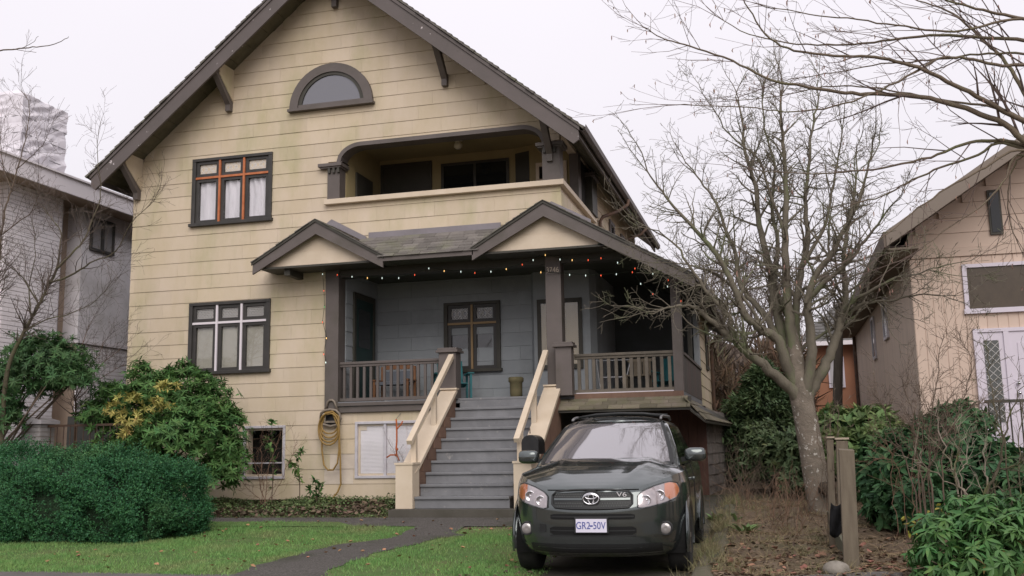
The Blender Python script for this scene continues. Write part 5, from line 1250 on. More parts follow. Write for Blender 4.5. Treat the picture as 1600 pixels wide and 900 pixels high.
# ------------------------------------------------------------------ neighbouring houses
N_WHITE = mat('white_painted_brick', (0.82, 0.775, 0.80), 0.75, c2=(0.77, 0.725, 0.75), scale=2.5, c3=(0.66, 0.62, 0.63), s3=1.0, coord='World', bump=0.15, bscale=60)
N_STUCCO = mat('grey_stained_stucco', (0.78, 0.745, 0.775), 0.85, c2=(0.68, 0.65, 0.675), scale=1.6, c3=(0.42, 0.395, 0.38), s3=0.9, coord='World', bump=0.2, bscale=120)
N_BEIGE = mat('beige_recess_wall', (0.40, 0.31, 0.245), 0.8, c2=(0.35, 0.265, 0.205), scale=2, coord='World')
N_FASCIA = mat('pale_fascia', (0.72, 0.675, 0.70), 0.6)
N_TARP = mat('white_tarpaulin', (0.72, 0.685, 0.725), 0.38, c2=(0.66, 0.63, 0.665), scale=3, coord='World')
nh = thing('white_brick_house', 'white painted brick neighbour house with grey stucco upper wall, left edge', 'house', (-17.5, 21, 0.35))
bk = MB()
def brick_face_x(mb, X, y0, y1, z0, z1, h=0.093, L_=0.40):
    z = z0; r_ = 0
    while z < z1:
        y = y0 - (L_ / 2 if r_ % 2 else 0)
        while y < y1:
            a, b = max(y, y0), min(y + L_ - .008, y1); y += L_
            if b - a > .02: mb.box(X - .03, X + R_(0, .006), a, b, z, z + h - .011)
        z += h; r_ += 1
w = MB(); w.box(-22, -15.54, 17.1, 18.78, 0.2, 7.5); w.box(-22, -15.54, 19.5, 30, 0.2, 3.95)
wall = w.build('brick_wall', N_BEIGE, nh)
b_ = MB(); brick_face_x(b_, -15.51, 17.1, 18.76, 0.4, 7.3); brick_face_x(b_, -15.51, 19.5, 24.6, 0.4, 3.9)
z = 0.4; r_ = 0
while z < 7.3:
    x = -22 - (.2 if r_ % 2 else 0)
    while x < -15.52: b_.box(max(x, -22), min(x + .392, -15.515), 17.07 - R_(0, .005), 17.12, z, z + .082); x += .4
    z += .093; r_ += 1
b_.build('brick_courses', N_WHITE, wall, kind='stuff')
MB().box(-22, -15.95, 18.78, 19.5, 0.2, 7.5).build('recess_wall', N_BEIGE, nh)
MB().box(-22, -15.54, 19.5, 30, 4.02, 7.5).build('stucco_wall', N_STUCCO, nh)
MB().box(-22, -15.50, 19.48, 30, 3.95, 4.02).build('string_course', N_FASCIA, nh); MB().box(-15.52, -15.48, 19.46, 30, 3.93, 3.95).build('drip_strip', M['trim_dark'], nh)
f = MB(); yy0, yy1, zz0, zz1 = 19.75, 20.62, 6.25, 7.0
f.box(-15.56, -15.48, yy0, yy1, zz0 - .06, zz0); f.box(-15.56, -15.49, yy0, yy1, zz1 - .07, zz1); f.box(-15.56, -15.491, yy0, yy0 + .07, zz0, zz1 - .07); f.box(-15.56, -15.491, yy1 - .07, yy1, zz0, zz1 - .07); f.box(-15.56, -15.492, (yy0 + yy1) / 2 - .05, (yy0 + yy1) / 2 + .05, zz0, zz1 - .07)
f = f.build('window', M['black_frame'], nh)
for a, b in ((yy0 + .07, (yy0 + yy1) / 2 - .05), ((yy0 + yy1) / 2 + .05, yy1 - .07)): MB().box(-15.56, -15.52, a, b, zz0, zz1 - .07).build('pane', mat('pale_pane', (0.30, 0.29, 0.3), 0.1), f)
MB().box(-22, -14.98, 15.6, 30, 7.16, 7.2).build('eave_soffit', N_BEIGE, nh)
MB().box(-15.0, -14.95, 15.6, 30, 7.14, 7.50).build('fascia', N_FASCIA, nh); MB().box(-22, -15.0, 15.56, 15.6, 7.14, 7.50).build('fascia', N_FASCIA, nh)
MB().box(-15.02, -14.90, 15.55, 30, 7.50, 7.54).build('gutter', N_FASCIA, nh)
MB().prism([(-14.98, 7.54), (-22, 8.6), (-22, 7.5), (-14.98, 7.5)], 15.6, 30, 'xz').build('roof', mat('pale_roof', (0.34, 0.32, 0.33), 0.8), nh)
MB().tube([(-15.85, 19.0, 7.1), (-15.75, 19.0, 6.9), (-15.75, 19.0, 3.4)], .05, 8).build('downspout', N_FASCIA, nh)
# tarpaulin-wrapped chimney
tp = thing('wrapped_chimney', 'chimney wrapped in wrinkled white tarpaulin on the neighbour roof', 'chimney', (-17.4, 19.2, 7.6))
bx0, bx1, by0, by1 = -18.9, -16.5, 18.45, 19.95
ring = []
for k in range(160):
    t = k / 160 * 4; s_, f_ = int(t), t - int(t)
    c_ = [(bx0, by0), (bx1, by0), (bx1, by1), (bx0, by1)]; a, b = c_[s_], c_[(s_ + 1) % 4]; ring.append((a[0] + (b[0] - a[0]) * f_, a[1] + (b[1] - a[1]) * f_))
cxx, cyy = (bx0 + bx1) / 2, (by0 + by1) / 2
rows = []
from mathutils import noise as mnoise
for j, z in enumerate(np.linspace(7.55, 9.72, 60)):
    row = []
    for k, (x, y) in enumerate(ring + ring[:1]):
        band = abs(math.sin((z - 7.75) / 0.42 * math.pi)) ** 0.6            # tied bands pull the sheet in
        fl = 0.55 * max(0, (7.95 - z)) / 0.4
        u_ = (x + y) * 2.1
        cr1 = 1 - 2 * abs((u_ + z * 2.6 + 1.2 * mnoise.noise(Vector((u_, z, 0)))) % 1 - .5); cr2 = 1 - 2 * abs((u_ * .8 - z * 3.4 + mnoise.noise(Vector((u_ * .7, z * 1.5, 4)))) % 1 - .5)
        nzv = 0.07 * (cr1 - .5) * (mnoise.noise(Vector((u_ * .9, z * 2, 7))) + .4) + .06 * (cr2 - .5) * (.6 + mnoise.noise(Vector((u_, z, 9)))) + mnoise.noise(Vector((x * 1.5, y * 1.5, z + 3))) * 0.05
        d = Vector((x - cxx, y - cyy)); d.normalize(); o_ = -0.02 + 0.035 * band + nzv * (0.4 + 0.6 * band) + fl
        row.append((x + d.x * o_, y + d.y * o_, z + 0.05 * mnoise.noise(Vector((x, y, z * 2)))))
    rows.append(row)
for s_, zz in ((.92, 9.82), (.7, 9.9), (.4, 9.93), (.01, 9.93)):
    rows.append([(cxx + (x - cxx) * s_, cyy + (y - cyy) * s_, zz + .05 * mnoise.noise(Vector((x * 3, y * 3, s_ * 4))) - 0.1 * ((y - by0) / 1.5)) for x, y in ring + ring[:1]])
MB().grid(rows).build('tarpaulin', N_TARP, tp, smooth_=False)
for z in (7.95, 8.38, 8.8, 9.2):
    MB().tube([(cxx + (x - cxx) * 1.0, cyy + (y - cyy) * 1.0, z - .02) for x, y in ring + ring[:1]], .012, 4).build('tie', mat('grey_tie', (.3, .29, .3), .7), tp)
# brick gate pillar and iron gate
gp = thing('gate_pillar', 'pale brick gate pillar with white cap behind the hedge', 'pillar', (-13.17, 15.6, 0.3))
MB().box(-13.36, -12.98, 15.42, 15.78, 0.25, 1.97).build('shaft', N_BEIGE, gp)
p_ = MB(); z = 0.3
while z < 1.93:
    for k in range(2): p_.box(-13.37 + .2 * k, -13.18 + .2 * k, 15.40, 15.46, z, z + .075); p_.box(-12.985, -12.965, 15.41 + .19 * k, 15.59 + .19 * k, z, z + .075)
    z += .085
p_.build('brick_courses', mat('pale_pillar_brick', (0.44, 0.41, 0.4), 0.8, c2=(0.36, 0.33, 0.32), scale=3, coord='World'), gp, kind='stuff')
MB().prism([(-13.43, 1.97), (-12.91, 1.97), (-12.91, 2.03), (-13.17, 2.10), (-13.43, 2.03)], 15.35, 15.85, 'xz').build('cap', N_FASCIA, gp)
ig = thing('iron_gate', 'dark iron railing gate right of the brick pillar behind the hedge', 'gate', (-12.3, 15.6, 0.3))
MB().beam((-12.96, 15.6, 1.93), (-11.3, 15.6, 1.93), .03, .04).build('top_rail', M['rust'], ig); MB().beam((-12.96, 15.6, .5), (-11.3, 15.6, .5), .03, .04).build('bottom_rail', M['rust'], ig)
for k in range(12): MB().tube([(-12.9 + .14 * k, 15.6, .48), (-12.9 + .14 * k, 15.6, 1.95)], .009, 6).build('bar', M['rust'], ig)
MB().box(-14.4, -13.0, 17.9, 18.1, .2, 2.2).build('side_gate', mat('dark_side_gate', (0.05, 0.05, 0.045), 0.8), None, label='dark wooden side gate between the two houses behind the shrubs', category='gate')

# ---- tan house on the right
T_TAN = mat('tan_vertical_siding', (0.57, 0.445, 0.365), 0.75, c2=(0.60, 0.47, 0.385), scale=1.5, rnd=0.05, coord='World')
T_SIDE = mat('tan_side_siding', (0.60, 0.485, 0.40), 0.8, c2=(0.53, 0.43, 0.355), scale=2.5, stretch=(3, 3, .5), rnd=0.06, coord='World')
T_ROOF = mat('brown_roof_edge', (0.14, 0.11, 0.088), 0.85, c2=(0.17, 0.135, 0.11), scale=3, coord='World')
T_WHITE = mat('white_door_paint', (0.62, 0.57, 0.64), 0.5)
th = thing('tan_house', 'tan board sided house with white front door and brown eaves, right edge', 'house', (7, 24, 0.4))
HX, HY = 2.31, 18.0
w = MB(); w.box(HX + .008, 12, HY + .010, 31, 0.3, 4.55); w.prism([(HX + .03, 4.5), (12, 4.5), (12, 9.6), (8.9, 9.6), (HX + .03, 4.9)], HY + .03, 31, 'xz')
tw = w.build('wall', T_TAN, th)
x = HX
while x < 6.5:                                              # vertical boards
    hh = 4.45
    for (za, zb) in ((1.2, 4.44),): MB().box(x + .006, x + .156, HY, HY + .04, za, zb).build('board', T_TAN, tw)
    x += .162
for k in range(11):                                         # lap boards in the gable
    z = 4.60 + .26 * k; xs0 = max(HX, 2.2 + (z - 4.70) / .66)
    MB().prism([(HY - .012, z), (HY + .04, z), (HY + .04, z + .256), (HY, z + .256)], xs0, 8, 'yz').build('board', T_TAN, tw)
MB().box(HX - .01, 8, HY - .03, HY + .02, 4.45, 4.595).build('trim_board', T_TAN, th)
y = HY + .01
me_b = MB().box(HX - .004, HX + .04, 0, .145, 0.5, 4.62).mesh('board'); me_b.materials.append(T_SIDE)
while y < 30.8: obj('board', me_b, tw, loc=(0, y, 0)); y += .152
for (ya__, yb__, za, zb) in ((21.9, 22.7, 3.5, 4.35), (24.8, 25.5, 3.3, 4.3)):
    f = MB(); f.box(HX - .05, HX, ya__, yb__, za, za + .06); f.box(HX - .05, HX, ya__, yb__, zb - .06, zb); f.box(HX - .048, HX, ya__, ya__ + .06, za + .06, zb - .06); f.box(HX - .048, HX, yb__ - .06, yb__, za + .06, zb - .06)
    f = f.build('side_window', M['alu'], th); MB().box(HX - .03, HX - .006, ya__ + .06, yb__ - .06, za + .06, zb - .06).build('pane', mat('sky_pane', (.16, .17, .18), .08), f)
rz_ = lambda x: 4.60 + .655 * (x - 1.85)
MB().prism([(1.85, rz_(1.85)), (9.0, rz_(9.0)), (9.0, rz_(9.0) + .12), (1.85, rz_(1.85) + .12)], 16.9, 31.5, 'xz').build('roof', T_ROOF, th)
MB().prism([(1.84, rz_(1.84) - .10), (9.0, rz_(9.0) - .10), (9.0, rz_(9.0) + .15), (1.84, rz_(1.84) + .15)], 16.84, 16.9, 'xz').build('rake_board', mat('pale_rake_edge', (0.2, 0.165, 0.135), 0.7), th)
MB().box(1.80, 1.85, 16.86, 31.5, 4.48, 4.74).build('eave_fascia', T_ROOF, th)
MB().box(1.86, HX + .02, 16.92, 31.4, 4.44, 4.475).build('eave_soffit', mat('brown_soffit', (0.17, 0.135, 0.105), 0.8, c2=(.13, .105, .08), scale=4), th)
MB().tube([(2.24, 30.6, 4.4), (2.24, 30.6, .4)], .05, 8).build('downspout', M['rust'], th)
f = MB(); wx0, wx1, wz0, wz1 = 3.12, 5.6, 3.46, 4.30
f.box(wx0, wx1, HY - .05, HY, wz1 - .06, wz1); f.box(wx0 - .02, wx1, HY - .06, HY, wz0, wz0 + .08); f.box(wx0, wx0 + .07, HY - .048, HY, wz0 + .08, wz1 - .06); f.box(wx1 - .07, wx1, HY - .048, HY, wz0 + .08, wz1 - .06)
f = f.build('picture_window', T_WHITE, th)
MB().box(wx0 + .07, wx1 - .07, HY - .02, HY - .004, wz0 + .08, wz1 - .06).build('brown_shade', mat('brown_window_shade', (0.062, 0.045, 0.03), 0.35, c2=(.075, .055, .036), scale=9), f)
gw = MB().box(3.62, 3.82, HY - .045, HY, 4.78, 5.55).build('gable_window', M['trim_dark'], th); MB().box(3.65, 3.79, HY - .055, HY - .046, 4.82, 5.5).build('pane', M['glass_dark'], gw)
gw = MB().box(4.35, 4.6, HY - .045, HY, 4.85, 6.0).build('gable_window', M['trim_dark'], th)
d = MB(); dx0, dz0, dz1 = 3.20, 1.15, 3.20
d.box(dx0, 6.2, HY - .06, HY, dz1 - .06, dz1); d.box(dx0, dx0 + .07, HY - .058, HY, dz0, dz1 - .06); d.box(dx0 + .46, dx0 + .54, HY - .058, HY, dz0, dz1 - .06); d = d.build('door_frame', T_WHITE, th)
MB().box(dx0 + .54, dx0 + 1.45, HY - .035, HY - .003, dz0, dz1 - .06).build('door', T_WHITE, th)
for (a, b, c_, e_) in ((.66, .95, 2.4, 2.95), (1.05, 1.34, 2.4, 2.95), (.66, .95, 1.4, 2.1), (1.05, 1.34, 1.4, 2.1)):
    MB().box(dx0 + a, dx0 + b, HY - .045, HY - .036, c_, e_).build('door_panel', T_WHITE, th, bevel=.008)
for z in (2.28, 2.12): MB().lathe([(.001, -.11), (.03, -.10), (.034, -.08), (.02, -.06), (.02, -.03)], (dx0 + .62, HY, z), 12, 'y').build('door_knob', C_CHR, th, smooth_=True)
sl_ = MB().box(dx0 + .07, dx0 + .46, HY - .034, HY - .004, dz0, dz1 - .06).build('sidelight', T_WHITE, th)
MB().box(dx0 + .15, dx0 + .38, HY - .045, HY - .035, 1.65, 3.0).build('pane', mat('sidelight_glass', (.10, .105, .10), .15), sl_)
l = MB(); lattice(l, dx0 + .15, dx0 + .38, 1.65, 3.0, HY - .05, .13, .006); l.build('leading', M['lead'], sl_)
MB().box(2.9, 8, 16.6, HY - .07, 1.02, 1.15).build('landing', M['concrete'], th)
fr = thing('landing_railing', 'dark metal railing in front of the white door of the tan house', 'railing', (4.2, 16.7, 1.15))
MB().beam((3.05, 16.7, 1.95), (7, 16.7, 1.95), .05, .05).build('top_rail', M['trim_dark'], fr)
for k in range(24): MB().tube([(3.1 + .15 * k, 16.7, 1.15), (3.1 + .15 * k, 16.7, 1.93)], .012, 6).build('bar', M['trim_dark'], fr)

# ---- salmon house far behind
S_SAL = mat('salmon_stucco', (0.35, 0.17, 0.10), 0.85, c2=(0.31, 0.15, 0.09), scale=1.5, coord='World')
sa = thing('salmon_house', 'distant salmon stucco house with grey tiled roof between tree and tan house', 'house', (3.2, 38, .6))
MB().box(1.1, 6.5, 36, 42, .5, 4.75).build('wall', S_SAL, sa)
MB().box(2.6, 3.1, 35.6, 36, .5, 4.5).build('bay_wall', S_SAL, sa)
ro_ = MB()
for k in range(14):
    z = 4.72 + .13 * k; y = 35.5 + .2 * k; ro_.prism([(y, z), (y + .3, z + .15), (y + .3, z + .19), (y, z + .05)], .8 + .12 * k, 7, 'yz')
ro_.build('tiled_roof', mat('grey_roof_tile', (.13, .125, .12), .85, c2=(.1, .095, .09), scale=5, coord='World'), sa)
MB().box(.75, 7, 35.4, 35.52, 4.62, 4.76).build('gutter', N_FASCIA, sa)
f = MB().box(1.72, 2.25, 35.93, 36.0, 3.2, 4.25).build('window', T_WHITE, sa); MB().box(1.78, 2.19, 35.91, 35.93, 3.27, 4.18).build('pane', mat('pale_blind_pane', (.45, .44, .46), .4), f)
MB().box(2.66, 3.05, 35.9, 36.4, 4.6, 5.6).build('chimney', S_SAL, sa)
ut = MB().tube([(1.18, 24, .4), (1.28, 24, 2.0), (1.46, 24, 4.2), (1.52, 24, 4.45)], [.12, .115, .1, .1], 10)
ut.build('utility_pole', mat('dark_pole_wood', (.055, .045, .035), .85, c2=(.075, .062, .05), scale=8, stretch=(5, 5, .5)), None, smooth_=True, label='dark leaning wooden pole in front of the salmon house', category='pole')
fb = thing('far_house', 'distant pale house with white window glimpsed through bare trees', 'house', (-1.8, 46, .7))
MB().box(-6, 0.5, 46, 50, .5, 4.9).build('wall', mat('far_grey_wall', (.2, .17, .15), .9), fb); f = MB().box(-2.05, -1.5, 45.95, 46, 4.15, 4.65).build('window', T_WHITE, fb); MB().box(-1.98, -1.57, 45.93, 45.95, 4.22, 4.58).build('pane', mat('far_pane', (.5, .5, .53), .3), f)
MB().prism([(-6.4, 4.9), (.9, 4.9), (-2.7, 6.0)], 45.6, 50, 'xz').build('roof', T_ROOF, fb)
# ------------------------------------------------------------------ plants
def bark(name, a, b, c, s3=3.0, st=(1, 1, .5)): return mat(name, a, 0.9, c2=b, scale=7, c3=c, s3=s3, lo3=.52, hi3=.66, bump=.6, bscale=45, stretch=st, coord='World', spec=.15)
B_MAIN = bark('mossy_grey_bark', (0.17, 0.15, 0.115), (0.125, 0.11, 0.085), (0.14, 0.155, 0.085))
B_TRUNK = mat('lichened_trunk_bark', (0.21, 0.175, 0.14), 0.9, c2=(0.14, 0.12, 0.095), scale=6, c3=(0.40, 0.375, 0.33), s3=13, lo3=.60, hi3=.63, bump=.9, bscale=26, coord='World', spec=.15)
B_HAZEL = bark('hazel_bark', (0.17, 0.135, 0.10), (0.135, 0.108, 0.08), (0.15, 0.15, 0.08), 1.5)
B_TWIG = mat('fine_twig', (0.14, 0.11, 0.095), 0.9, c2=(0.105, 0.085, 0.072), scale=3, coord='World', spec=.1)
B_PALE = bark('pale_stem_bark', (0.31, 0.265, 0.21), (0.24, 0.2, 0.16), (0.13, 0.13, 0.06), 4)
B_RUST = mat('rusty_dry_stem', (0.19, 0.115, 0.075), 0.9, c2=(0.145, 0.09, 0.06), scale=6, coord='World')
B_BROWN = mat('brown_stem', (0.145, 0.105, 0.075), 0.9, c2=(0.105, 0.08, 0.06), scale=6, coord='World')

def crom(pts, rad, n=4):
    pts = [Vector(p) for p in pts]; out = []; ro = []
    for i in range(len(pts) - 1):
        p0, p1, p2, p3 = pts[max(0, i - 1)], pts[i], pts[i + 1], pts[min(len(pts) - 1, i + 2)]
        for k in range(n):
            t = k / n; out.append(0.5 * ((2 * p1) + (p2 - p0) * t + (2 * p0 - 5 * p1 + 4 * p2 - p3) * t * t + (3 * p1 - p0 - 3 * p2 + p3) * t ** 3))
            ro.append(rad[0] + (rad[1] - rad[0]) * ((i + t) / (len(pts) - 1)) ** 0.8)
    out.append(pts[-1]); ro.append(rad[1]); return out, ro
def pxline(px, Y0, Y1): 
    n = len(px) - 1; return [atY(x, y, Y0 + (Y1 - Y0) * i / n) for i, (x, y) in enumerate(px)]
def rv(s=1.0): return Vector((random.gauss(0, s), random.gauss(0, s), random.gauss(0, s)))
def twig(mb, p, d, L, r, lvl, cfg, tips=None):
    seg = cfg['seg'][lvl]; n = max(2, int(L / seg)); pts = [p.copy()]; rad = [r]; d = d.normalized()
    for i in range(n):
        d = (d + rv(cfg['wig'][lvl]) + Vector((0, 0, cfg['up'][lvl]))).normalized(); p = p + d * (L / n); pts.append(p.copy()); f = (i + 1) / n; rad.append(max(cfg['rmin'], r * (1 - .75 * f)))
    mb.tube(pts, rad, 5 if r > .012 else (4 if r > .006 else 3), False)
    if lvl + 1 < len(cfg['seg']):
        m = max(1, int(L * cfg['dens'][lvl] * random.uniform(.7, 1.3)))
        for k in range(m):
            t = random.uniform(.12, 1.0); i = min(n - 1, int(t * n)); q = pts[i].lerp(pts[i + 1], t * n - i); tg = (pts[i + 1] - pts[i]).normalized()
            sd = rv(); sd = (sd - tg * sd.dot(tg)).normalized(); a = random.uniform(*cfg['ang'])
            twig(mb, q, tg * math.cos(a) + sd * math.sin(a), cfg['len'][lvl] * random.uniform(.45, 1.25) * (1 - .35 * t), max(cfg['rmin'], rad[i] * .55), lvl + 1, cfg, tips)
    elif tips is not None: tips.append((pts[-1], d))
def dress(mb, pts, rad, cfg, t0=.2, tips=None):
    L = sum((b - a).length for a, b in zip(pts, pts[1:])); m = int(L * cfg['limb_dens'])
    for k in range(m):
        t = random.uniform(t0, 1) ** .85; x = t * (len(pts) - 1); i = min(len(pts) - 2, int(x)); q = pts[i].lerp(pts[i + 1], x - i); tg = (pts[i + 1] - pts[i]).normalized()
        sd = rv() + Vector((0, 0, cfg.get('lift', .5))); sd = (sd - tg * sd.dot(tg)).normalized(); a = random.uniform(*cfg['ang'])
        twig(mb, q, tg * math.cos(a) + sd * math.sin(a), cfg['limb_len'] * random.uniform(.4, 1.3) * (1.1 - .6 * t), max(cfg['rmin'] * 2, min(.022, rad[i] * .5)), 0, cfg, tips)
    twig(mb, pts[-1], (pts[-1] - pts[-2]), cfg['limb_len'] * 1.15, rad[-1], 0, cfg, tips)
    twig(mb, pts[-3], (pts[-1] - pts[-3]) + rv(.02), cfg['limb_len'] * 1.0, rad[-1], 0, cfg, tips)

# ---- the big bare tree right of the car
random.seed(11)
YT = 15.35
base = atY(1287, 818, YT)
mt = thing('bare_tree', 'large bare tree with mossy forked trunk between the yellow and the tan house', 'tree', (base.x, YT, gz(base.x, YT)))
tp_, tr_ = crom([Vector((base.x + .02, YT, gz(base.x, YT) - .1)), atY(1285, 800, YT), atY(1277, 760, YT), atY(1268, 705, YT), atY(1259, 655, YT), atY(1251, 615, YT), atY(1244, 570, YT), atY(1239, 535, YT), atY(1236, 510, YT)], (.225, .075), 5)
tr_ = [(.195 - .03 * min(1, i / 22) if i < 25 else .165 - .10 * (i - 25) / max(1, len(tr_) - 26)) * (1.0 + .28 * max(0, 1 - i / 5)) for i, r in enumerate(tr_)]
MB().tube(tp_, tr_, 16).build('trunk', B_TRUNK, mt, smooth_=True)
kn = atY(1290, 762, YT - .22); MB().lathe([(.001, .09), (.07, .07), (.11, 0), (.09, -.07), (.04, -.09), (.001, -.06)], kn, 12).build('burl', bark('dark_burl', (.05, .04, .03), (.07, .055, .04), (.03, .025, .02)), mt, smooth_=True)
CF = dict(seg=[.14, .10, .07], wig=[.20, .24, .28], up=[.06, .05, .03], dens=[11.0, 11.0], len=[.36, .14], ang=(.55, 1.15), limb_dens=8.0, limb_len=.95, rmin=.0028, lift=.4)
LIMBS = [([(1252, 632), (1238, 610), (1215, 590), (1191, 569), (1165, 549), (1147, 533), (1125, 513), (1108, 500), (1090, 483), (1072, 477), (1050, 480), (1025, 487)], .10, .010, -1.3),
 ([(1147, 533), (1143, 515), (1140, 498), (1128, 483), (1105, 455), (1080, 418), (1058, 385), (1030, 365)], .05, .010, -.9, -.6),
 ([(1250, 620), (1240, 595), (1226, 560), (1215, 530), (1195, 518), (1178, 507), (1160, 485), (1150, 455), (1130, 415), (1107, 382), (1080, 352), (1058, 329), (1035, 300), (1012, 268)], .10, .010, -.9),
 ([(1222, 538), (1200, 500), (1175, 470), (1155, 440), (1150, 400), (1135, 360), (1120, 320), (1100, 290), (1080, 262)], .06, .010, .7, .1),
 ([(1250, 620), (1242, 585), (1225, 530), (1212, 480), (1205, 430), (1195, 390), (1185, 340), (1180, 290), (1165, 240), (1160, 190), (1150, 150)], .105, .010, .6),
 ([(1248, 600), (1238, 540), (1232, 480), (1228, 420), (1226, 360), (1229, 300), (1225, 240), (1220, 180), (1222, 130)], .10, .010, -.2),
 ([(1252, 620), (1248, 580), (1243, 530), (1245, 470), (1252, 420), (1262, 370), (1258, 310), (1265, 250), (1270, 190), (1280, 150)], .09, .010, 1.0),
 ([(1254, 630), (1260, 600), (1268, 560), (1265, 510), (1263, 470), (1275, 430), (1300, 395), (1318, 360), (1340, 320), (1352, 280), (1362, 235)], .10, .010, -.6),
 ([(1256, 640), (1266, 610), (1285, 580), (1300, 548), (1311, 510), (1319, 480), (1320, 440), (1318, 400), (1325, 350), (1335, 300), (1340, 260)], .11, .010, .4),
 ([(1316, 492), (1335, 470), (1365, 452), (1400, 434), (1430, 428), (1465, 418)], .038, .007, -.9, .2),
 ([(1314, 500), (1350, 474), (1390, 470), (1425, 462), (1455, 460)], .034, .007, -.5, .2),
 ([(1263, 470), (1290, 440), (1320, 415), (1345, 385), (1372, 350), (1395, 318)], .05, .009, -1.0, -.2),
 ([(1235, 500), (1210, 440), (1215, 380), (1205, 320), (1210, 260), (1195, 200), (1192, 130)], .05, .009, .9, .2),
 ([(1226, 360), (1205, 310), (1185, 250), (1140, 210), (1115, 170)], .03, .007, -.5, -.1),
 ([(1252, 420), (1285, 360), (1300, 300), (1310, 240), (1318, 180)], .035, .007, .6, .4),
 ([(1195, 518), (1165, 470), (1120, 430), (1080, 415), (1045, 410)], .03, .007, -.6, -.3),
 ([(1240, 560), (1262, 538), (1290, 520), (1330, 498), (1350, 470), (1356, 440)], .035, .007, .5, 0.1)]
tw = MB(); tips = []
for L in LIMBS:
    px, r0, r1, dy = L[:4]; s0 = L[4] if len(L) > 4 else 0
    p, r = crom(pxline(px, YT + s0, YT + dy), (r0, r1), 4)
    p = [q + rv(.008) for q in p]
    MB().tube(p, r, 9 if r0 > .05 else 7).build('limb', B_MAIN, mt, smooth_=True); dress(tw, p, r, CF, .22, tips)
tw.build('crown', B_MAIN, mt)
# ---- hazel whose branches reach in from the right
random.seed(5)
YH = 9.1
hz_ = thing('hazel_tree', 'bare hazel tree with catkins arching in from the right edge', 'tree', tuple(Vector((3.0, YH, gz(3.0, YH)))))
T0 = Vector((3.0, YH, gz(3.0, YH))); TP = [T0, atY(1660, 620, YH), atY(1652, 420, YH), atY(1645, 250, YH), atY(1650, 120, YH), atY(1640, -20, YH), atY(1625, -160, YH)]
p, r = crom(TP, (.13, .03), 5); MB().tube(p, r, 10).build('trunk', B_HAZEL, hz_, smooth_=True)
q = lambda pts: [(1000 + x / 2.647, y / 2.647) for x, y in pts]
HB = [(q([(1690, 640), (1588, 580), (1500, 510), (1350, 450), (1200, 410), (1000, 390), (850, 385), (670, 355), (540, 330), (380, 250), (210, 190), (90, 155), (10, 110)]), .032, -.4),
 (q([(1700, 560), (1588, 500), (1450, 430), (1300, 350), (1150, 280), (1000, 240), (850, 232), (640, 210), (520, 140), (435, 10), (420, -60)]), .028, -.8),
 (q([(1710, 180), (1588, 165), (1400, 155), (1200, 145), (1000, 170), (850, 185), (650, 180), (450, 140), (300, 60)]), .02, .4),
 (q([(1690, 640), (1588, 600), (1470, 580), (1330, 600), (1200, 650), (1000, 695), (800, 715), (600, 715), (480, 705)]), .022, .3),
 (q([(1710, 280), (1588, 270), (1500, 270), (1350, 240), (1250, 240), (1150, 290), (1000, 370), (800, 440), (600, 460), (400, 440), (150, 435)]), .018, -.6),
 (q([(1715, 110), (1588, 80), (1450, 50), (1300, 10), (1200, -20), (1050, -50)]), .02, -.3),
 (q([(1700, 520), (1588, 380), (1500, 240), (1420, 170), (1300, 60), (1150, 0), (1000, -60)]), .024, .6),
 (q([(1690, 650), (1500, 590), (1400, 640), (1250, 690), (1100, 760), (1000, 810), (850, 860), (760, 940)]), .016, .5),
 (q([(1690, 660), (1560, 620), (1430, 690), (1300, 760), (1150, 860), (1030, 960), (900, 1050)]), .014, -.5),
 (q([(1700, 240), (1588, 222), (1400, 225), (1200, 250), (1000, 265), (800, 300), (600, 330)]), .014, .7),
 (q([(1700, 60), (1500, 90), (1300, 130), (1100, 110), (900, 80), (700, 60), (500, 20)]), .014, -.7),
 (q([(1690, 640), (1588, 500), (1470, 445), (1300, 420), (1150, 395), (950, 360), (760, 360), (560, 400), (350, 420)]), .016, .9),
 (q([(1690, 700), (1560, 640), (1500, 760), (1400, 860), (1250, 960), (1150, 1040)]), .012, -.2),
 (q([(1690, 680), (1600, 640), (1540, 700), (1520, 860), (1560, 1010)]), .012, .3)]
CH = dict(seg=[.16, .12, .08], wig=[.10, .14, .2], up=[.03, .02, .0], dens=[4.5, 4.5], len=[.36, .17], ang=(.35, .9), limb_dens=5.0, limb_len=.85, rmin=.0016, lift=.35)
tw = MB(); tips = []
for px, r0, dy in HB:
    p, r = crom(pxline(px, YH, YH + dy), (r0, .0035), 5); p = [v + rv(.004) for v in p]
    MB().tube(p, r, 7).build('limb', B_HAZEL, hz_, smooth_=True); dress(tw, p, r, CH, .05, tips)
tw.build('crown', mat('hazel_twig', (0.135, 0.095, 0.085), 0.9, c2=(0.10, 0.075, 0.062), scale=3, coord='World'), hz_)
ck = MB()
for (p, d) in random.sample(tips, min(len(tips), 230)):
    L = random.uniform(.025, .05); ck.tube([p, p + Vector((random.gauss(0, .006), random.gauss(0, .006), -L * .5)), p + Vector((0, 0, -L))], [.003, .0055, .002], 5, False)
ck.build('catkins', mat('tan_catkin', (0.26, 0.155, 0.12), 0.85, island=.4), hz_, kind='stuff')
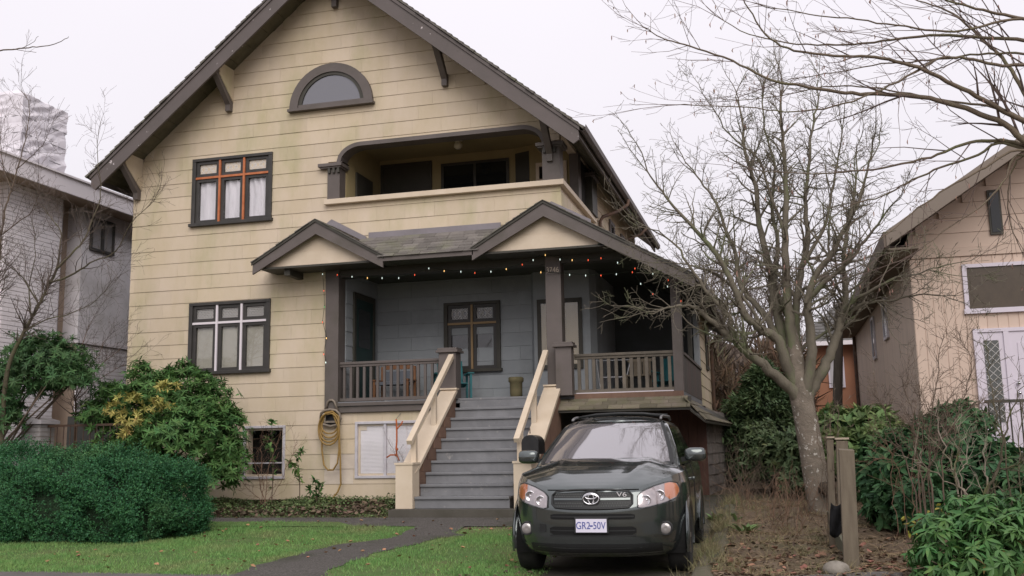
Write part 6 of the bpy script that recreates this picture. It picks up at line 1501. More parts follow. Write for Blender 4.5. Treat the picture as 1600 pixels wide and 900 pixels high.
# ---- bare saplings and trees at the left
CL = dict(seg=[.14, .10, .07], wig=[.15, .2, .24], up=[.06, .05, .03], dens=[8, 7], len=[.38, .18], ang=(.4, .95), limb_dens=8, limb_len=.8, rmin=.002, lift=.5)
def px_tree(label, Y, trunk, r0, limbs, m, cfg=CL, group=None, name='bare_tree'):
    b = atY(*trunk[0], Y); bz = gz(b.x, Y); t = thing(name, label, 'tree', (b.x, Y, bz), group)
    p, r = crom([Vector((b.x, Y, bz - .05))] + pxline(trunk, Y, Y), (r0, r0 * .3), 4); MB().tube(p, r, 8).build('trunk', m, t, smooth_=True)
    tw = MB(); dress(tw, p, r, cfg, .45)
    for px, rr, dy in limbs:
        p, r = crom(pxline(px, Y, Y + dy), (rr, .004), 4); p = [v + rv(.006) for v in p]; MB().tube(p, r, 6).build('limb', m, t, smooth_=True); dress(tw, p, r, cfg, .15)
    tw.build('crown', B_TWIG, t); return t
random.seed(3)
px_tree('slender bare tree with olive branches in front of the white brick house', 14.6, [(5, 640), (14, 570), (37, 520), (61, 476), (78, 442)], .055,
 [([(78, 442), (90, 417), (94, 385), (95, 363), (80, 340), (66, 320)], .026, .3), ([(78, 442), (117, 427), (147, 407), (181, 393), (205, 349), (240, 315)], .02, -.5), ([(88, 420), (115, 393), (132, 373), (147, 337), (158, 300), (152, 250), (153, 205)], .02, .4),
  ([(61, 476), (40, 440), (20, 420), (0, 405), (-30, 390)], .016, -.3), ([(37, 520), (70, 500), (110, 490), (150, 470), (175, 440)], .014, -.6), ([(50, 495), (45, 450), (55, 400), (50, 340)], .014, .3)], bark('olive_bark', (.12, .105, .07), (.095, .082, .055), (.12, .12, .06)))
px_tree('thin dark bare sapling at the left edge reaching up past the wrapped chimney', 13.9, [(-25, 640), (-15, 520), (-3, 430), (2, 367)], .04,
 [([(2, 367), (10, 320), (18, 295), (27, 264), (38, 225), (44, 195), (46, 165), (38, 145)], .018, .1), ([(18, 295), (5, 265), (2, 235), (0, 205)], .01, .3), ([(27, 264), (48, 245), (62, 232), (72, 220)], .009, -.2), ([(2, 367), (25, 350), (50, 330), (60, 300)], .012, -.4)], B_BROWN)
px_tree('bare reddish shrub stems against the white brick wall left of the yellow house', 16.4, [(118, 660), (117, 620)], .03,
 [([(117, 620), (130, 590), (150, 560), (165, 530)], .012, .1), ([(117, 625), (140, 590), (165, 565), (190, 545)], .01, -.2), ([(118, 610), (125, 560), (135, 520), (150, 490)], .012, .2), ([(117, 630), (145, 600), (175, 580), (195, 570)], .009, .1)], B_RUST, name='bare_shrub')
# twig reaching in at the top left from a tree outside the frame
tl = thing('overhanging_tree', 'bare twig reaching in from the left edge against the sky', 'tree', tuple(Vector((-9.6, 8.6, gz(-9.6, 8.6)))))
b = Vector((-9.6, 8.6, gz(-9.6, 8.6))); p, r = crom([b, b + Vector((.05, 0, 1.5)), b + Vector((-.05, 0, 3.2)), b + Vector((0, 0, 5.4))], (.11, .03), 4); MB().tube(p, r, 8).build('trunk', B_BROWN, tl, smooth_=True)
for px in ([(-40, 82), (-10, 80), (0, 79), (25, 77), (45, 74), (70, 72), (90, 67), (108, 57)], [(33, 76), (42, 72), (52, 65), (60, 56)], [(20, 77), (40, 80), (57, 82)]):
    if px[0][0] < 0: pts, rr = [b + Vector((0, 0, 4.2))] + pxline(px, 8.6, 8.6), (.012, .003)
    else: pts, rr = pxline(px, 8.6, 8.6), (.004, .002)
    p, r = crom(pts, rr, 4); MB().tube([v + rv(.003) for v in p], r, 6).build('branch', B_BROWN, tl, smooth_=True)

# ---- leafy shrubs
def lobe_points(lobes, n, shell=(.75, 1.0)):
    vol = np.array([l[1][0] * l[1][1] * l[1][2] for l in lobes]) ** .67; idx = rng.choice(len(lobes), n, p=vol / vol.sum()); C = np.array([l[0] for l in lobes])[idx]; Rr = np.array([l[1] for l in lobes])[idx]
    d = rand_dirs(n); d[:, 2] = np.where(d[:, 2] < -.72, -d[:, 2], d[:, 2]); s = rng.uniform(shell[0], shell[1], (n, 1)) * (1 + .10 * np.sin(d[:, :1] * 7 + C[:, :1] * 3) + .08 * np.sin(d[:, 1:2] * 9 + 2 * C[:, 2:3]))
    P = C + d * Rr * s; Nn = nrm(d / Rr)
    keep = np.ones(n, bool)                                   # drop points deep inside another lobe
    for k, l in enumerate(lobes):
        q = (P - np.array(l[0])) / np.array(l[1]); keep &= ~((np.linalg.norm(q, axis=1) < .68) & (idx != k))
    return P[keep], Nn[keep]
def rosettes(P, Nn, k, L, Wr, tilt=1.1, jit=.3, upb=.5):
    n = len(P); Nn = nrm(Nn + np.array([0, 0, upb]) + rng.normal(0, jit, (n, 3))); A = nrm(np.cross(Nn, rand_dirs(n))); B = np.cross(Nn, A)
    ang = (np.arange(k) / k * 2 * np.pi)[None] + rng.uniform(0, 6.28, (n, 1)) + rng.normal(0, .2, (n, k)); ti = rng.normal(tilt, .32, (n, k))
    D = (A[:, None] * np.cos(ang)[..., None] + B[:, None] * np.sin(ang)[..., None]) * np.sin(ti)[..., None] + Nn[:, None] * np.cos(ti)[..., None]
    U = np.broadcast_to(Nn[:, None], D.shape); PP = np.broadcast_to(P[:, None], D.shape); LL = rng.uniform(*L, (n, k)); return PP.reshape(-1, 3), D.reshape(-1, 3), U.reshape(-1, 3) + D.reshape(-1, 3) * .01, LL.ravel(), LL.ravel() * Wr
def leafm(name, a, b, c3=None, s3=1.5, island=.35, rough=.55, trans=.15, lo3=.58, hi3=.7): return mat(name, a, rough, c2=b, scale=2.0, c3=c3, s3=s3, lo3=lo3, hi3=hi3, island=island, coord='World', spec=.22, trans=trans)
def stems(parent, base, lobes, m, r=.03, n=3):
    s = MB()
    for c, rr in lobes:
        for k in range(n):
            e = Vector(c) + Vector((random.gauss(0, rr[0] * .4), random.gauss(0, rr[1] * .4), random.gauss(0, rr[2] * .3))); b0 = Vector(base) + Vector((random.gauss(0, .12), random.gauss(0, .12), 0)); mid = b0.lerp(e, .5) + rv(.08)
            p, rad = crom([b0, mid, e], (r, r * .25), 4); s.tube(p, rad, 6, False)
    return s.build('stems', m, parent, smooth_=True)
def shrub(name, label, base, lobes, n, k, L, Wr, m, stem_m=B_BROWN, sr=.025, tilt=1.1, inner=None, cat='shrub', extra=None, droop=.2, jit=.3, upb=.5, group=None, shell=(.75, 1.0)):
    t = thing(name, label, cat, base, group); stems(t, base, lobes, stem_m, sr)
    P, Nn = lobe_points(lobes, n, shell); o = rosettes(P, Nn, k, L, Wr, tilt, jit, upb)
    obj('foliage', leaf_mesh('foliage', *o, m, .25, droop), t, kind=None)
    P, Nn = lobe_points(lobes, n // 2, (.35, .72)); o = rosettes(P, Nn, k, L, Wr, tilt, .6, upb)
    obj('inner_foliage', leaf_mesh('inner_foliage', *o, inner or m, .25, droop), t)
    return t
def pxl(cx_, cy_, Y, rx_px, rz_px, ry):                        # lobe from a pixel centre and pixel radii
    c = atY(cx_, cy_, Y); e = atY(cx_ + rx_px, cy_, Y); f = atY(cx_, cy_ - rz_px, Y); return ((c.x, c.y, c.z), (abs(e.x - c.x), ry, abs(f.z - c.z)))
random.seed(21)
RH = leafm('rhododendron_leaf', (0.062, 0.145, 0.045), (0.095, 0.185, 0.05), (0.14, 0.2, 0.055), 1.2)
RHY = leafm('yellowed_rhododendron_leaf', (0.44, 0.37, 0.12), (0.32, 0.32, 0.09), (0.44, 0.24, 0.11), 6, .3)
rb = on_ground(255, 790)
lob = [pxl(190, 645, 16.3, 45, 38, .8), pxl(240, 615, 16.5, 44, 34, .8), pxl(318, 628, 16.6, 44, 38, .7), pxl(338, 680, 16.4, 40, 44, .7), pxl(275, 680, 15.9, 60, 48, .8), pxl(200, 705, 16.0, 50, 38, .7), pxl(218, 578, 16.6, 17, 15, .25), pxl(262, 588, 16.7, 16, 14, .25), pxl(286, 578, 16.8, 18, 14, .25), pxl(320, 592, 16.8, 16, 12, .25), pxl(152, 648, 16.2, 26, 22, .4), pxl(175, 612, 16.3, 22, 16, .35), pxl(345, 735, 16.3, 34, 36, .5), pxl(362, 655, 16.5, 18, 22, .3), pxl(365, 705, 16.3, 18, 26, .3), pxl(250, 735, 15.8, 55, 36, .6)]
sh_ = shrub('rhododendron', 'tall rhododendron with a patch of yellowed leaves between hedge and yellow house', (rb.x, 16.4, gz(rb.x, 16.4)), lob, 2300, 9, (.085, .15), .125, RH, B_BROWN, .03, 1.35, jit=.4, upb=.7, shell=(.6, 1.08))
ly = [pxl(180, 640, 15.4, 18, 14, .2), pxl(205, 655, 15.3, 30, 14, .2), pxl(235, 635, 15.3, 32, 12, .25), pxl(200, 622, 15.4, 18, 8, .2), pxl(262, 605, 15.6, 18, 8, .2), pxl(193, 675, 15.3, 12, 7, .15)]
P, Nn = lobe_points(ly, 95, (.5, 1)); obj('yellow_foliage', leaf_mesh('yellow_foliage', *rosettes(P, Nn, 9, (.08, .13), .125, 1.2, .4), RHY, .25, .2), sh_)
DG = leafm('dark_evergreen_leaf', (0.05, 0.12, 0.045), (0.08, 0.155, 0.055), (0.045, 0.09, 0.04), 1.0)
lb = on_ground(105, 790)
shrub('evergreen_tree', 'small green leafed tree in front of the white brick house, left edge', (lb.x, 15.2, gz(lb.x, 15.2)), [pxl(30, 590, 15.2, 60, 45, .8), pxl(85, 565, 15.3, 50, 38, .7), pxl(110, 590, 15.2, 38, 30, .6), pxl(5, 640, 14.8, 28, 40, .5), pxl(55, 545, 15.3, 38, 26, .5)], 1300, 9, (.07, .13), .125, DG, B_BROWN, .035, 1.35, cat='tree', jit=.4, upb=.7, shell=(.5, 1.1))
# clipped hedge
HG = leafm('hedge_leaf', (0.03, 0.112, 0.044), (0.05, 0.15, 0.058), (0.078, 0.178, 0.062), .9, .45, .6)
hg = thing('clipped_hedge', 'dense clipped dark green hedge along the lawn, bottom left', 'hedge', (-11.5, 13.5, gz(-11, 13.5)))
def hedge_pts(n, inset):
    P = []; Nn = []
    x0, x1, y0, y1, zt = -15.5, -8.72, 12.62, 14.5, 1.42
    while len(P) < n:
        f = random.random()
        x = R_(x0, x1); 
        if f < .52: y, z, nv = y0, R_(.12, zt), (0, -1, .1)
        elif f < .86: y, z, nv = R_(y0, y1), zt, (0, -.1, 1)
        else: x, y, z, nv = x1, R_(y0, y1), R_(.12, zt), (1, 0, .1)
        # round off: pull towards a superellipse in plan and section
        ex = max(0, (x - (x1 - 1.1)) / 1.1); ey = (y - (y0 + y1) / 2) / ((y1 - y0) / 2); ez = max(0, (z - .75) / (zt - .75))
        s_ = (abs(ex) ** 2.4 + abs(ey) ** 3 + ez ** 3) ** .36
        if s_ > 1: 
            x = x1 - 1.1 + 1.1 * ex / s_ if ex > 0 else x; y = (y0 + y1) / 2 + (y1 - y0) / 2 * ey / s_; z = .75 + (zt - .75) * ez / s_ if ez > 0 else z
        lump = .11 * math.sin(2.3 * x + 1.1 * z) * math.sin(3.1 * z + x) + .05 * math.sin(7 * x + 5 * z) + .06 * math.sin(5 * y - 3 * x) + .05 * math.sin(11 * z + 4 * x)
        gap = math.sin(3.7 * x + 2.9 * z + 1.3 * y) * math.sin(5.3 * z - 2.2 * x + 2 * y) + .5 * math.sin(9 * x + 8 * z)
        if gap < -.35 and random.random() < .75: continue
        lump += .05 * gap
        low = smooth(.5, .1, z) * -.12
        z_ = z + (lump if nv[2] > .5 else 0) - .10 * smooth(-10.5, -8.6, x) * (nv[2] > .5)
        P.append((x + nv[0] * (lump + low - inset), y + nv[1] * (lump + low - inset), z_ - inset * nv[2])); Nn.append(nv)
    return np.array(P), np.array(Nn, float)
random.seed(4)
def sprays(n, inset, k, Ls, lf):
    P, Nn = hedge_pts(n, inset); P = P + rng.normal(0, .03, P.shape); D = nrm(Nn * .9 + rng.normal(0, .45, P.shape) + np.array([0, 0, .55])); Ln = rng.uniform(*Ls, (n, 1))
    t = np.linspace(.0, 1, k)[None, :, None]; Q = P[:, None] + D[:, None] * Ln[:, None] * t + rng.normal(0, .004, (n, k, 3))
    A = nrm(np.cross(D, rand_dirs(n))); B = np.cross(D, A); an = rng.uniform(0, 6.28, (n, k))[..., None]
    LD = (A[:, None] * np.cos(an) + B[:, None] * np.sin(an)) * .9 + D[:, None] * .55; U = rng.normal(0, .4, Q.shape) + D[:, None]
    m = n * k; return Q.reshape(-1, 3), LD.reshape(-1, 3), U.reshape(-1, 3), rng.uniform(*lf, m), rng.uniform(*lf, m) * .30
obj('foliage', leaf_mesh('foliage', *sprays(12000, .03, 9, (.05, .18), (.022, .040)), HG, quad=True), hg)
obj('inner_foliage', leaf_mesh('inner_foliage', *sprays(6500, .12, 8, (.06, .14), (.028, .046)), HG, quad=True), hg)
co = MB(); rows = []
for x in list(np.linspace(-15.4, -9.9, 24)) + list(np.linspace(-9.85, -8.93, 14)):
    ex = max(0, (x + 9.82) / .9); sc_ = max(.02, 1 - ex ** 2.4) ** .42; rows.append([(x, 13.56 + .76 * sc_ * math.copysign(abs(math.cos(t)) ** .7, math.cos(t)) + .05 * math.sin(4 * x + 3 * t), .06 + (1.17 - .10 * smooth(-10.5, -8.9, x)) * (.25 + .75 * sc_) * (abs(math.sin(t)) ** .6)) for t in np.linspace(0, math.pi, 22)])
co.grid(rows).build('dark_core', mat('hedge_inside', (.02, .045, .018), .95, c2=(.012, .028, .012), scale=14, bump=1, bscale=40, coord='World'), hg)  # solid core blocking see-through, coloured dark to stand for shade between the leaves
# shrubs on the right
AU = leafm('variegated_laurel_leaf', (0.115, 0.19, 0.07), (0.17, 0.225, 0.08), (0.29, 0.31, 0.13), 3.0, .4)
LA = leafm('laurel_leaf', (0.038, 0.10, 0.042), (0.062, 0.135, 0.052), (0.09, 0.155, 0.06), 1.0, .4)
ab = atY(1330, 760, 17.5)
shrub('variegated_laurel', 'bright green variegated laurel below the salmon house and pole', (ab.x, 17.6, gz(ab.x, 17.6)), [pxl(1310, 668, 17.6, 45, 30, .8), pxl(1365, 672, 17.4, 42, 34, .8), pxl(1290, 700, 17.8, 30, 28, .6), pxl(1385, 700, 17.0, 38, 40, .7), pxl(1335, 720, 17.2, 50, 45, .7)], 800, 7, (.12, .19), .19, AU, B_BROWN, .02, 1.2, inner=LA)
shrub('laurel_thicket', 'dark green laurel thicket behind the wooden posts and bare shrubs', (atY(1400, 800, 14.5).x, 14.6, gz(1.6, 14.6)), [pxl(1370, 745, 14.8, 40, 50, .6), pxl(1420, 730, 14.6, 60, 60, .8), pxl(1480, 710, 14.8, 60, 70, .8), pxl(1540, 740, 14.2, 60, 60, .8), pxl(1440, 790, 13.4, 55, 40, .6), pxl(1390, 790, 13.9, 40, 40, .5), pxl(1580, 790, 13.2, 50, 50, .6), pxl(1500, 660, 15.5, 50, 28, .6)], 1500, 7, (.11, .17), .2, LA, B_BROWN, .02, 1.25)
shrub('laurel_bush', 'dark leafed bush behind the leaning bare trunk beside the store shed', (atY(1215, 790, 19).x, 19.2, gz(-.3, 19.2)), [pxl(1185, 690, 20.5, 35, 32, .7), pxl(1215, 715, 19.2, 38, 34, .6), pxl(1175, 730, 19.6, 26, 28, .5), pxl(1240, 705, 18.6, 24, 34, .5), pxl(1245, 750, 18.2, 26, 30, .5)], 620, 7, (.09, .15), .18, leafm('dull_bush_leaf', (.08, .125, .06), (.115, .155, .07), (.16, .18, .07), 1.5), B_BROWN, .02, 1.2)
# conifer
cf = thing('cedar_tree', 'dense dark green cedar standing behind the bare tree trunk', 'tree', (atY(1195, 720, 24).x, 24, gz(-.2, 24)))
cb = atY(1200, 720, 24); MB().tube([Vector((cb.x, 24, .3)), Vector((cb.x, 24, 3.0))], [.12, .03], 8).build('trunk', B_BROWN, cf)
n = 9000; h = rng.uniform(0, 1, n) ** .8; z = .5 + 2.75 * h; rr = 1.25 * (1 - h ** 1.8) * (.75 + .35 * rng.random(n)) * (1 + .18 * np.sin(z * 9)); an = rng.uniform(0, 6.283, n)
rr = rr * (1 + .15 * np.sin(an * 5 + z * 4))
P = np.stack([cb.x + rr * np.cos(an), 24 + rr * np.sin(an), z], 1); D = np.stack([np.cos(an), np.sin(an), rng.normal(.25, .4, n)], 1) + rng.normal(0, .4, (n, 3))
obj('crown', leaf_mesh('crown', P, D, rng.normal(0, .5, (n, 3)) + np.array([0, 0, 1]), rng.uniform(.10, .22, n), rng.uniform(.018, .035, n), leafm('cedar_spray', (.07, .115, .055), (.10, .145, .065), (.14, .17, .07), 2.5, .4), .3, .25), cf)
MB().lathe([(.001, 3.0), (.3, 2.5), (.7, 1.7), (.9, .9), (.85, .4)], (cb.x, 24, 0), 12).build('dark_core', mat('cedar_inside', (.012, .018, .009), .95), cf)  # opaque cone inside the sprays, its near-black colour standing in for inner shade
# front right rhododendron with big drooping leaves
random.seed(9)
RF = leafm('large_rhododendron_leaf', (0.05, 0.14, 0.045), (0.085, 0.18, 0.05), (0.14, 0.195, 0.055), 4.0, .3, .38); RFY = leafm('ochre_rhododendron_leaf', (.19, .13, .03), (.14, .12, .035), (.2, .1, .03), 5, .3)
fl_ = [pxl(1530, 800, 10.2, 62, 34, .45), pxl(1475, 840, 9.9, 52, 40, .45), pxl(1560, 850, 9.7, 60, 50, .45), pxl(1455, 880, 9.6, 42, 34, .4), pxl(1610, 830, 10.0, 50, 60, .5), pxl(1520, 885, 9.4, 70, 40, .45)]
fb_ = on_ground(1530, 899); fr_ = thing('rhododendron', 'glossy rhododendron with drooping leaf rosettes, bottom right corner', 'shrub', (fb_.x, 10.1, gz(fb_.x, 10.1)))
stems(fr_, (fb_.x, 10.1, gz(fb_.x, 10.1)), fl_, B_BROWN, .016, 5)
P, Nn = lobe_points(fl_, 300, (.7, 1.0)); o = rosettes(P, Nn, 9, (.07, .15), .15, 1.72, .35, .9)
d = o[0][:, 1] + .4 * np.abs(o[0][:, 0] - 1.9); order = np.argsort(d); near, far = order[:280], order[280:]
obj('foliage', leaf_mesh('foliage', *[a[far] for a in o], RF, .28, .38), fr_, kind='stuff')
lm_ = leaf_mesh('leaf', np.zeros((1, 3)), np.array([[1., 0, 0]]), np.array([[0, 0, 1.]]), [1.0], [.15], RF, .28, .38); lm_y = lm_.copy(); lm_y.materials.clear(); lm_y.materials.append(RFY)
for i in near:
    D = Vector(o[1][i]).normalized(); S = D.cross(Vector(o[2][i])).normalized(); U = S.cross(D); L = o[3][i]
    ob = obj('leaf', lm_y if random.random() < .05 else lm_, fr_); ob.matrix_parent_inverse = Matrix.Translation(-fr_.location)
    ob.matrix_basis = Matrix.Translation(Vector(o[0][i])) @ Matrix((D, -S, U)).transposed().to_4x4() @ Matrix.Scale(L, 4)
P, Nn = lobe_points(fl_, 140, (.3, .7)); obj('inner_foliage', leaf_mesh('inner_foliage', *rosettes(P, Nn, 8, (.08, .12), .17, 1.3), RF, .25, .3), fr_, kind='stuff')
ys_ = thing('yellow_leaf_shrub', 'sparse little shrub with yellow leaves left of the front rhododendron', 'shrub', tuple(on_ground(1430, 870)))
pb = on_ground(1430, 870); yl = MB(); PP = []
for px in ((1418, 812), (1430, 822), (1440, 815), (1450, 808), (1425, 830), (1470, 792)):
    e = atY(*px, pb.y); p, r = crom([pb + rv(.02), pb.lerp(e, .6) + rv(.04), e], (.006, .002), 4); yl.tube(p, r, 4, False); PP += [e + rv(.03) for _ in range(5)]
yl.build('stems', B_BROWN, ys_); PP = np.array(PP); n = len(PP)
obj('leaves', leaf_mesh('leaves', PP, rng.normal(0, 1, (n, 3)), rng.normal(0, .5, (n, 3)) + np.array([0, -.5, 1]), rng.uniform(.05, .08, n), rng.uniform(.013, .02, n), leafm('yellow_leaf', (.3, .27, .05), (.36, .32, .07))), ys_)
# bare shrubs on the right
CS = dict(seg=[.10, .07, .05], wig=[.2, .24, .28], up=[.05, .05, .03], dens=[7, 8], len=[.26, .13], ang=(.4, 1.0), limb_dens=7, limb_len=.4, rmin=.0018, lift=.4)
def stem_shrub(label, Y, lines, m, cfg=CS, tm=None, name='bare_shrub', t0=.25):
    b = atY(*lines[0][0][0], Y); t = thing(name, label, 'shrub', (b.x, Y, gz(b.x, Y))); tw = MB()
    for px, rr, dy in lines:
        pts = pxline(px, Y, Y + dy); g0 = Vector((pts[0].x + .02, Y, gz(pts[0].x, Y) - .03)); p, r = crom([g0] + pts, (rr * .7, .003), 4); p = [v + rv(.012) for v in p]
        MB().tube(p, r, 7).build('stem', m, t, smooth_=True); dress(tw, p, r, cfg, t0)
    tw.build('twigs', tm or m, t, kind='stuff'); return t
stem_shrub('pale barked bare shrub with forked stems behind the front rhododendron', 11.2, [([(1520, 800), (1505, 765), (1490, 738), (1478, 708), (1468, 672), (1462, 640)], .026, .2), ([(1492, 742), (1496, 710), (1499, 685), (1494, 662)], .016, -.1), ([(1510, 775), (1480, 755), (1455, 735), (1430, 718)], .012, -.3), ([(1538, 790), (1541, 750), (1538, 715), (1540, 690)], .026, .2), ([(1500, 750), (1508, 725), (1515, 695)], .012, .2)], B_PALE, dict(CS, limb_dens=5, limb_len=.3))
stem_shrub('mossy bare shrub with angular branches at the right edge before the white door', 11.0, [([(1540, 800), (1548, 758), (1562, 725), (1568, 690), (1575, 655), (1590, 620), (1605, 585)], .03, -.2), ([(1552, 745), (1580, 730), (1610, 715), (1640, 700)], .018, -.3), ([(1545, 770), (1580, 765), (1620, 745)], .018, -.4), ([(1568, 690), (1555, 655), (1552, 620), (1545, 580), (1540, 540)], .014, .2), ([(1590, 740), (1594, 690), (1598, 640)], .014, .3)], bark('mossy_shrub_bark', (.12, .105, .07), (.10, .085, .06), (.10, .12, .03), 6))
stem_shrub('brown twiggy shrub with budded shoots rising before the tan house wall', 12.4, [([(1455, 760), (1452, 700), (1458, 640), (1465, 580), (1475, 520)], .02, .2), ([(1440, 750), (1430, 690), (1425, 640), (1410, 600)], .016, -.2), ([(1470, 740), (1490, 680), (1500, 630), (1520, 570), (1500, 530)], .016, .3), ([(1425, 740), (1400, 690), (1385, 650), (1370, 620)], .014, .1), ([(1450, 745), (1470, 690), (1500, 650), (1530, 630)], .014, -.2), ([(1435, 760), (1442, 700), (1436, 650), (1440, 610)], .016, .2), ([(1445, 755), (1465, 700), (1480, 660), (1482, 620)], .014, 0)], B_BROWN, dict(CS, limb_dens=13, limb_len=.5, dens=[9, 9]))
stem_shrub('rusty brown stemmed bush between the wooden posts and the laurels', 12.8, [([(1440, 810), (1436, 760), (1432, 700)], .014, .1), ([(1428, 805), (1425, 750), (1428, 690)], .012, .2), ([(1400, 800), (1392, 750), (1396, 710), (1380, 690)], .009, .2), ([(1415, 800), (1408, 745), (1385, 715), (1365, 720)], .009, .1)], B_RUST, dict(CS, limb_dens=7))
wd = thing('dry_weeds', 'tangle of dry brown weed stalks in front of the leaning bare trunk', 'weeds', (-.1, 14.6, gz(-.1, 14.6))); wm = MB(); wm2 = MB()
CW = dict(seg=[.08, .06], wig=[.22, .26], up=[.04, .04], dens=[7], len=[.14], ang=(.3, .9), rmin=.0018)
for k in range(120):
    x, y = random.gauss(-.05, .42), random.gauss(15.0, 1.0); twig(wm if k % 3 else wm2, Vector((x, y, gz(x, y))), Vector((random.gauss(0, .3), random.gauss(0, .3), 1)), R_(.25, .85), R_(.003, .0055), 0, CW)
for k in range(60):
    x, y = random.gauss(-.75, .18), random.gauss(17.6, .7); twig(wm2, Vector((x, y, gz(x, y))), Vector((random.gauss(0, .25), random.gauss(0, .25), 1)), R_(.5, 1.2), .005, 0, CW)
wm.build('stalks', B_RUST, wd); wm2.build('dark_stalks', B_BROWN, wd)
stem_shrub('thin upright dry stalks beside the wooden posts', 12.2, [([(1296 + a * 5, 800), (1295 + a * 5 + R_(-3, 3), 740), (1293 + a * 6 + R_(-5, 5), 690), (1294 + a * 6 + R_(-6, 6), 620 + R_(0, 60))], .006, R_(-.2, .2)) for a in range(-2, 4)], B_BROWN, dict(CS, limb_dens=3, limb_len=.18), name='dry_stalks')
# plants below the house wall
def sprig(label, Y, lines, Lf, m=None):
    b = atY(*lines[0][0], Y); t = thing('young_shrub', label, 'plant', (b.x, Y, gz(b.x, Y)), 'young green shrubs below the house wall'); s = MB(); Q = []; DD = []
    for px in lines:
        pts = pxline(px, Y, Y + R_(-.15, .15)); p, r = crom([Vector((b.x, Y, gz(b.x, Y)))] + pts, (.009, .003), 4); s.tube(p, r, 5, False)
        for i in range(len(p) // 3, len(p), 1):
            for _ in range(3): d = rv() + Vector((0, -.3, .25)); Q.append(p[i]); DD.append(d)
        for _ in range(9): Q.append(p[-1]); DD.append(rv() + Vector((0, 0, .3)))
    s.build('stems', B_BROWN, t); Q = np.array(Q); DD = np.array(DD); n = len(Q)
    obj('leaves', leaf_mesh('leaves', Q, DD, np.array([[0, -.2, 1.]]) + rng.normal(0, .3, (n, 3)), rng.uniform(*Lf, n), rng.uniform(*Lf, n) * .2, m or RH, .25, .3), t)
random.seed(31)
sprig('young green shrub with drooping leaves right of the dark basement window', 17.3, [[(468, 760), (466, 735), (464, 712), (472, 705)], [(468, 745), (458, 728), (452, 722)]], (.09, .16))
sprig('tall thin green shrub rising in front of the dark basement window', 17.2, [[(425, 770), (428, 730), (424, 690), (425, 660)], [(426, 720), (420, 700), (418, 688)]], (.08, .13))
sprig('small leafy green sprig below the trailing hose', 17.2, [[(495, 780), (494, 762), (492, 750)], [(496, 775), (503, 762), (498, 757)], [(494, 776), (486, 768), (484, 764)]], (.08, .13))
stem_shrub('brown twiggy bare shrub in front of the dark basement window', 17.0, [([(412, 785), (405, 750), (395, 715), (388, 690)], .016, .2), ([(415, 785), (418, 745), (425, 715), (435, 690)], .014, .1), ([(410, 785), (385, 760), (370, 745)], .012, -.1), ([(418, 785), (438, 755), (450, 725), (462, 695)], .012, .1), ([(410, 780), (410, 740), (408, 700), (415, 680)], .012, .3)], B_RUST, dict(CS, limb_dens=11, limb_len=.4))
stem_shrub('wispy bare twigs against the wall above the basement window beside the stairs', 17.8, [([(612, 790), (626, 752), (622, 720), (606, 690)], .006, .1), ([(620, 785), (632, 745), (628, 715)], .005, 0)], B_TWIG, dict(CS, limb_dens=4, limb_len=.25))
# green leaf clumps in the bed
for label, px in (('clump of broad green leaves at the corner of the garden bed', (1122, 812)), ('clump of broad green leaves in the bed in front of the weeds', (1165, 815)), ('small clump of green leaves between the two larger clumps in the bed', (1143, 816))):
    b = on_ground(*px); n = 26; t = thing('leaf_clump', label, 'plant', tuple(b), 'green leaf clumps in the bed')
    an = rng.uniform(0, 6.28, n); D = np.stack([np.cos(an), np.sin(an), rng.uniform(.5, 1.6, n)], 1); P = np.array(b)[None] + rng.normal(0, .05, (n, 3)) * np.array([1, 1, 0])
    obj('leaves', leaf_mesh('leaves', P, D, np.stack([-np.cos(an) * .5, -np.sin(an) * .5, np.ones(n)], 1), rng.uniform(.12, .24, n), rng.uniform(.02, .035, n), AU, .3, .35), t)
# background bare trees and thicket
random.seed(41)
CB = dict(seg=[.4, .28], wig=[.18, .24], up=[.05, .04], dens=[4.5], len=[.6], ang=(.4, 1.0), limb_dens=3.6, limb_len=1.5, rmin=.007, lift=.6)
for i, (px, Y, top, w_) in enumerate(((1128, 30, 400, 40), (1160, 34, 430, 45), (1205, 38, 445, 50), (1240, 40, 450, 40), (1100, 36, 470, 40))):
    lab = ['bare background tree just right of the porch gutter', 'bare background tree behind the left limb of the big tree', 'bare background tree behind the middle of the big trunk', 'bare background tree right of the forked trunk', 'bare background tree half hidden by the yellow house'][i]
    px_tree(lab, Y, [(px, 640), (px + 2, 580), (px + R_(-6, 6), 540)], .13, [([(px + R_(-4, 4), 580 - 8 * k), (px + s_ * w_ * .5, 530 - 10 * k), (px + s_ * w_ * (.8 + .1 * k), (top + 530) / 2 - 10 * k), (px + s_ * w_ * .9 + R_(-10, 10), top + R_(0, 40))], .05, R_(-1, 1)) for k, s_ in enumerate((-1, .9, -.4, .5, 0))], B_TWIG, CB, 'bare trees in the background')
n = 5200; P = []
for _ in range(n):
    px = R_(1085, 1268); top = 560 + 22 * math.sin(px * .045) + 14 * math.sin(px * .11); py = R_(top, 690); P.append(atY(px, py, R_(27, 33)))
P = np.array(P); D = rng.normal(0, .6, (n, 3)) + np.array([0, 0, 1.1])
obj('background_thicket', leaf_mesh('background_thicket', P, D, rng.normal(0, 1, (n, 3)), rng.uniform(.3, .8, n), rng.uniform(.012, .03, n), mat('rusty_thicket', (.12, .075, .045), .9, c2=(.085, .06, .04), scale=.5, c3=(.05, .06, .03), s3=.4, island=.4, coord='World'), .1, .1), None, 'rusty brown thicket of dry stems behind the bare tree and cedar', 'thicket', kind='stuff')
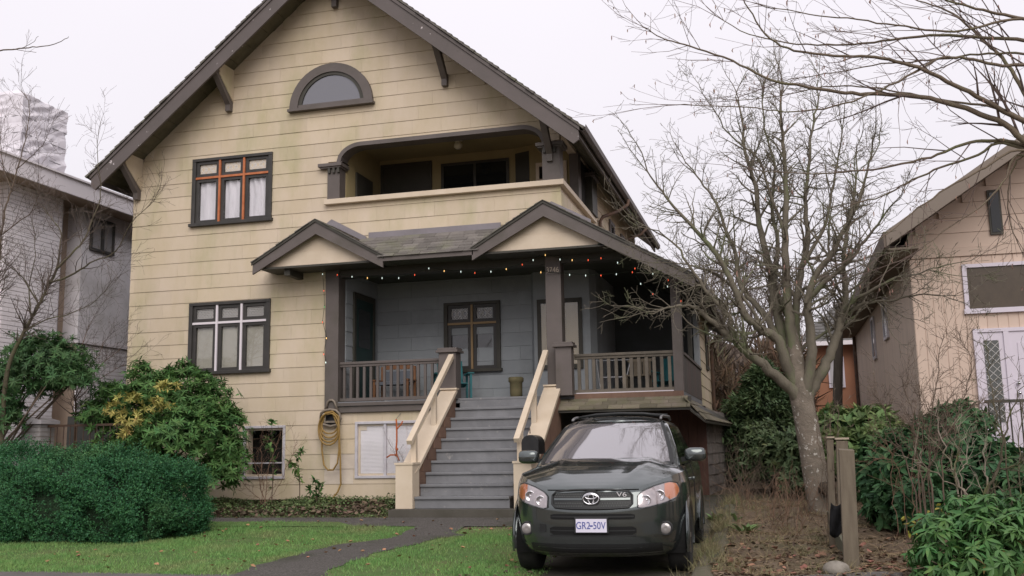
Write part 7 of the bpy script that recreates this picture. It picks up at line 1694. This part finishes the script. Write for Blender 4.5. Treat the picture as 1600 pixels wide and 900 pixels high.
# ---- wooden posts, board, sheet and stone at the right
def post(label, px, py, Y, top_py, w_, lean=0, cap=False):
    b = atY(px, py, Y); tz = atY(px, top_py, Y).z; t = thing('wooden_post', label, 'post', (b.x, Y, gz(b.x, Y)), 'wooden posts in the garden bed')
    z0 = gz(b.x, Y) - .1
    MB().add([(b.x - w_ / 2, Y - w_ / 2, z0), (b.x + w_ / 2, Y - w_ / 2, z0), (b.x + w_ / 2, Y + w_ / 2, z0), (b.x - w_ / 2, Y + w_ / 2, z0)] + [(b.x - w_ / 2 + lean, Y - w_ / 2, tz), (b.x + w_ / 2 + lean, Y - w_ / 2, tz - .01), (b.x + w_ / 2 + lean, Y + w_ / 2, tz), (b.x - w_ / 2 + lean, Y + w_ / 2, tz + .01)], [(0, 3, 2, 1), (4, 5, 6, 7), (0, 1, 5, 4), (1, 2, 6, 5), (2, 3, 7, 6), (3, 0, 4, 7)]).build('shaft', M['wood_grey'], t, bevel=.006)
    if cap: MB().box(b.x - w_ / 2 - .012 + lean, b.x + w_ / 2 + .012 + lean, Y - w_ / 2 - .012, Y + w_ / 2 + .012, tz + .01, tz + .03).build('cap', mat('pale_post_cap', (.4, .33, .25), .7), t)
    else:
        MB().lathe([(.012, -.002), (.012, .006)], (b.x + lean * .8, Y - w_ / 2, tz - .12), 8, 'y').build('bolt', M['rust'], t)
post('tall weathered post in the garden bed, nearest to the camera', 1330, 885, 10.6, 702, .145, .03)
post('capped wooden post standing just behind the tall weathered post', 1319, 850, 11.6, 688, .12, .05, True)
post('thin capped stake post beside the bare tree trunk', 1300, 840, 12.2, 686, .075, .05, True)
bd = thing('leaning_board', 'grey-green board leaning between posts near the ground', 'board', tuple(on_ground(1312, 870)))
a1, a2 = on_ground(1298, 845) + Vector((0, 0, .22)), on_ground(1325, 880) + Vector((0, 0, .06)); MB().beam(a1, a2, .03, .2).build('plank', mat('grey_green_board', (.13, .13, .085), .8, c2=(.1, .1, .07), scale=5, coord='World'), bd)
rows = []
for j in range(9):
    rows.append([tuple(atY(1298 + 26 * i / 6 - 2 * (j / 8), 785 + 50 * j / 8 + 6 * math.sin(i * .8), 10.95 + .05 * math.sin(i * 1.7 + j * .6)) ) for i in range(7)])
me_s = MB().grid(rows); so = me_s.build('black_sheet', mat('black_fabric', (.008, .008, .009), .85), None, smooth_=True, label='black landscape fabric sheet hung between the posts', category='fabric')
sd_ = so.modifiers.new('thick', 'SOLIDIFY'); sd_.thickness = .006
sb = on_ground(1308, 898); rk = MB(); rows = []
for a in np.linspace(-1.57, 1.57, 9):
    rows.append([(sb.x + .125 * math.cos(a) * math.cos(b) * (1 + .1 * math.sin(3 * b)), sb.y + .10 * math.cos(a) * math.sin(b), sb.z + .045 + .075 * math.sin(a) * (1 + .12 * math.cos(2 * b + 1))) for b in np.linspace(0, 6.2832, 17)])
rk.grid(rows).build('garden_stone', mat('pale_stone', (.26, .235, .2), .85, c2=(.19, .17, .14), scale=7, bump=.5, bscale=30), None, smooth_=True, label='pale rounded stone at the foot of the tall weathered post', category='stone')
